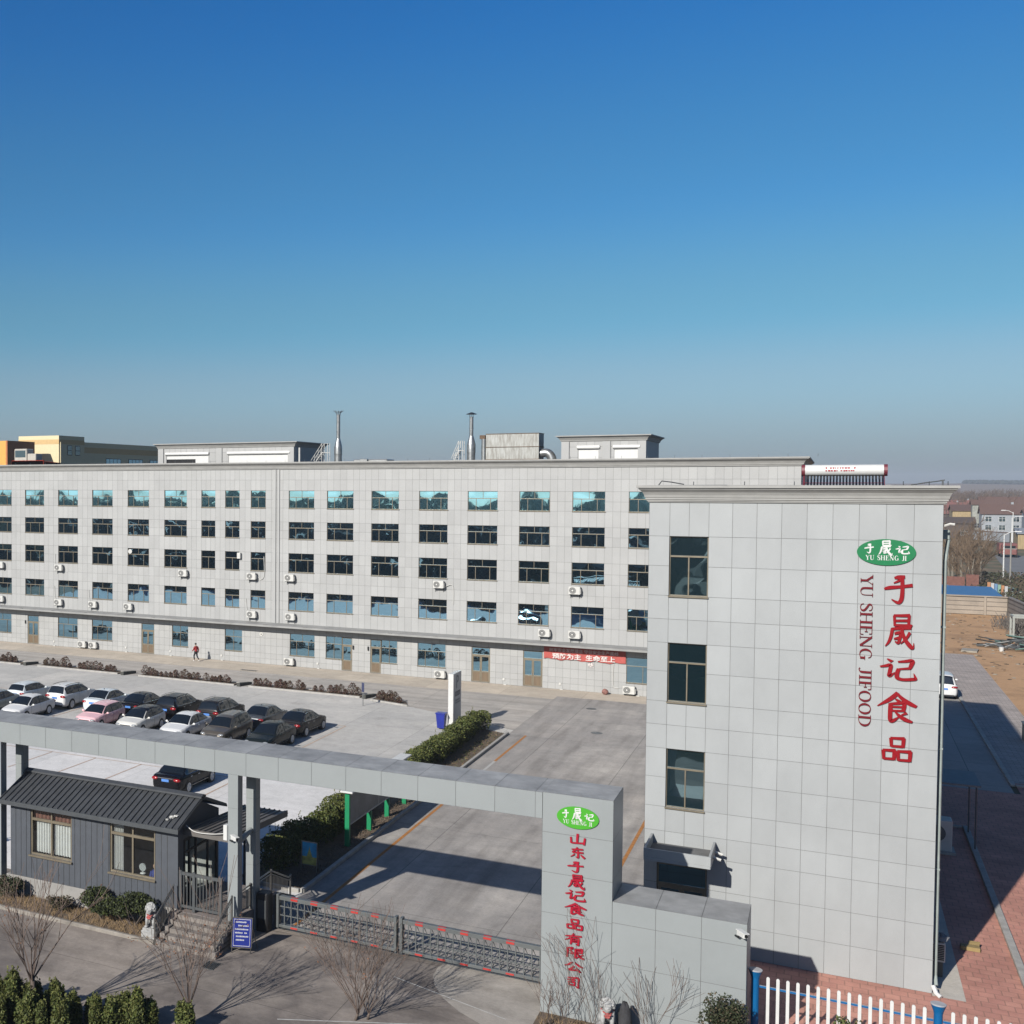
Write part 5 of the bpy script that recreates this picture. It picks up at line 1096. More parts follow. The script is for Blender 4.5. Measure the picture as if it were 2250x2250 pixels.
lion((-21.15, 37.45, 0), R(8), 'carved stone lion with a red rosette at the foot of the porch steps')
lion((-5.5, 37.6, 0), R(10), 'carved stone lion with a red rosette in front of the gate column')
m = MB(); rng = random.Random(21); m.ico((-5.03, 37.8, .40), .46, (.46, .5, 1.6), 12, 9, .10, rng); o = m.build('upright_form', mat('dark_form', (.045, .045, .05), .9, var=.3, scale=5, bump=.5, bscale=9), smooth=True); tag(o, 'dark upright form beside the right stone lion', 'rock')  # dark upright lump set to the right of the lion

# ------------------------------------------------------------------ yard furniture
t = thing('parking_sign', 'tall white parking pylon with a grey P standing at the hedge end', 'sign pylon', (-21.9, 81.1, 0))
m = MB(); m.bbox(-22.14, -21.78, 80.2, 82.2, 0, 3.76, .02); m.build('pylon', WHITE, t)
GP = mat('sign_grey', (.30, .32, .34), .5)
font_mesh('parking_letter', 'P', 1.25, GP, (-21.772, 81.2, 2.72), (R(90), 0, R(90)), t, .02)
m = MB(); m.box(-21.779, -21.773, 80.65, 81.9, 2.16, 2.5); m.build('name_panel', mat('sign_dark', (.12, .125, .14), .5), t)
rng = random.Random(4)
for z, hh in ((2.22, .2), (1.82, .12), (1.66, .1)):
    y = 80.72; m = MB()
    while y < 81.8: wd = rng.uniform(.09, .15); m.box(-21.772, -21.770, y, y + wd, z, z + hh); y += wd + .05
    m.build('print_line', GP, t)
t = thing('wheelie_bin', 'blue plastic bin standing against the white parking pylon', 'bin', (-22.5, 79.9, 0))
BB = mat('blue_bin_plastic', (.012, .03, .36), .4, var=.12)
m = MB(); m.hexa([(-22.72, 79.68, .08), (-22.28, 79.68, .08), (-22.28, 80.12, .08), (-22.72, 80.12, .08), (-22.8, 79.6, 1.05), (-22.2, 79.6, 1.05), (-22.2, 80.2, 1.05), (-22.8, 80.2, 1.05)]); m.build('body', BB, t)
m = MB(); m.bbox(-22.84, -22.16, 79.56, 80.24, 1.052, 1.13, .03); m.tube([(-22.75, 80.28, 1.05), (-22.25, 80.28, 1.05)], .025, 6); m.build('lid', BB, t)
for x in (-22.74, -22.32): m = MB(); m.cylx(x, x + .06, 80.14, .1, .1, 12); m.build('wheel', BLACK, t)
t = thing('signpost', 'slim post with a small dark blue plate at the end of the shrub bed', 'sign post', (-29.93, 85.23, 0)); m = MB(); m.tube([(-29.93, 85.23, 0), (-29.93, 85.23, 1.75)], .035, 8); m.build('pole', STEEL, t); m = MB(); m.bbox(-30.03, -29.83, 85.18, 85.21, 1.05, 1.75, .008); m.build('plate', mat('dark_blue_plate', (.04, .05, .13), .4), t)
SLABM = mat('dark_stone_bench', (.085, .085, .075), .85, var=.2)
for i, (x, d) in enumerate(((-63.3, 'first'), (-52.8, 'second'), (-41.6, 'third'), (-30.85, 'fourth'))):
    m = MB(); m.hexa([(x - .15, 88.0, 0), (x + .15, 88.0, 0), (x + .55, 89.5, 0), (x + .25, 89.5, 0), (x - .15, 88.0, .3), (x + .15, 88.0, .3), (x + .55, 89.5, .22), (x + .25, 89.5, .22)]); o = m.build('end_stone', SLABM); tag(o, f'dark stone slab closing the right end of the {d} shrub bed from the left', 'stone', 'end stones of the shrub beds')

# ------------------------------------------------------------------ cars
RUB = mat('tyre_rubber', (.018, .018, .018), .85); RIM = mat('alloy_rim', (.95, .96, .98), .4, .35); CGL = glass('car_glass', (.40, .44, .47), (.006, .008, .010), fac=.03, wave=0, rough=.02, ior=1.33)
LAMP = mat('headlamp', (.55, .57, .58), .12, .3, var=.1); TAIL = mat('tail_lamp', (.40, .012, .015), .2, var=.1); TRIM = mat('black_trim', (.02, .02, .022), .55); CHROME = mat('chrome', (.75, .75, .75), .15, 1.0, var=.03)
def paint(name, c, metal=0.0):
    dark = max(c) < .1; return mat('car_paint_' + name, c, .22 if dark else .32, metal, var=.03, coat=.10 if dark else .4, spec=.10 if dark else .25)
SHAPES = {
 'sedan': dict(L=4.72, W=1.83, belt=[(0, .62), (.02, .72), (.06, .80), (.26, .94), (.5, .95), (.82, 1.0), (.96, .98), (.985, .92), (1, .78)],
               roof=[(.255, 0), (.30, .16), (.42, .47), (.50, .53), (.60, .53), (.70, .47), (.82, .17), (.87, .0)], ws=(.265, .425), rw=(.69, .865), sw=(.30, .84), r=.325, wb=(.195, .785)),
 'suv': dict(L=4.62, W=1.88, belt=[(0, .72), (.02, .84), (.06, .95), (.25, 1.08), (.5, 1.08), (.85, 1.13), (.97, 1.12), (.99, 1.0), (1, .82)],
             roof=[(.235, 0), (.28, .17), (.39, .50), (.48, .59), (.70, .60), (.86, .55), (.905, .50), (.965, .10), (.975, 0)], ws=(.245, .395), rw=(.90, .97), sw=(.28, .93), r=.36, wb=(.19, .79)),
 'hatch': dict(L=4.25, W=1.80, belt=[(0, .62), (.02, .74), (.06, .84), (.27, .96), (.5, .97), (.85, 1.02), (.96, 1.02), (.99, .92), (1, .78)],
               roof=[(.265, 0), (.31, .16), (.43, .45), (.52, .51), (.68, .51), (.84, .46), (.89, .40), (.96, .08), (.97, 0)], ws=(.275, .435), rw=(.885, .965), sw=(.31, .91), r=.32, wb=(.2, .80)),
 'van': dict(L=4.5, W=1.78, belt=[(0, .75), (.03, .9), (.10, 1.02), (.2, 1.08), (.5, 1.10), (.9, 1.12), (.98, 1.1), (.992, 1.0), (1, .75)],
             roof=[(.17, 0), (.2, .14), (.32, .58), (.4, .72), (.8, .74), (.93, .72), (.955, .66), (.985, .1), (.99, 0)], ws=(.18, .33), rw=(.952, .985), sw=(.22, .955), r=.33, wb=(.18, .8)),
}
def interp(tab, u):
    if u <= tab[0][0]: return tab[0][1]
    for (a, b), (c, d) in zip(tab[:-1], tab[1:]):
        if u <= c: q = (u - a) / (c - a); return b + (d - b) * q
    return tab[-1][1]
_cars = {}
def make_car(kind, paint_m, roof_m=None, tail='wide', chrome=False, rim=RIM):
    S_ = SHAPES[kind]; L, W = S_['L'], S_['W']; hw = W / 2
    t = thing('parked_car', 'x', 'car', group='cars in the yard car park')
    wtab = [(0, .70), (.015, .80), (.05, .90), (.14, .98), (.3, 1.0), (.75, 1.0), (.9, .97), (.965, .92), (.99, .84), (1, .74)]
    us = sorted(set([i / 36 for i in range(37)] + [b[0] for b in S_['belt']] + [r_[0] for r_ in S_['roof']] + [w_[0] for w_ in wtab] + [S_['ws'][0], S_['ws'][1], S_['rw'][0], S_['rw'][1]]))
    def section(u):
        w = hw * interp(wtab, u); bt = interp(S_['belt'], u); rr = interp(S_['roof'], u) if S_['roof'][0][0] <= u <= S_['roof'][-1][0] else 0.0
        g = max(0.0, min(1.0, rr / .5)); zb = .24 + (.10 * max(0, (.06 - u) / .06)) + .08 * max(0, (u - .95) / .05)
        crown = .035
        p = [(0, zb), (.82 * w, zb), (.94 * w, zb + .07), (.985 * w, .42), (1.0 * w, .56), (.995 * w, bt * .80), (.975 * w, bt - .05), (.935 * w, bt - .005)]
        xg0 = .905 * w; xg1 = .905 * w - .235 * w * g
        p += [(xg0, bt + .012), ((xg0 * .5 + xg1 * .5) + .02 * g, bt + .02 + (rr - .05) * .5 * (1 if g > 0 else 0)), (xg1, bt + .02 + max(0, rr - .055)), (xg1 * .93, bt + .02 + max(0, rr - .018)), (xg1 * .6, bt + .02 + rr + crown * .6), (0, bt + .02 + rr + crown)]
        return p
    secs = [section(u) for u in us]; n = len(secs[0]); K = 2 * n - 2
    def ring(p, y): return [(x, y, z) for x, z in p] + [(-x, y, z) for x, z in p[-2:0:-1]]
    m = MB(); rings = [ring(p, -L / 2 + u * L) for p, u in zip(secs, us)]
    vs = [q for r_ in rings for q in r_]; fs = []
    for i in range(len(rings) - 1):
        for k in range(K): j = (k + 1) % K; fs.append((i * K + k, (i + 1) * K + k, (i + 1) * K + j, i * K + j))
    fs.append(tuple(range(K))); fs.append(tuple((len(rings) - 1) * K + k for k in range(K - 1, -1, -1)))
    m.add(vs, fs); body = m.build('body', paint_m, t, smooth=True, local=True, angle=38)
    # glass: the body surface again, a few mm proud
    me = body.data; nor = [v.normal.copy() for v in me.vertices]; co = [v.co.copy() for v in me.vertices]
    def skin(name, cells, mt, d=.007, par=None, sh=True):
        m = MB(); ids = {}
        for i, k in cells:
            f = (i * K + k, (i + 1) * K + k, (i + 1) * K + (k + 1) % K, i * K + (k + 1) % K); q = []
            for a in f:
                if a not in ids: ids[a] = len(m.v); m.v.append(tuple(co[a] + nor[a] * d))
                q.append(ids[a])
            m.f.append(tuple(q)); m.m.append(0); m.t.append(1.0)
        return m.build(name, mt, par or t, local=True, smooth=sh)
    top = list(range(n - 4, n + 2))
    def rng_i(a, b): return [i for i in range(len(us) - 1) if us[i] >= a - 1e-6 and us[i + 1] <= b + 1e-6]
    skin('windscreen', [(i, k) for i in rng_i(*S_['ws']) for k in range(n - 3, n + 1)], CGL)
    skin('rear_window', [(i, k) for i in rng_i(*S_['rw']) for k in range(n - 3, n + 1)], CGL)
    sw = [i for i in rng_i(*S_['sw']) if interp(S_['roof'], us[i]) > .10 and interp(S_['roof'], us[i + 1]) > .10]
    mid = min(sw, key=lambda i: abs(us[i] - .56))
    for side in (0, 1):
        for part in (0, 1):
            cells = [i for i in sw if (i < mid if part == 0 else i > mid)]
            ks = (8, 9) if side == 0 else (K - 9, K - 10)
            if kind in ('suv', 'van') and part == 1:
                pass
            skin('side_window', [(i, k) for i in cells for k in ks], CGL)
        skin('pillar', [(mid, k) for k in ((8, 9) if side == 0 else (K - 9, K - 10))], TRIM, .006)
    if roof_m: skin('roof_panel', [(i, k) for i in rng_i(S_['ws'][1], S_['rw'][0]) for k in range(n - 4, n + 2)], roof_m, .006)
    if chrome:
        for s in (-1, 1):
            pts = [Vector((s * (secs[i][8][0] + .012), -L / 2 + us[i] * L, secs[i][8][1] + .0)) for i in sw]; top_ = [Vector((s * (secs[i][10][0] + .012), -L / 2 + us[i] * L, secs[i][10][1])) for i in sw]
            m = MB(); m.tube([tuple(p) for p in pts + top_[::-1] + [pts[0]]], .015, 4); m.build('window_trim', CHROME, t, local=True)
    for s in (-1, 1):
        m = MB()
        for u_ in (S_['wb'][0] + .125, us[mid] + .012, S_['wb'][1] - .06):
            p = section(u_); m.tube([(s * (x + .001), -L / 2 + u_ * L, z) for x, z in p[2:8]], .007, 4)
        m.build('door_seam', TRIM, t, local=True)
        for u_ in (us[mid] - .045, S_['wb'][1] - .085):
            p = section(u_); m = MB(); m.bbox(*sorted((s * (p[6][0] - .01), s * (p[5][0] + .022))), -L / 2 + u_ * L, -L / 2 + u_ * L + .2, p[6][1] - .09, p[6][1] - .055, .008); m.build('door_handle', CHROME if chrome else paint_m, t, local=True)
        if chrome or kind == 'sedan':
            m = MB(); m.tube([(s * (section(u_)[2][0] + .03), -L / 2 + u_ * L, .345) for u_ in (S_['wb'][0] + .08, .4, .55, S_['wb'][1] - .08)], .013, 5); m.build('side_trim', CHROME if chrome else TRIM, t, local=True)
    if chrome: m = MB(); m.bbox(-hw * .5, hw * .5, L / 2 - .012, L / 2 + .016, .885 if kind == 'sedan' else .99, .92 if kind == 'sedan' else 1.025, .004); m.build('rear_trim', CHROME, t, local=True)
    # lamps, bumpers, plate, mirrors
    def yb(u): return -L / 2 + u * L
    bt0 = interp(S_['belt'], .05)
    for s in (-1, 1):
        m = MB(); m.ico((s * hw * .66, yb(.028), bt0 - .10), .17, (1.15, .7, .42), 12, 8); m.build('headlight', LAMP, t, smooth=True, local=True)
        m = MB(); btr = interp(S_['belt'], .97)
        if tail == 'wide': m.ico((s * hw * .70, yb(.978), btr - .13), .21, (1.15, .6, .50), 12, 8)
        else: m.ico((s * hw * .84, yb(.968), btr - .12), .17, (.55, .7, 1.0), 12, 8)
        m.build('taillight', TAIL, t, smooth=True, local=True)
        m = MB(); um = S_['ws'][0] + .075; m.ico((s * (hw + .10), yb(um), interp(S_['belt'], um) + .07), .11, (.95, .55, .7), 10, 8); m.tube([(s * (hw - .06), yb(um), interp(S_['belt'], um) + .01), (s * (hw + .06), yb(um), interp(S_['belt'], um) + .05)], .025, 6); m.build('mirror', paint_m, t, smooth=True, local=True)
    m = MB(); m.bbox(-hw * .45, hw * .45, yb(.0) - .012, yb(.03), bt0 - .24, bt0 - .10, .02); m.bbox(-hw * .62, hw * .62, yb(0) - .006, yb(.03), .30, .42, .02); m.build('grille', TRIM, t, local=True)
    m = MB(); m.bbox(-hw * .46, hw * .46, yb(0) - .02, yb(0) - .013, bt0 - .175, bt0 - .155, .002); m.build('grille_bar', CHROME, t, local=True)
    m = MB(); m.bbox(-hw * .72, hw * .72, yb(.97), yb(1) + .012, .26, .40, .03); m.build('rear_bumper', TRIM if kind in ('suv', 'van') else paint_m, t, local=True)
    zp = (.78 if kind == 'sedan' else .88 if kind == 'suv' else .82)
    m = MB(); m.bbox(-.22, .22, yb(1) + .002, yb(1) + .02, zp - .07, zp + .07, .004); m.build('number_plate', PLATE, t, local=True)
    m = MB(); m.bbox(-.22, .22, yb(0) - .03, yb(0) - .021, .44, .56, .004); m.build('number_plate', PLATE, t, local=True)
    m = MB(); m.ico((0, yb(S_['rw'][0] - .06), secs[us.index(S_['rw'][0])][-1][1] + .05), .05, (.35, 1, .9), 8, 6); m.build('aerial', TRIM, t, local=True)
    r = S_['r']
    for u in S_['wb']:
        for s in (-1, 1):
            x1, x0 = s * hw * .995, s * (hw - .22); y = yb(u)
            m = MB(); m.cylx(*sorted((s * (hw * 1.002), s * (hw - .26))), y, r + .01, r + .045, 24); m.build('wheel_arch', TRIM, t, local=True)
            m = MB(); m.cylx(*sorted((s * (hw * 1.012), x0)), y, r, r, 24); wv = m.build('wheel', RUB, t, local=True, smooth=True, angle=40)
            m = MB(); m.cylx(*sorted((s * (hw * 1.014), s * (hw * 1.018))), y, r, r * .74, 20)
            for k in range(5):
                a = 2 * math.pi * k / 5 + .3; m.tube([(s * hw * 1.022, y, r), (s * hw * 1.022, y + r * .62 * math.cos(a), r + r * .62 * math.sin(a))], .03, 5)
            m.build('rim', rim, wv, local=True)
    if kind == 'suv':
        for s in (-1, 1):
            m = MB(); pts = [(s * hw * .60, yb(u), interp(S_['belt'], u) + interp(S_['roof'], u) + .075) for u in (.45, .5, .6, .7, .8, .86)]; m.tube(pts, .018, 6); m.build('roof_rail', TRIM if not chrome else CHROME, t, local=True)
    return t
CW = paint('white', (1.0, 1.0, .98)); CWB = paint('blue_white', (.88, .95, .98)); CP = paint('pink', (1.15, .70, .73)); CB = paint('black', (.010, .010, .013)); CBR = paint('bronze', (.16, .14, .115), .3); CG = paint('grey', (.15, .16, .17), .5); CBG = paint('beige', (.95, .93, .86)); CDB = paint('dark_brown', (.034, .030, .030)); CS = paint('silver_green', (.50, .56, .54), .4); CDG = paint('dark_green_black', (.016, .022, .022))
def put_car(car, x, y, facing_away, label, rz=0.0):
    car.location = (x, y, 0); car.rotation_euler = (0, 0, (math.pi if facing_away else 0) + rz); car['label'] = label
# back row, tails towards the gate
put_car(make_car('hatch', CWB), -52.65, 74.0, True, 'white hatchback at the left end of the back row, tail towards the gate')
put_car(make_car('suv', CW, tail='wide'), -48.95, 74.15, True, 'white SUV with black lower bumper, second from left in the back row')
put_car(make_car('sedan', CWB), -45.75, 74.3, True, 'white saloon in the back row behind the pink car')
put_car(make_car('sedan', CB, chrome=True), -42.75, 74.4, True, 'black saloon with chrome window trim in the back row, beside the white saloon')
put_car(make_car('suv', CB, chrome=True), -39.75, 74.3, True, 'black SUV in the back row behind the beige and black car')
put_car(make_car('suv', CDB, tail='wide', chrome=True), -36.45, 74.35, True, 'dark SUV with a chrome tail strip in the back row behind the white saloon')
put_car(make_car('sedan', CG), -33.2, 74.6, True, 'grey fastback saloon in the back row, second from the right')
put_car(make_car('sedan', CDB, chrome=True), -30.3, 74.2, True, 'dark brown saloon at the right end of the back row', R(-2))
# front row, noses towards the gate
put_car(make_car('sedan', CS), -52.5, 69.0, False, 'silver green saloon cut by the left edge of the photo')
put_car(make_car('sedan', CW), -49.25, 68.9, False, 'white saloon in the front row facing the gate, left of the pink car')
put_car(make_car('hatch', CP), -43.1, 68.9, False, 'pink hatchback facing the gate')
put_car(make_car('hatch', CBG, roof_m=CB), -39.85, 68.9, False, 'beige car with a black roof beside the pink hatchback')
put_car(make_car('sedan', CW), -36.4, 68.9, False, 'white saloon in the front row between the beige car and the bronze SUV')
put_car(make_car('suv', CBR), -33.4, 68.95, False, 'bronze brown SUV facing the gate')
put_car(make_car('sedan', CDG), -30.3, 68.95, False, 'black saloon at the right end of the front row')
put_car(make_car('sedan', CB, chrome=True), -30.35, 57.45, True, 'black saloon parked alone just behind the gate beam')
v = make_car('van', CW); v['group'] = 'vehicles at the right'; put_car(v, 7.75, 113.5, True, 'white minivan parked beside the office building at the right')
v = make_car('hatch', mat('car_wrap_green_white', (.50, .53, .50), .4, col2=(.10, .30, .20), scale=1.3)); v['group'] = 'vehicles at the right'; put_car(v, 22.9, 216.5, False, 'green and white car far away on the road beyond the wall', R(97))

# ------------------------------------------------------------------ person walking
def skinned(name, verts, edges, radii, mats, parent, sub=2):
    me = bpy.data.meshes.new(name); me.from_pydata(verts, edges, []); o = bpy.data.objects.new(name, me); COL.objects.link(o)
    o.modifiers.new('skin', 'SKIN'); 
    sv = me.skin_vertices[0].data if me.skin_vertices else None
    if sv is None: 
        me.skin_vertices.new() if hasattr(me.skin_vertices, 'new') else None
    for d, r in zip(me.skin_vertices[0].data, radii): d.radius = (r, r)
    me.skin_vertices[0].data[0].use_root = True
    s = o.modifiers.new('sub', 'SUBSURF'); s.levels = sub; s.render_levels = sub
    dg = bpy.context.evaluated_depsgraph_get(); me2 = bpy.data.meshes.new_from_object(o.evaluated_get(dg)); me2.name = name
    bpy.data.objects.remove(o); me2.materials.clear(); me2.materials.append(mats); me2.polygons.foreach_set('use_smooth', [True] * len(me2.polygons))
    o = bpy.data.objects.new(name, me2); COL.objects.link(o); o.parent = parent; return o
pr = thing('person', 'person in a red jacket and dark trousers walking along the factory wall', 'person', (-51.03, 98.62, 0))
# walking to the right-front; local axes: +X travel
jn = [(0, 0, .93), (0, 0, 1.15), (.01, 0, 1.36), (.02, 0, 1.47), (.05, 0, 1.60), (0, .09, .90), (.16, .10, .50), (.10, .10, .07), (.24, .10, .03), (0, -.09, .90), (-.05, -.10, .48), (-.30, -.10, .12), (-.22, -.10, .03),
      (.01, .19, 1.36), (.10, .23, 1.10), (.26, .20, .95), (.33, .19, .91), (.01, -.19, 1.36), (-.12, -.23, 1.10), (-.10, -.22, .86), (-.08, -.22, .78)]
ed = [(0, 1), (1, 2), (2, 3), (3, 4), (0, 5), (5, 6), (6, 7), (7, 8), (0, 9), (9, 10), (10, 11), (11, 12), (2, 13), (13, 14), (14, 15), (15, 16), (2, 17), (17, 18), (18, 19), (19, 20)]
rd = [.12, .12, .13, .055, .095, .085, .06, .04, .04, .085, .06, .04, .04, .055, .045, .035, .03, .055, .045, .035, .03]
skinned('body', jn, ed, rd, mat('skin', (.50, .30, .20), .6), pr)
skinned('jacket', [(0, 0, .86), (0, 0, 1.0), (0, 0, 1.2), (.01, 0, 1.36), (.02, 0, 1.45), (.01, .20, 1.36), (.10, .24, 1.10), (.25, .21, .97), (.01, -.20, 1.36), (-.12, -.24, 1.10), (-.10, -.23, .89)], [(0, 1), (1, 2), (2, 3), (3, 4), (3, 5), (5, 6), (6, 7), (3, 8), (8, 9), (9, 10)], [.16, .165, .175, .16, .075, .075, .065, .055, .075, .065, .055], mat('red_jacket', (.40, .018, .022), .75, var=.15), pr)
skinned('trousers', [(0, 0, .92), (0, .09, .86), (.16, .10, .50), (.10, .10, .13), (0, -.09, .86), (-.05, -.10, .48), (-.28, -.10, .16)], [(0, 1), (1, 2), (2, 3), (0, 4), (4, 5), (5, 6)], [.125, .105, .075, .058, .105, .075, .058], mat('dark_trousers', (.018, .02, .028), .8), pr)
m = MB(); m.ico((.04, 0, 1.64), .108, (1, .95, .95), 12, 6); m.build('hair', BLACK, pr, smooth=True, local=True)
for px, py, pz in ((.17, .10, .045), (-.27, -.10, .075)):
    m = MB(); m.ico((px, py, pz), .05, (2.5, .95, .85), 10, 7); m.build('shoe', WHITE, pr, smooth=True, local=True)
pr.rotation_euler = (0, 0, R(165))

# ------------------------------------------------------------------ vegetation
def branch(m, p, d, L, r, lev, rng, maxlev, kids, upb=.12, spread=.55, tips=None, segs=3, nside=4, rmin=.006):
    p = Vector(p); d = Vector(d).normalized(); pts = [p.copy()]; rs = [r]; q = p.copy()
    for i in range(segs):
        d = (d + Vector((rng.gauss(0, .10), rng.gauss(0, .10), rng.gauss(0, .06) + upb * .5))).normalized(); q = q + d * (L / segs); pts.append(q.copy()); rs.append(max(rmin, r * (1 - .72 * (i + 1) / segs)))
    m.tube([tuple(v) for v in pts], rs, nside if lev < 2 else 3, False)
    if lev >= maxlev:
        if tips is not None: tips.append((q.copy(), d.copy()))
        return
    n = kids[min(lev, len(kids) - 1)]
    for k in range(n):
        f = rng.uniform(.3, 1.0) if lev else rng.uniform(.55, 1.0); j = min(segs - 1, int(f * segs)); b = pts[j].lerp(pts[j + 1], f * segs - j)
        dd = (pts[j + 1] - pts[j]).normalized(); ax = dd.orthogonal().normalized(); ax.rotate(Matrix.Rotation(rng.uniform(0, 6.283), 3, dd))
        nd = (dd + ax * rng.uniform(.6, 1.2) * spread + Vector((0, 0, upb))).normalized()
        branch(m, b, nd, L * rng.uniform(.5, .8), max(rmin, rs[j] * .62), lev + 1, rng, maxlev, kids, upb, spread, tips, segs, nside, rmin)
def bare_tree(label, x, y, h, trunk_h, seed, stems=1, limbs=7, lean=.55, r=.075, leaves=0, group='young street trees in the foreground', cat='tree', name='bare_tree', kids=(5, 5, 4), maxlev=3, rmin=.0075):
    rng = random.Random(seed); t = thing(name, label, cat, (x, y, 0), 0, group)
    tr = MB(); cr = MB(); tips = []
    for s in range(stems):
        bx = rng.uniform(-.25, .25) if stems > 1 else 0; by = rng.uniform(-.2, .2) if stems > 1 else 0; a = rng.uniform(0, 6.283)
        ld = Vector((math.cos(a), math.sin(a), 0)) * (.35 if stems > 1 else .03)
        p = [Vector((bx, by, -.02)), Vector((bx, by, trunk_h * .5)) + ld * trunk_h * .4, Vector((bx, by, trunk_h)) + ld * trunk_h]
        tr.tube([tuple(v) for v in p], [r * 1.15, r * .95, r * .85], 8)
        for k in range(limbs):
            a = 6.283 * (k + rng.uniform(-.3, .3)) / limbs; f = rng.uniform(.62, 1.0); st = p[1].lerp(p[2], max(0, (f - .5) * 2))
            dd = Vector((math.cos(a) * lean * rng.uniform(.5, 1.2), math.sin(a) * lean * rng.uniform(.5, 1.2), 1))
            branch(cr, st, dd, (h - trunk_h) * rng.uniform(.55, .85), r * rng.uniform(.32, .5), 1, rng, maxlev, kids, .10, .5, tips, rmin=rmin)
    tr.build('trunk', BARK, t, local=True, smooth=True); cr.build('crown', TWIG, t, local=True)
    if leaves:
        lm = MB()
        low = sorted(tips, key=lambda q: q[0].z)[:len(tips) // 2]
        for i in range(leaves):
            q, d = rng.choice(low); lm.leaf(tuple(q - d * rng.uniform(0, .3) + Vector((rng.gauss(0, .05), rng.gauss(0, .05), rng.gauss(0, .05)))), .035, rng)
        lm.build('dry_leaves', DRY, t, local=True)
    return t
bare_tree('bare young tree at the lower left, its crown before the guardhouse wall', -20.95, 29.55, 4.3, 1.35, 11, limbs=9, lean=.62, r=.085, leaves=40, kids=(5, 4, 3))
bare_tree('bare young tree with rusty dry leaves in front of the porch steps', -16.7, 31.9, 3.5, .55, 5, limbs=8, lean=.5, r=.06, leaves=230, kids=(4, 4, 3))
bare_tree('wide bare many stemmed shrub at the bottom in front of the sliding gate', -12.3, 34.9, 2.75, .22, 23, stems=3, limbs=6, lean=.75, r=.04, leaves=40, cat='shrub', name='bare_shrub', kids=(4, 4, 3), rmin=.006)
for i, (x, y, h, s, l) in enumerate(((-7.0, 37.5, 1.5, 31, 'thin bare shrub at the left corner of the gate column'), (-6.45, 37.4, 2.1, 32, 'thin bare shrub in the middle of the gate column foot'), (-5.9, 37.75, 2.5, 33, 'thin bare shrub just left of the right stone lion'), (-4.35, 37.6, 2.3, 34, 'thin bare shrub before the low wall right of the dark form'))):
    bare_tree(l, x, y, h, .18, s, stems=2, limbs=3, lean=.42, r=.022, group='bare shrubs before the gate column', cat='shrub', name='bare_shrub', kids=(3, 3, 2), rmin=.005)

def leaf_mass(m, pts_fn, n, size, rng, mi2=.35, up=.3):
    for i in range(n):
        m.mi = 1 if rng.random() < mi2 else 0; m.leaf(pts_fn(), size, rng, up)
    m.mi = 0
def hedge(label, x0, x1, y0, y1, h, seed, n, size=.062, spikes=10):
    rng = random.Random(seed); t = thing('clipped_hedge', label, 'hedge', ((x0 + x1) / 2, (y0 + y1) / 2, 0), 0, 'clipped hedges along the drive'); m = MB(); L = y1 - y0; w = (x1 - x0) / 2; xc = (x0 + x1) / 2
    nl = max(4, int(L / .55)); lumps = [(xc + rng.uniform(-.18, .18), y0 + L * (i + .5) / nl + rng.uniform(-.15, .15), rng.uniform(.82, 1.06) * h, rng.uniform(.85, 1.12)) for i in range(nl)]
    def pt():
        lx, ly, lh, lw = rng.choice(lumps); a = rng.uniform(0, 6.283); u = rng.random() ** .4; z = rng.random() ** .75
        pr_ = (1.0 if z < .75 else math.sqrt(max(0, 1 - ((z - .75) / .25) ** 2)) * .95 + .05) * (.72 + .28 * min(1, z / .3))
        return (lx + w * lw * u * pr_ * math.cos(a), ly + .48 * u * pr_ * math.sin(a) * lw, .12 + (lh - .12) * z)
    leaf_mass(m, pt, n, size, rng)
    for k in range(spikes):
        lx, ly, lh, lw = rng.choice(lumps); px, py = lx + rng.uniform(-.4, .4), ly + rng.uniform(-.3, .3)
        for j in range(9): m.mi = 1; m.leaf((px + rng.gauss(0, .02), py + rng.gauss(0, .02), lh * .95 + j * .045), size * .8, rng)
    m.mi = 0; m.build('foliage', [LEAF, LEAF2], t)
    s = MB()
    for lx, ly, lh, lw in lumps:
        for k in range(3): bx, by = lx + rng.uniform(-.25, .25), ly + rng.uniform(-.2, .2); s.tube([(bx, by, 0), (bx + rng.uniform(-.1, .1), by + rng.uniform(-.1, .1), lh * .6)], [.022, .012], 4, False)
    s.build('stems', BARK, t)
hedge('dark green clipped hedge along the left of the drive behind the bulletin board', -20.75, -19.45, 45.6, 58.6, 1.62, 1, 21000, spikes=22)
hedge('sunlit green clipped hedge between the car park and the drive beside the pylon', -20.75, -19.5, 64.0, 81.6, 1.5, 2, 24000, spikes=8)
# red-brown shrubs of the bed rows: five bushes, copied
def small_shrub(seed, mats, h=.55, w=.27, n=260):
    rng = random.Random(seed); t = thing('low_shrub', 'small reddish brown rounded shrub in the kerbed bed rows before the factory', 'shrub', (0, 0, 0), 0, 'low shrubs in the bed rows')
    m = MB()
    def pt():
        a = rng.uniform(0, 6.283); z = rng.random(); u = rng.random() ** .5; p = math.sin(math.pi * (.18 + .8 * z)) ** .7
        return (w * u * p * math.cos(a), w * u * p * math.sin(a), .06 + h * z)
    leaf_mass(m, pt, n, .05, rng); m.build('foliage', mats, t, local=True)
    s = MB()
    for k in range(4): s.tube([(0, 0, 0), (rng.uniform(-.1, .1), rng.uniform(-.1, .1), h * .5)], [.018, .01], 4, False)
    s.build('stems', BARK, t, local=True); return t
protos = [small_shrub(40 + i, [LEAF_R, LEAF_R2] if i != 3 else [LEAF_R2, LEAF_R], .42 + .07 * i, .22 + .03 * i) for i in range(5)]
rng = random.Random(77); used = set()
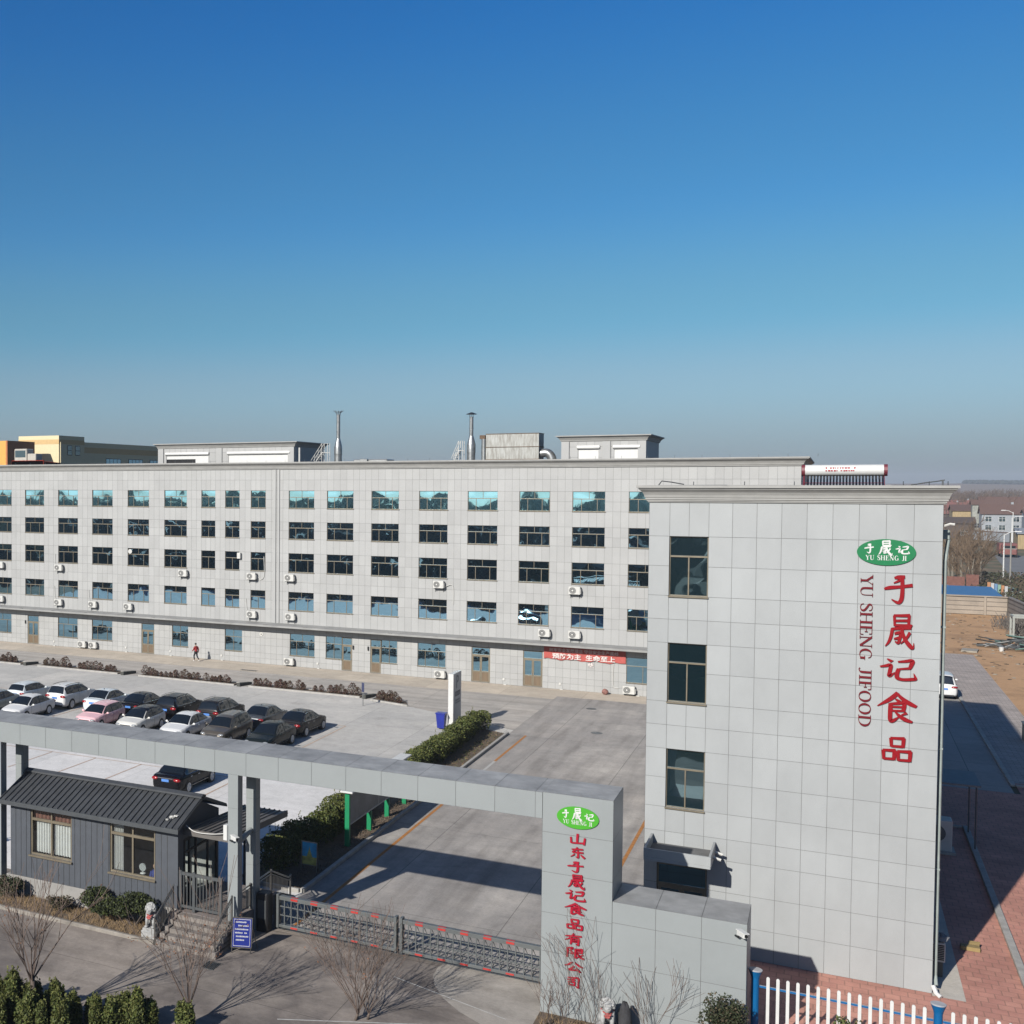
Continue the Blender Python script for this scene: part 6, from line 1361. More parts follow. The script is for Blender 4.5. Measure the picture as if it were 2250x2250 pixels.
def put_shrub(x, y, z, sc):
    k = rng.randrange(5); p = protos[k]
    if k not in used: used.add(k); p.location = (x, y, z); p.rotation_euler = (0, 0, rng.uniform(0, 6.28)); p.scale = (sc,) * 3
    else: dup(p, (x, y, z), rng.uniform(0, 6.28), scale=sc)
for a, b in SHRUB_SEG:
    x = a + .4
    while x < b - .35:
        if rng.random() > .07: put_shrub(x, 88.8 + rng.uniform(-.16, .16), .04, rng.uniform(.85, 1.35))
        x += rng.uniform(.32, .55)
for x, y in ((-29.7, 88.3), (-29.35, 88.0), (-28.95, 87.9), (-28.6, 87.65), (-28.2, 87.5), (-27.8, 87.3), (-29.4, 88.5), (-28.8, 88.3)): put_shrub(x, y, .04, rng.uniform(.95, 1.3))
# upright evergreen shrubs along the street at the lower left
def column_shrub(seed, h, w):
    r_ = random.Random(seed); t = thing('upright_shrub', 'upright leafy evergreen shrub in the loose row along the street at the lower left', 'shrub', (0, 0, 0), 0, 'upright evergreen shrubs at the lower left'); m = MB()
    sub = [(r_.uniform(-w, w) * .5, r_.uniform(-w, w) * .5, r_.uniform(.7, 1.0) * h, r_.uniform(.45, .7) * w) for k in range(5)]; sub[0] = (0, 0, h, w * .55)
    def pt():
        sx, sy, sh, sw = r_.choice(sub); a = r_.uniform(0, 6.283); z = r_.random(); u = r_.random() ** .45; p = (1 - .45 * max(0, z - .6) / .4)
        return (sx + sw * u * p * math.cos(a), sy + sw * u * p * math.sin(a), .08 + sh * z)
    leaf_mass(m, pt, 3600, .05, r_)
    for k in range(9):
        sx, sy, sh, sw = r_.choice(sub); px, py = sx + r_.uniform(-.7, .7) * sw, sy + r_.uniform(-.7, .7) * sw
        for j in range(8): m.mi = 1; m.leaf((px + r_.gauss(0, .02), py + r_.gauss(0, .02), sh * .97 + j * .035), .045, r_)
    m.mi = 0; m.build('foliage', [LEAF, LEAF2], t, local=True)
    s = MB()
    for k in range(5): s.tube([(sub[k][0], sub[k][1], 0), (sub[k][0], sub[k][1], h * .6)], [.02, .01], 4, False)
    s.build('stems', BARK, t, local=True); return t
cps = [column_shrub(60 + i, h, w) for i, (h, w) in enumerate(((1.3, .42), (1.05, .40), (.85, .42), (1.2, .34)))]
spots = [(-22.6, 29.5, 0), (-22.1, 29.3, 1), (-21.75, 29.6, 0), (-21.45, 29.2, 3), (-21.1, 29.75, 1), (-20.75, 29.3, 2), (-20.3, 29.75, 0), (-19.95, 29.45, 3), (-19.7, 29.9, 1), (-19.35, 30.35, 2), (-18.85, 30.0, 3), (-18.6, 30.35, 2), (-18.25, 30.6, 1), (-17.85, 30.75, 3), (-17.55, 31.05, 2), (-16.65, 31.3, 2), (-22.3, 28.7, 2), (-21.6, 28.6, 1), (-20.6, 28.8, 0), (-19.6, 29.1, 1), (-20.1, 28.7, 3)]
seen = set(); rng = random.Random(9)
for x, y, k in spots:
    if k not in seen: seen.add(k); cps[k].location = (x, y, 0); cps[k].rotation_euler = (0, 0, rng.uniform(0, 6))
    else: dup(cps[k], (x, y, 0), rng.uniform(0, 6), scale=rng.uniform(.82, 1.05))
def bush(label, x, y, w, d, h, seed, n, mats, size=.055, group=None):
    r_ = random.Random(seed); t = thing('round_bush', label, 'bush', (x, y, 0), 0, group); m = MB(); lumps = [(r_.uniform(-.5, .5) * w, r_.uniform(-.5, .5) * d, r_.uniform(.45, .8) * h, r_.uniform(.35, .55)) for k in range(9)]
    def pt():
        lx, ly, lz, lr = r_.choice(lumps); v = Vector((r_.gauss(0, 1), r_.gauss(0, 1), r_.gauss(0, 1))).normalized() * (r_.random() ** .35) * lr
        return (lx + v.x * w * .95, ly + v.y * d * .95, max(.05, lz + v.z * h * .55))
    leaf_mass(m, pt, n, size, r_, .25); m.build('foliage', mats, t, local=True)
    s = MB()
    for k in range(8): l = r_.choice(lumps); s.tube([(0, 0, 0), (l[0] * .5, l[1] * .5, l[2] * .5), (l[0], l[1], l[2])], [.03, .02, .01], 4, False)
    s.build('stems', BARK, t, local=True)
bush('dense dark evergreen bush under the guardhouse wall between the two windows', -23.5, 37.75, .95, .75, 1.25, 1, 5200, [LEAF_D, LEAF])
bush('largest dense dark evergreen bush beside the stone lion at the steps', -22.15, 37.75, 1.15, .8, 1.4, 2, 6500, [LEAF_D, LEAF])
bush('thin brownish bush in the dry bed under the left guardhouse window', -25.5, 37.75, .8, .5, .62, 3, 1100, [LEAF_R2, LEAF_D], .045)
bush('dark brownish bush at the left edge by the guardhouse plinth', -28.0, 37.8, .8, .6, .95, 4, 2300, [LEAF_D, LEAF_R2], .05)
bush('grey green bush before the low gate wall beside the first blue fence post', -2.35, 37.75, .75, .6, 1.95, 5, 3600, [LEAF_D, LEAF_R2], .045)
bush('sunlit green bush in front of the white picket fence', .75, 38.0, .62, .55, 1.95, 6, 3000, [LEAF, LEAF2], .045)
m = MB(); rng = random.Random(15)
def tuft(m, x, y, z, n, h):
    for k in range(n):
        a = rng.uniform(0, 6.28); l = h * rng.uniform(.5, 1.2); bx, by = x + rng.gauss(0, .08), y + rng.gauss(0, .08); dx, dy = math.cos(a) * l * .6, math.sin(a) * l * .6
        m.add([(bx - .008, by, z), (bx + .008, by, z), (bx + dx, by + dy, z + l)], [(0, 1, 2)])
for i in range(420): tuft(m, rng.uniform(-30, -20.8), rng.uniform(37.0, 38.4), .06, 9, .18)
for i in range(140): tuft(m, rng.uniform(-7.4, -2), rng.uniform(36.8, 38.3), .02, 8, .16)
o = m.build('dry_grass', DRYGRASS); tag(o, 'dry straw coloured grass in the planting beds', 'grass', kind='stuff')
m = MB()
for i in range(900):
    x = rng.uniform(-19.4, -18.4); y = rng.uniform(62, 80.3); m.mi = rng.randrange(2); m.leaf((x + rng.gauss(0, .1), y, .07 + rng.random() * .06), .05, rng, 1.5)
m.mi = 0; o = m.build('ground_cover', [LEAF, DRYGRASS]); tag(o, 'thin green ground cover beside the drive kerb', 'ground cover', kind='stuff')
m = MB()
for i in range(1500):
    x = rng.uniform(-19.3, -18.38); y = rng.uniform(44.9, 62); m.leaf((x, y, .06 + rng.random() * .05), .045, rng, 1.5)
o = m.build('leaf_litter', mat('leaf_litter', (.19, .135, .09), .9, var=.4, scale=6)); tag(o, 'dry leaf litter on the bed beside the drive kerb', 'leaf litter', kind='stuff')

for x, y, l in ((-15.0, 92.9, 'round iron manhole cover in the lane near the end of the drive'), (-13.2, 84.0, 'round iron manhole cover in the drive beside the office block')):
    m = MB(); m.lathe([(.36, -.003), (.36, .010), (.33, .012)], (x, y, 0), 20); o = m.build('manhole_cover', GREYM); tag(o, l, 'manhole cover')
m = MB()
for k in range(10): m.box(-45.2 + .16 * k, -45.1 + .16 * k, 96.0, 96.45, -.004, .010)
o = m.build('drain_grate', GREYM); tag(o, 'long iron drain grate in the apron before the factory wall', 'drain grate')
# ------------------------------------------------------------------ picket fence
FB = mat('fence_blue', (.0, .155, .42), .4, var=.06)
def fence(label, x0, x1, xp, y=39.1, last=True):
    t = thing('picket_fence', label, 'fence', (x0, y, 0)); 
    for x in xp:
        m = MB(); m.lathe([(.105, 0), (.105, 2.12), (.12, 2.2), (.175, 2.36), (.185, 2.385)], (x, y, 0), 24); po = m.build('post', FB, t, smooth=True, angle=30)
        m = MB(); m.lathe([(.187, 2.386), (.187, 2.41), (.17, 2.42)], (x, y, 0), 24); m.build('post_cap', mat('pale_cap', (.55, .55, .57), .5), po)
    for z in (.42, 1.90):
        m = MB(); m.box(x0 + .11, x1 - .11, y - .028, y + .028, z, z + .055); m.build('rail', FB, t)
        m = MB(); m.box(x0 + .11, x1 - .11, y - .027, y + .027, z + .0555, z + .058); m.build('rail_top', mat('pale_blue_grey', (.42, .46, .52), .5), t)
    n = int((x1 - x0) / .2525) - 1; 
    for i in range(n):
        x = x0 + .33 + .2525 * i
        if x > x1 - .2: break
        m = MB(); w2 = .042; m.box(x - w2, x + w2, y - .062, y - .03, .16, 2.22)
        m.prism([(0, 0)], 0, 0) if False else None
        k = 6; arc = [(x + w2 * math.cos(math.pi * j / k), 2.22 + w2 * math.sin(math.pi * j / k)) for j in range(k + 1)]
        vs = [(a, y - .062, b) for a, b in arc] + [(a, y - .03, b) for a, b in arc]; m.add(vs, [tuple(range(k, -1, -1)), tuple(range(k + 1, 2 * k + 2))] + [(j, j + 1, k + 2 + j, k + 1 + j) for j in range(k)])
        m.build('picket', WHITE, t)
    return t
fence('white picket fence panel with blue posts from the gate wall to the second blue post', -1.67, 2.76, (-1.67, 2.76))
fence('white picket fence panel with blue rails at the bottom right corner', 2.76, 7.2, (7.2,))

# ------------------------------------------------------------------ right side of the office
acx = thing('air_conditioner', 'outdoor air conditioner with a rag on top at the right foot of the office wall', 'air conditioner', (3.35, 48.5, .55))
m = MB(); m.bbox(3.16, 3.55, 48.1, 48.95, .55, 1.2, .02); m.build('casing', WHITE_P, acx)
m = MB()
for i in range(9): m.box(3.19, 3.52, 48.085, 48.098, .62 + .06 * i, .655 + .06 * i)
m.build('louvre', BLACK, acx)
m = MB(); m.box(3.18, 3.5, 48.2, 48.24, 0, .548); m.box(3.18, 3.5, 48.8, 48.84, 0, .548); m.build('stand', GREYM, acx)
m = MB(); m.ico((3.42, 48.45, 1.3), .30, (.8, 1.2, .4), 12, 7, .22, random.Random(3)); o = m.build('rag', mat('grey_cloth', (.32, .33, .34), .9, var=.2)); tag(o, 'crumpled grey cloth lying on the air conditioner beside the office wall', 'cloth')
t = thing('outdoor_unit', 'tall pale outdoor cooling cabinet in the shade beside the office block', 'cooling unit', (4.3, 65, 0)); m = MB(); m.bbox(3.7, 4.92, 64.6, 65.5, .12, 1.5, .03); m.build('cabinet', WHITE_P, t); m = MB(); m.box(3.6, 5.05, 64.4, 65.6, 0.006, .118); m.build('pad', KERB, t); m = MB(); m.cyly(4.3, 64.58, 64.598, .9, .38, 20); m.build('fan_grille', mat('grey_grille', (.3, .3, .29)), t)
t = thing('lean_to', 'grey lean-to roof on thin posts at the right side of the office block', 'canopy', (4.6, 67, 0)); m = MB(); m.hexa([(3.12, 65.6, 2.95), (6.02, 65.6, 2.95), (6.02, 68.8, 2.95), (3.12, 68.8, 2.95), (3.12, 65.6, 3.03), (6.02, 65.6, 3.03), (6.02, 68.8, 3.03), (3.12, 68.8, 3.03)]); m.build('roof', mat('lean_to_sheet', (.25, .27, .28), .6, var=.12), t)
for y in (65.66, 68.75): m = MB(); m.tube([(5.85, y, 0), (5.85, y, 2.95)], .035, 6); m.build('post', GREYM, t)
t = thing('cardboard_box', 'flat yellow cardboard box on the red paving beside the office block', 'box', (4.55, 51.7, 0)); m = MB(); m.bbox(4.25, 4.82, 51.5, 51.85, 0, .13, .01); m.build('carton', mat('cardboard', (.42, .30, .12), .85, var=.12), t); m = MB(); m.hexa([(4.5, 51.85, .13), (4.82, 51.85, .13), (4.86, 52.05, .2), (4.5, 52.08, .18), (4.5, 51.85, .137), (4.82, 51.85, .137), (4.86, 52.05, .207), (4.5, 52.08, .187)]); m.build('flap', mat('cardboard', (.42, .3, .12)), t)
t = thing('utility_cabinet', 'dark grey utility box at the right edge of the paved walk', 'utility box', (11.4, 96, 0)); m = MB(); m.bbox(10.95, 12.0, 95.6, 96.7, 0, 1.1, .03); m.build('cabinet', GREYM, t); m = MB(); m.bbox(10.9, 12.05, 95.55, 96.75, 1.102, 1.16, .02); m.build('lid', GREYM, t)

# ------------------------------------------------------------------ beyond: wall, shed, houses, woods, hills
PW = mat('precast_wall', (.44, .37, .295), .85, var=.14, scale=.6); PWJ = mat('precast_joint', (.20, .17, .14), .9)
t = thing('precast_wall', 'pale pinkish precast concrete wall across the end of the dirt lot', 'wall', (12, 186, 0))
m = MB(); tiled_wall(m, [3.0, 8.0, 12.5, 17.0, 19.3], [0, .55, 1.12, 1.7, 2.3], [], lambda u, v, d: (u, 186.2 + d, v), g=.035, back=.06); m.box(3, 19.3, 186.3, 186.45, 0, 2.3); m.build('wall', [PW, PWJ], t)
m = MB()
for x in (3.0, 8.0, 12.5, 17.0): m.bbox(x - .13, x + .13, 186.05, 186.19, 0, 2.36, .02)
m.build('pillar', PW, t); m = MB(); m.box(2.9, 19.4, 186.0, 186.5, 2.31, 2.45); m.build('coping', PW, t)
t = thing('precast_wall', 'grey precast concrete wall running towards the camera along the dirt lot', 'wall', (19.5, 150, 0))
m = MB(); tiled_wall(m, [96, 105, 114, 123, 132, 141, 150, 159, 168, 177, 186.5], [0, .55, 1.12, 1.7, 2.3], [], lambda u, v, d: (19.35 + (186.5 - u) * .055 + d, u, v), g=.035, back=.06); m.build('wall', [mat('grey_precast', (.30, .27, .245), .85, var=.15, scale=.6), PWJ], t)
m = MB(); m.hexa([(24.25, 96, 2.31), (24.65, 96, 2.31), (19.65, 186.5, 2.31), (19.25, 186.5, 2.31), (24.25, 96, 2.45), (24.65, 96, 2.45), (19.65, 186.5, 2.45), (19.25, 186.5, 2.45)]); m.build('coping', mat('grey_precast', (.3, .27, .245)), t)
t = thing('blue_shed', 'low shed with a bright blue roof behind the precast wall', 'shed', (13, 193, 0)); m = MB(); m.box(6, 19.0, 188.5, 197, 0, 2.25); m.build('wall', PW, t); m = MB(); m.hexa([(5.6, 187.4, 2.3), (18.9, 187.4, 2.3), (18.6, 197.4, 2.75), (5.6, 197.4, 2.75), (5.6, 187.4, 2.4), (18.9, 187.4, 2.4), (18.6, 197.4, 2.85), (5.6, 197.4, 2.85)]); m.build('roof', mat('blue_sheet_roof', (.085, .24, .48), .5, var=.08), t); m = MB(); m.box(6, 14, 198, 199.5, 0, 2.8); m.build('grey_annex', mat('annex_grey', (.33, .34, .36), .8), t)
FENC = [mat('rainbow_' + k, c, .6) for k, c in (('orange', (.55, .25, .10)), ('white', (.6, .6, .6)), ('blue', (.15, .3, .5)), ('green', (.25, .45, .35)))]
t = thing('painted_fence', 'short fence painted in orange white and blue stripes behind the blue shed', 'fence', (20, 206, 0))
for i in range(6): m = MB(); m.box(19.0 + i * .42, 19.0 + i * .42 + .38, 206 + i * .3, 206.1 + i * .3, 0, 2.9 - .12 * i); m.build('board', FENC[i % 4], t)
HW = mat('house_white', (.42, .45, .48), .85, var=.12); HY = mat('house_yellow', (.48, .36, .19), .85, var=.18, scale=1.5, stretch=(3, 3, .3)); HR = mat('roof_brown', (.165, .095, .075), .85, var=.2); HRR = mat('roof_red', (.26, .105, .085), .85, var=.2); HD = mat('shed_dark', (.10, .075, .065), .85, var=.2)
def house(label, x, y, wd, dp, eave, ridge, wm, rm, rows=1, nwin=3, rz=0.0, chim=True):
    t = thing('village_house', label, 'house', (x, y, 0), rz, 'village houses beyond the wall')
    h2 = wd / 2; d2 = dp / 2; m = MB(); m.box(-h2, h2, -d2, d2, 0, eave); m.add([(-h2, -d2, eave), (-h2, d2, eave), (-h2, 0, ridge - .15), (h2, -d2, eave), (h2, d2, eave), (h2, 0, ridge - .15)], [(0, 2, 1), (3, 4, 5)]); m.build('wall', wm, t, local=True)
    m = MB(); o = .5
    for s in (-1, 1): 
        p = [(-h2 - o, s * (d2 + o), eave - .1), (h2 + o, s * (d2 + o), eave - .1), (h2 + o, 0, ridge), (-h2 - o, 0, ridge)]; q = [(a, b, c + .15) for a, b, c in p]; m.hexa(p + q if s < 0 else [p[1], p[0], p[3], p[2], q[1], q[0], q[3], q[2]])
    rf = m.build('roof', rm, t, local=True)
    if chim: m = MB(); m.box(h2 * .5, h2 * .5 + .7, .4, 1.1, ridge - 1, ridge + .9); m.build('chimney', HW, rf, local=True)
    for r_ in range(rows):
        for k in range(nwin):
            xc = -h2 + wd * (k + .5) / nwin; z0 = .9 + 2.9 * r_; m = MB()
            for a in ((xc - .95, xc - .87), (xc - .04, xc + .04), (xc + .87, xc + .95)): m.box(a[0], a[1], -d2 - .07, -d2 - .002, z0, z0 + 1.6)
            m.box(xc - .95, xc + .95, -d2 - .072, -d2 - .002, z0 + 1.0, z0 + 1.07); m.box(xc - .95, xc + .95, -d2 - .072, -d2 - .002, z0 - .06, z0 + .02)
            f = m.build('window', WHITE, t, local=True); m = MB(); m.quad((xc - .9, -d2 - .02, z0), (xc + .9, -d2 - .02, z0), (xc + .9, -d2 - .02, z0 + 1.6), (xc - .9, -d2 - .02, z0 + 1.6)); m.build('pane', GLASS_T, f, local=True)
    return t
house('white two storey house with a brown roof and two wide windows, behind the tree clump', 50.5, 512, 11.5, 9, 6.4, 9.6, HW, HR, 2, 3)
house('pale blue walled house wing at the right edge behind the far street lamp', 60, 498, 9.5, 8, 7.0, 8.2, mat('house_blue', (.36, .42, .50), .85, var=.08), HR, 2, 2, chim=False)
house('yellow slatted barn beside the pale chimney tower', 41.5, 540, 6.5, 14, 7.0, 9.0, HY, HR, 1, 1, chim=False)
house('pale green grey narrow tower house between the yellow barn and the white house', 45.2, 530, 3.0, 5, 9.4, 11.0, mat('house_pale', (.40, .41, .36), .85, var=.25, scale=.8), HR, 1, 1, chim=False)
house('dark shed with a sagging roof beside the yellow barn', 33, 455, 10, 8, 4.6, 6.3, HD, HD, 1, 2, chim=False)
house('low yellow shed with blue grey roof at the right edge by the lamps', 45.8, 385, 9, 7, 4.0, 5.2, HY, mat('roof_blue_grey', (.28, .31, .35), .7, var=.1), 1, 0, chim=False)
house('long dark roofed house with a white attic strip above the white house', 63, 600, 22, 10, 8.0, 11.5, HW, HR, 2, 6)
rng = random.Random(31); VL = ['red roofed house far off behind the white house', 'far red roofed house at the left of the village, beside the dark wood', 'low red roofed house far beyond the yellow barn', 'broad red roofed house far beyond the tower house', 'far red roofed house above the pale blue wing', 'small red roofed house nearest to the distant wood', 'long red roofed house far off at the right edge', 'far red roofed house between two bare tree crowns', 'faint red roofed house half hidden by bare trees']
for i, l in enumerate(VL):
    Y = 640 + i * 27; X = Y * (.062 + .058 * ((i * 5) % 9) / 9); house(l, X, Y, rng.uniform(14, 22), 9, rng.uniform(3.5, 5), rng.uniform(7, 8.5), HW if i % 3 else HD, HRR, 1, 3, rng.uniform(-.15, .15))
t = thing('white_wall', 'low white yard wall before the white house at the far road', 'wall', (40, 440, 0)); m = MB(); m.hexa([(36.5, 440, 0), (44, 425, 0), (44.2, 425.3, 0), (36.7, 440.3, 0), (36.5, 440, 2.6), (44, 425, 2.6), (44.2, 425.3, 2.6), (36.7, 440.3, 2.6)]); m.build('wall', mat('house_white', (.42, .45, .48)), t); m = MB(); m.hexa([(36.4, 439.9, 2.6), (44.05, 424.8, 2.6), (44.3, 425.4, 2.6), (36.65, 440.5, 2.6), (36.4, 439.9, 2.8), (44.05, 424.8, 2.8), (44.3, 425.4, 2.8), (36.65, 440.5, 2.8)]); m.build('coping', HR, t)
# street lamps
def lamp_post(label, x, y, h, side, rz=0):
    t = thing('street_lamp', label, 'street lamp', (x, y, 0), rz, 'street lamps along the far road'); m = MB(); m.tube([(0, 0, 0), (0, 0, h)], [.13, .09], 8); m.build('pole', WHITE, t, local=True); m = MB(); m.tube([(0, 0, h - .2), (side * .9, 0, h + .35), (side * 1.6, 0, h + .45)], .07, 6); m.build('arm', WHITE, t, local=True); m = MB(); m.bbox(*sorted((side * 1.5, side * 2.5)), -.16, .16, h + .38, h + .56, .05); m.build('lamp_head', WHITE, t, local=True)
lamp_post('nearer white street lamp on the far road, its arm to the right', 26.6, 263.7, 7.8, 1); lamp_post('farther white street lamp with its arm to the left before the white house', 39.6, 375.7, 9.6, -1); lamp_post('white street lamp just behind the nearer one at the yellow shed', 43.0, 410, 7.4, 1)
m = MB(); m.tube([(24.7, 236, 0), (24.7, 236, 7.5)], [.14, .10], 8); m.box(23.9, 25.5, 235.95, 236.05, 6.3, 6.42); o = m.build('utility_pole', mat('pole_concrete', (.35, .34, .31), .9)); tag(o, 'grey concrete utility pole with a short cross arm on the far road', 'utility pole')
# truck far down the road
t = thing('red_truck', 'small dull red truck far down the road by the yellow shed', 'truck', (35, 335, 0)); RT = mat('dull_red', (.26, .085, .07), .7, var=.2)
m = MB(); m.bbox(33.2, 36.6, 338, 343, .8, 3.1, .1); m.build('cargo_body', RT, t); m = MB(); m.bbox(33.5, 36.3, 335.8, 337.9, .7, 2.9, .15); cb = m.build('cab', RT, t); m = MB(); m.box(33.8, 36.0, 335.76, 335.8, 1.9, 2.7); m.build('windscreen', CGL, cb)
for x in (33.4, 36.1):
    for y in (336.6, 341.5): m = MB(); m.cylx(x, x + .35, y, .5, .5, 14); m.build('wheel', RUB, t)
# tree clump and woods
def poplar(label, x, y, h, seed):
    r_ = random.Random(seed); t = thing('bare_poplar', label, 'tree', (x, y, 0), 0, 'bare trees behind the blue shed'); m = MB(); m.tube([(0, 0, 0), (r_.uniform(-.2, .2), 0, h * .45), (r_.uniform(-.3, .3), 0, h * .8)], [.17, .12, .05], 6); m.build('trunk', mat('pale_trunk', (.30, .265, .21), .9, var=.25), t, local=True)
    c = MB()
    for k in range(16):
        z = h * (.18 + .6 * r_.random()); a = r_.uniform(0, 6.28); branch(c, (0, 0, z), (math.cos(a) * .7, math.sin(a) * .7, .9), h * .29 * r_.uniform(.7, 1.15), .055, 1, r_, 3, (4, 5, 4), .12, .55, None, 2, 3, .018)
    c.build('crown', mat('far_twigs', (.20, .135, .082), .9, var=.3, scale=.5), t, local=True)
PD = ['left edge one of the bare trees, half behind the office corner', 'second bare tree from the office corner in the clump', 'bare tree in the clump above the red wall', 'bare tree in the clump with the thickest trunk', 'tall bare tree in the middle of the clump', 'bare tree behind the painted fence', 'rightmost bare tree of the clump by the far road', 'low bare tree at the back of the clump', 'bare tree at the front of the clump over the blue roof']
for i, (x, y, h) in enumerate(((17.0, 240, 8.6), (17.8, 228, 8.2), (18.4, 246, 9.8), (19.4, 236, 9.2), (20.2, 250, 10.6), (20.4, 231, 9.4), (21.9, 244, 9.6), (19.0, 262, 9.0), (18.6, 222, 7.4))): poplar(PD[i], x, y, h * .9, 200 + i)
t = thing('red_brick_wall', 'dull red wall at the foot of the tree clump', 'wall', (18, 216, 0)); m = MB(); m.box(13, 17.2, 216, 216.3, 0, 2.9); m.box(17.4, 19.0, 217, 217.3, 0, 3.2); m.build('wall', mat('old_brick', (.24, .105, .08), .9, var=.25), t)
rng = random.Random(90)
m = MB()
for i in range(1500):
    Y = 560 + 800 * rng.random() ** .8; X = Y * rng.uniform(.02, .22)
    if abs(X - (30 + (Y - 264) * .105)) < 7 and Y < 420: continue
    h = rng.uniform(8, 14) * (.8 if Y < 450 else 1); th = max(.05, Y * .00016)
    m.tube([(X, Y, 0), (X, Y, h * .85)], [th * 1.6, th * .5], 3, False)
    for k in range(9):
        a = rng.uniform(0, 6.28); z = h * rng.uniform(.25, .7); l = h * rng.uniform(.2, .36); m.tube([(X, Y, z), (X + math.cos(a) * l * .55, Y + math.sin(a) * l * .55, z + l)], [th, th * .3], 3, False)
        b = rng.uniform(0, 6.28); mx, my, mz = X + math.cos(a) * l * .3, Y + math.sin(a) * l * .3, z + l * .5; m.tube([(mx, my, mz), (mx + math.cos(b) * l * .35, my + math.sin(b) * l * .35, mz + l * .5)], [th * .7, th * .25], 3, False)
o = m.build('distant_wood', mat('wood_twigs', (.165, .115, .085), .95, var=.25, scale=.03)); tag(o, 'mass of bare winter trees behind the village', 'wood', kind='stuff')
# undergrowth near the far road
m = MB()
for i in range(5200):
    y = rng.uniform(198, 250); x = y * rng.uniform(.083, .118); 
    if 24 + (y - 205) * .09 < x < 31 + (y - 205) * .09: continue
    m.mi = rng.randrange(2); m.leaf((x, y, rng.random() ** 1.6 * 1.9), .22, rng)
m.mi = 0; o = m.build('undergrowth', [mat('scrub_brown', (.12, .085, .05), .9, var=.4), mat('scrub_green', (.075, .08, .035), .9, var=.4)]); tag(o, 'low brown and green scrub beside the far road', 'scrub', kind='stuff')
# hills and far tree line
def fb(x, s): return mnoise.fractal(Vector((x * s, 3.3, 1.7)), 1.0, 2.0, 5)
m = MB(); n = 160; vs = []; prof = ((0, 0), (300, .35), (700, .8), (1100, 1.0), (1500, .9))
for j, (dy, k) in enumerate(prof):
    for i in range(n + 1): x = -4200 + 8400 * i / n; vs.append((x, 2300 + dy + x * .05, -1 + (20 + 5 * fb(x, .0012) + 1.0 * fb(x, .008)) * k))
m.add(vs, [(j * (n + 1) + i, j * (n + 1) + i + 1, (j + 1) * (n + 1) + i + 1, (j + 1) * (n + 1) + i) for j in range(len(prof) - 1) for i in range(n)])
struct('hills', m, concrete('hill_fields', [(.12, .085, .06), (.16, .11, .075), (.09, .075, .05)], seed=20), smooth=True)
m = MB(); rng = random.Random(55)
for i in range(1400):
    x = rng.uniform(150, 900); y = 3300 + x * .05 + rng.uniform(-60, 60)
    if x < 262: continue
    z = -1 + 20 + 5 * fb(x, .0012); m.ico((x, y, z + 2.5), rng.uniform(3, 6), (1.2, 1, .9), 6, 4, .3, rng)
o = m.build('hill_trees', mat('far_evergreens', (.03, .04, .03), .9)); tag(o, 'dark tree line on the far ridge', 'tree line', kind='stuff')
# trees across the street behind the camera: the factory windows mirror them
m = MB(); rng = random.Random(66)
for i in range(1500):
    y = -12 - 430 * rng.random() ** 1.3; x = rng.uniform(-120 + y * .9, 60 - y * .1); far = min(1, -y / 300)
    if abs(x) < 9 and y > -30: continue
    h = rng.uniform(4.5, 8) + far * rng.uniform(0, 5.5); r_ = rng.uniform(2.2, 4.5)
    m.ico((x, y, h * .52), r_, (1, 1, h * .5 / r_), 7, 5, .25, rng)
for i in range(150):  # more trees added out of view to darken the second-storey panes
    x, y = rng.uniform(-135, -36), rng.uniform(21, 30.5); h = rng.uniform(3.2, 5.2); m.ico((x, y, h * .52), rng.uniform(1.2, 2.0), (1, 1, h * .32), 7, 5, .25, rng)
m2 = MB()  # hedge added out of view so the upper second-storey panes mirror dark
for i in range(330):
    x, y = rng.uniform(-150, -33), rng.uniform(36.6, 39.2); h = rng.uniform(1.7, 2.9); m2.ico((x, y, h * .5), rng.uniform(.55, .9), (1, 1, h * .75), 7, 5, .25, rng)
o = m2.build('reflection_hedge', mat('south_trees', (.05, .058, .042))); tag(o, 'dark hedge added beyond the left edge to darken the factory window reflections', 'hedge', kind='stuff')
o = m.build('roadside_wood', mat('south_trees', (.05, .058, .042), .95, spec=0.0)); tag(o, 'dark wood across the street, with trees added out of view, mirrored in the factory windows', 'wood', kind='stuff')
# dirt lot scraps
m = MB(); rng = random.Random(17)
SCR = [mat('scrap_' + k, c, .6, mt, var=.2) for k, c, mt in (('white', (.55, .55, .53), 0), ('steel', (.25, .27, .27), .5), ('dark', (.04, .045, .045), .2), ('green', (.20, .32, .28), .1), ('blue', (.03, .07, .20), .1))]
for i in range(70):
    x, y, z = rng.uniform(14.0, 19.5), rng.uniform(146.5, 152.5), rng.uniform(.05, .9); a = rng.gauss(.2, .5); l = rng.uniform(.8, 3.2); m.mi = rng.choice((0, 1, 1, 2, 2, 3))
    d = Vector((math.cos(a), math.sin(a) * .6, rng.uniform(-.25, .2))) * l / 2; z = max(z * (1 - abs(x - 17) / 3.6), .12) + abs(d.z); m.tube([(x - d.x, y - d.y, z - d.z), (x + d.x, y + d.y, z + d.z)], rng.uniform(.03, .09), 4)
m.mi = 0; o = m.build('scrap_heap', SCR); tag(o, 'tangled heap of scrap bars and panels on the dirt lot', 'scrap heap', kind='stuff')
m = MB(); m.lathe([(.17, 0), (.2, .42), (.205, .44)], (14.8, 146.6, -.03), 16); o = m.build('bucket', WHITE); tag(o, 'small white bucket in front of the scrap heap', 'bucket')
t = thing('metal_rack', 'pale steel frame standing behind the scrap heap at the right edge', 'frame', (18.3, 160, 0)); m = MB()
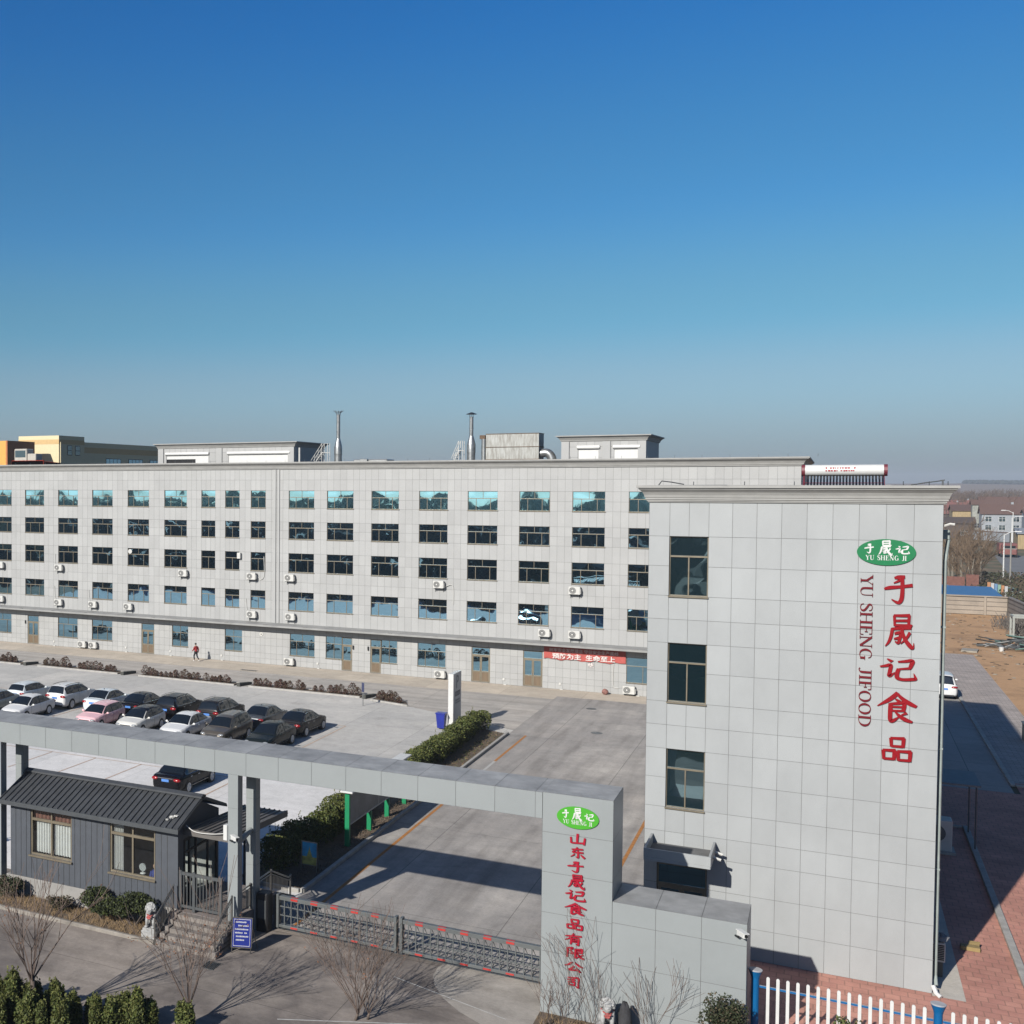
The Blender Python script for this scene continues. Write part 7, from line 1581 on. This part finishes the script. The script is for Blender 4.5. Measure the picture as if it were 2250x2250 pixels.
for x, y in ((17.1, 159.5), (20.2, 159.5), (17.1, 162), (20.2, 162)): m.box(x - .09, x + .09, y - .09, y + .09, -.03, 2.2)
for y in (159.5, 162): m.box(17.0, 20.3, y - .1, y + .1, 2.2, 2.42); m.box(17.2, 20.1, y - .05, y + .05, .1, .25)
for x in (17.1, 20.2): m.box(x - .08, x + .08, 159.61, 161.89, 2.22, 2.4)
m.build('frame_bars', mat('pale_frame', (.42, .44, .40), .6, var=.1), t)
m = MB(); m.hexa([(11.3, 144.2, -.03), (12.6, 144.0, -.03), (12.9, 146.0, -.03), (11.6, 146.2, -.03), (11.3, 144.2, .12), (12.6, 144.0, .12), (12.9, 146.0, .15), (11.6, 146.2, .15)]); o = m.build('concrete_slab', mat('pale_slab', (.44, .40, .33), .85, var=.12)); tag(o, 'loose pale concrete slab at the end of the grey walk', 'slab')
m = MB(); rng = random.Random(61)
for i in range(420):
    x, y = 18.4 + rng.gauss(0, .7), rng.uniform(160, 176); a = rng.uniform(0, 6.28); l = rng.uniform(.5, 1.6); m.tube([(x, y, 0), (x + math.cos(a) * l * .5, y + math.sin(a) * l * .5, l * .9)], .03, 3, False)
o = m.build('brush_heap', mat('grey_brush', (.17, .15, .13), .95, var=.3)); tag(o, 'grey heap of cut brushwood along the side wall of the dirt lot', 'brushwood', kind='stuff')
m = MB(); rng = random.Random(62)
for i in range(260):
    x, y = rng.uniform(9, 19), rng.uniform(120, 185)
    if x < 12.2 and y < 143: continue
    s = rng.uniform(.04, .16); m.mi = rng.randrange(3); m.ico((x, y, -.01), s, (1.4, 1, .5), 6, 4, .3, rng)
m.mi = 0; o = m.build('rubble', [mat('rubble_pale', (.40, .35, .28), .9), mat('rubble_dark', (.12, .09, .06), .9), mat('rubble_brown', (.25, .17, .1), .9)]); tag(o, 'scattered stones and rubble on the bare earth', 'rubble', kind='stuff')

# ------------------------------------------------------------------ haze
hz = MB(); hz.box(-6100, 6100, -6100, 6100, -1.2, 60)
o = hz.build('haze', bpy.data.materials.new('haze_air')); tag(o, 'thin blue winter haze over the plain', 'haze', kind='stuff')
hm = o.data.materials[0]; hm.use_nodes = True; hn = hm.node_tree; 
for nd in list(hn.nodes):
    if nd.type == 'BSDF_PRINCIPLED': hn.nodes.remove(nd)
pv = hn.nodes.new('ShaderNodeVolumePrincipled'); pv.inputs['Color'].default_value = (.84, .89, .95, 1); pv.inputs['Density'].default_value = HAZE_DENS; pv.inputs['Anisotropy'].default_value = 0.2
hn.links.new(pv.outputs[0], [x for x in hn.nodes if x.type == 'OUTPUT_MATERIAL'][0].inputs['Volume'])
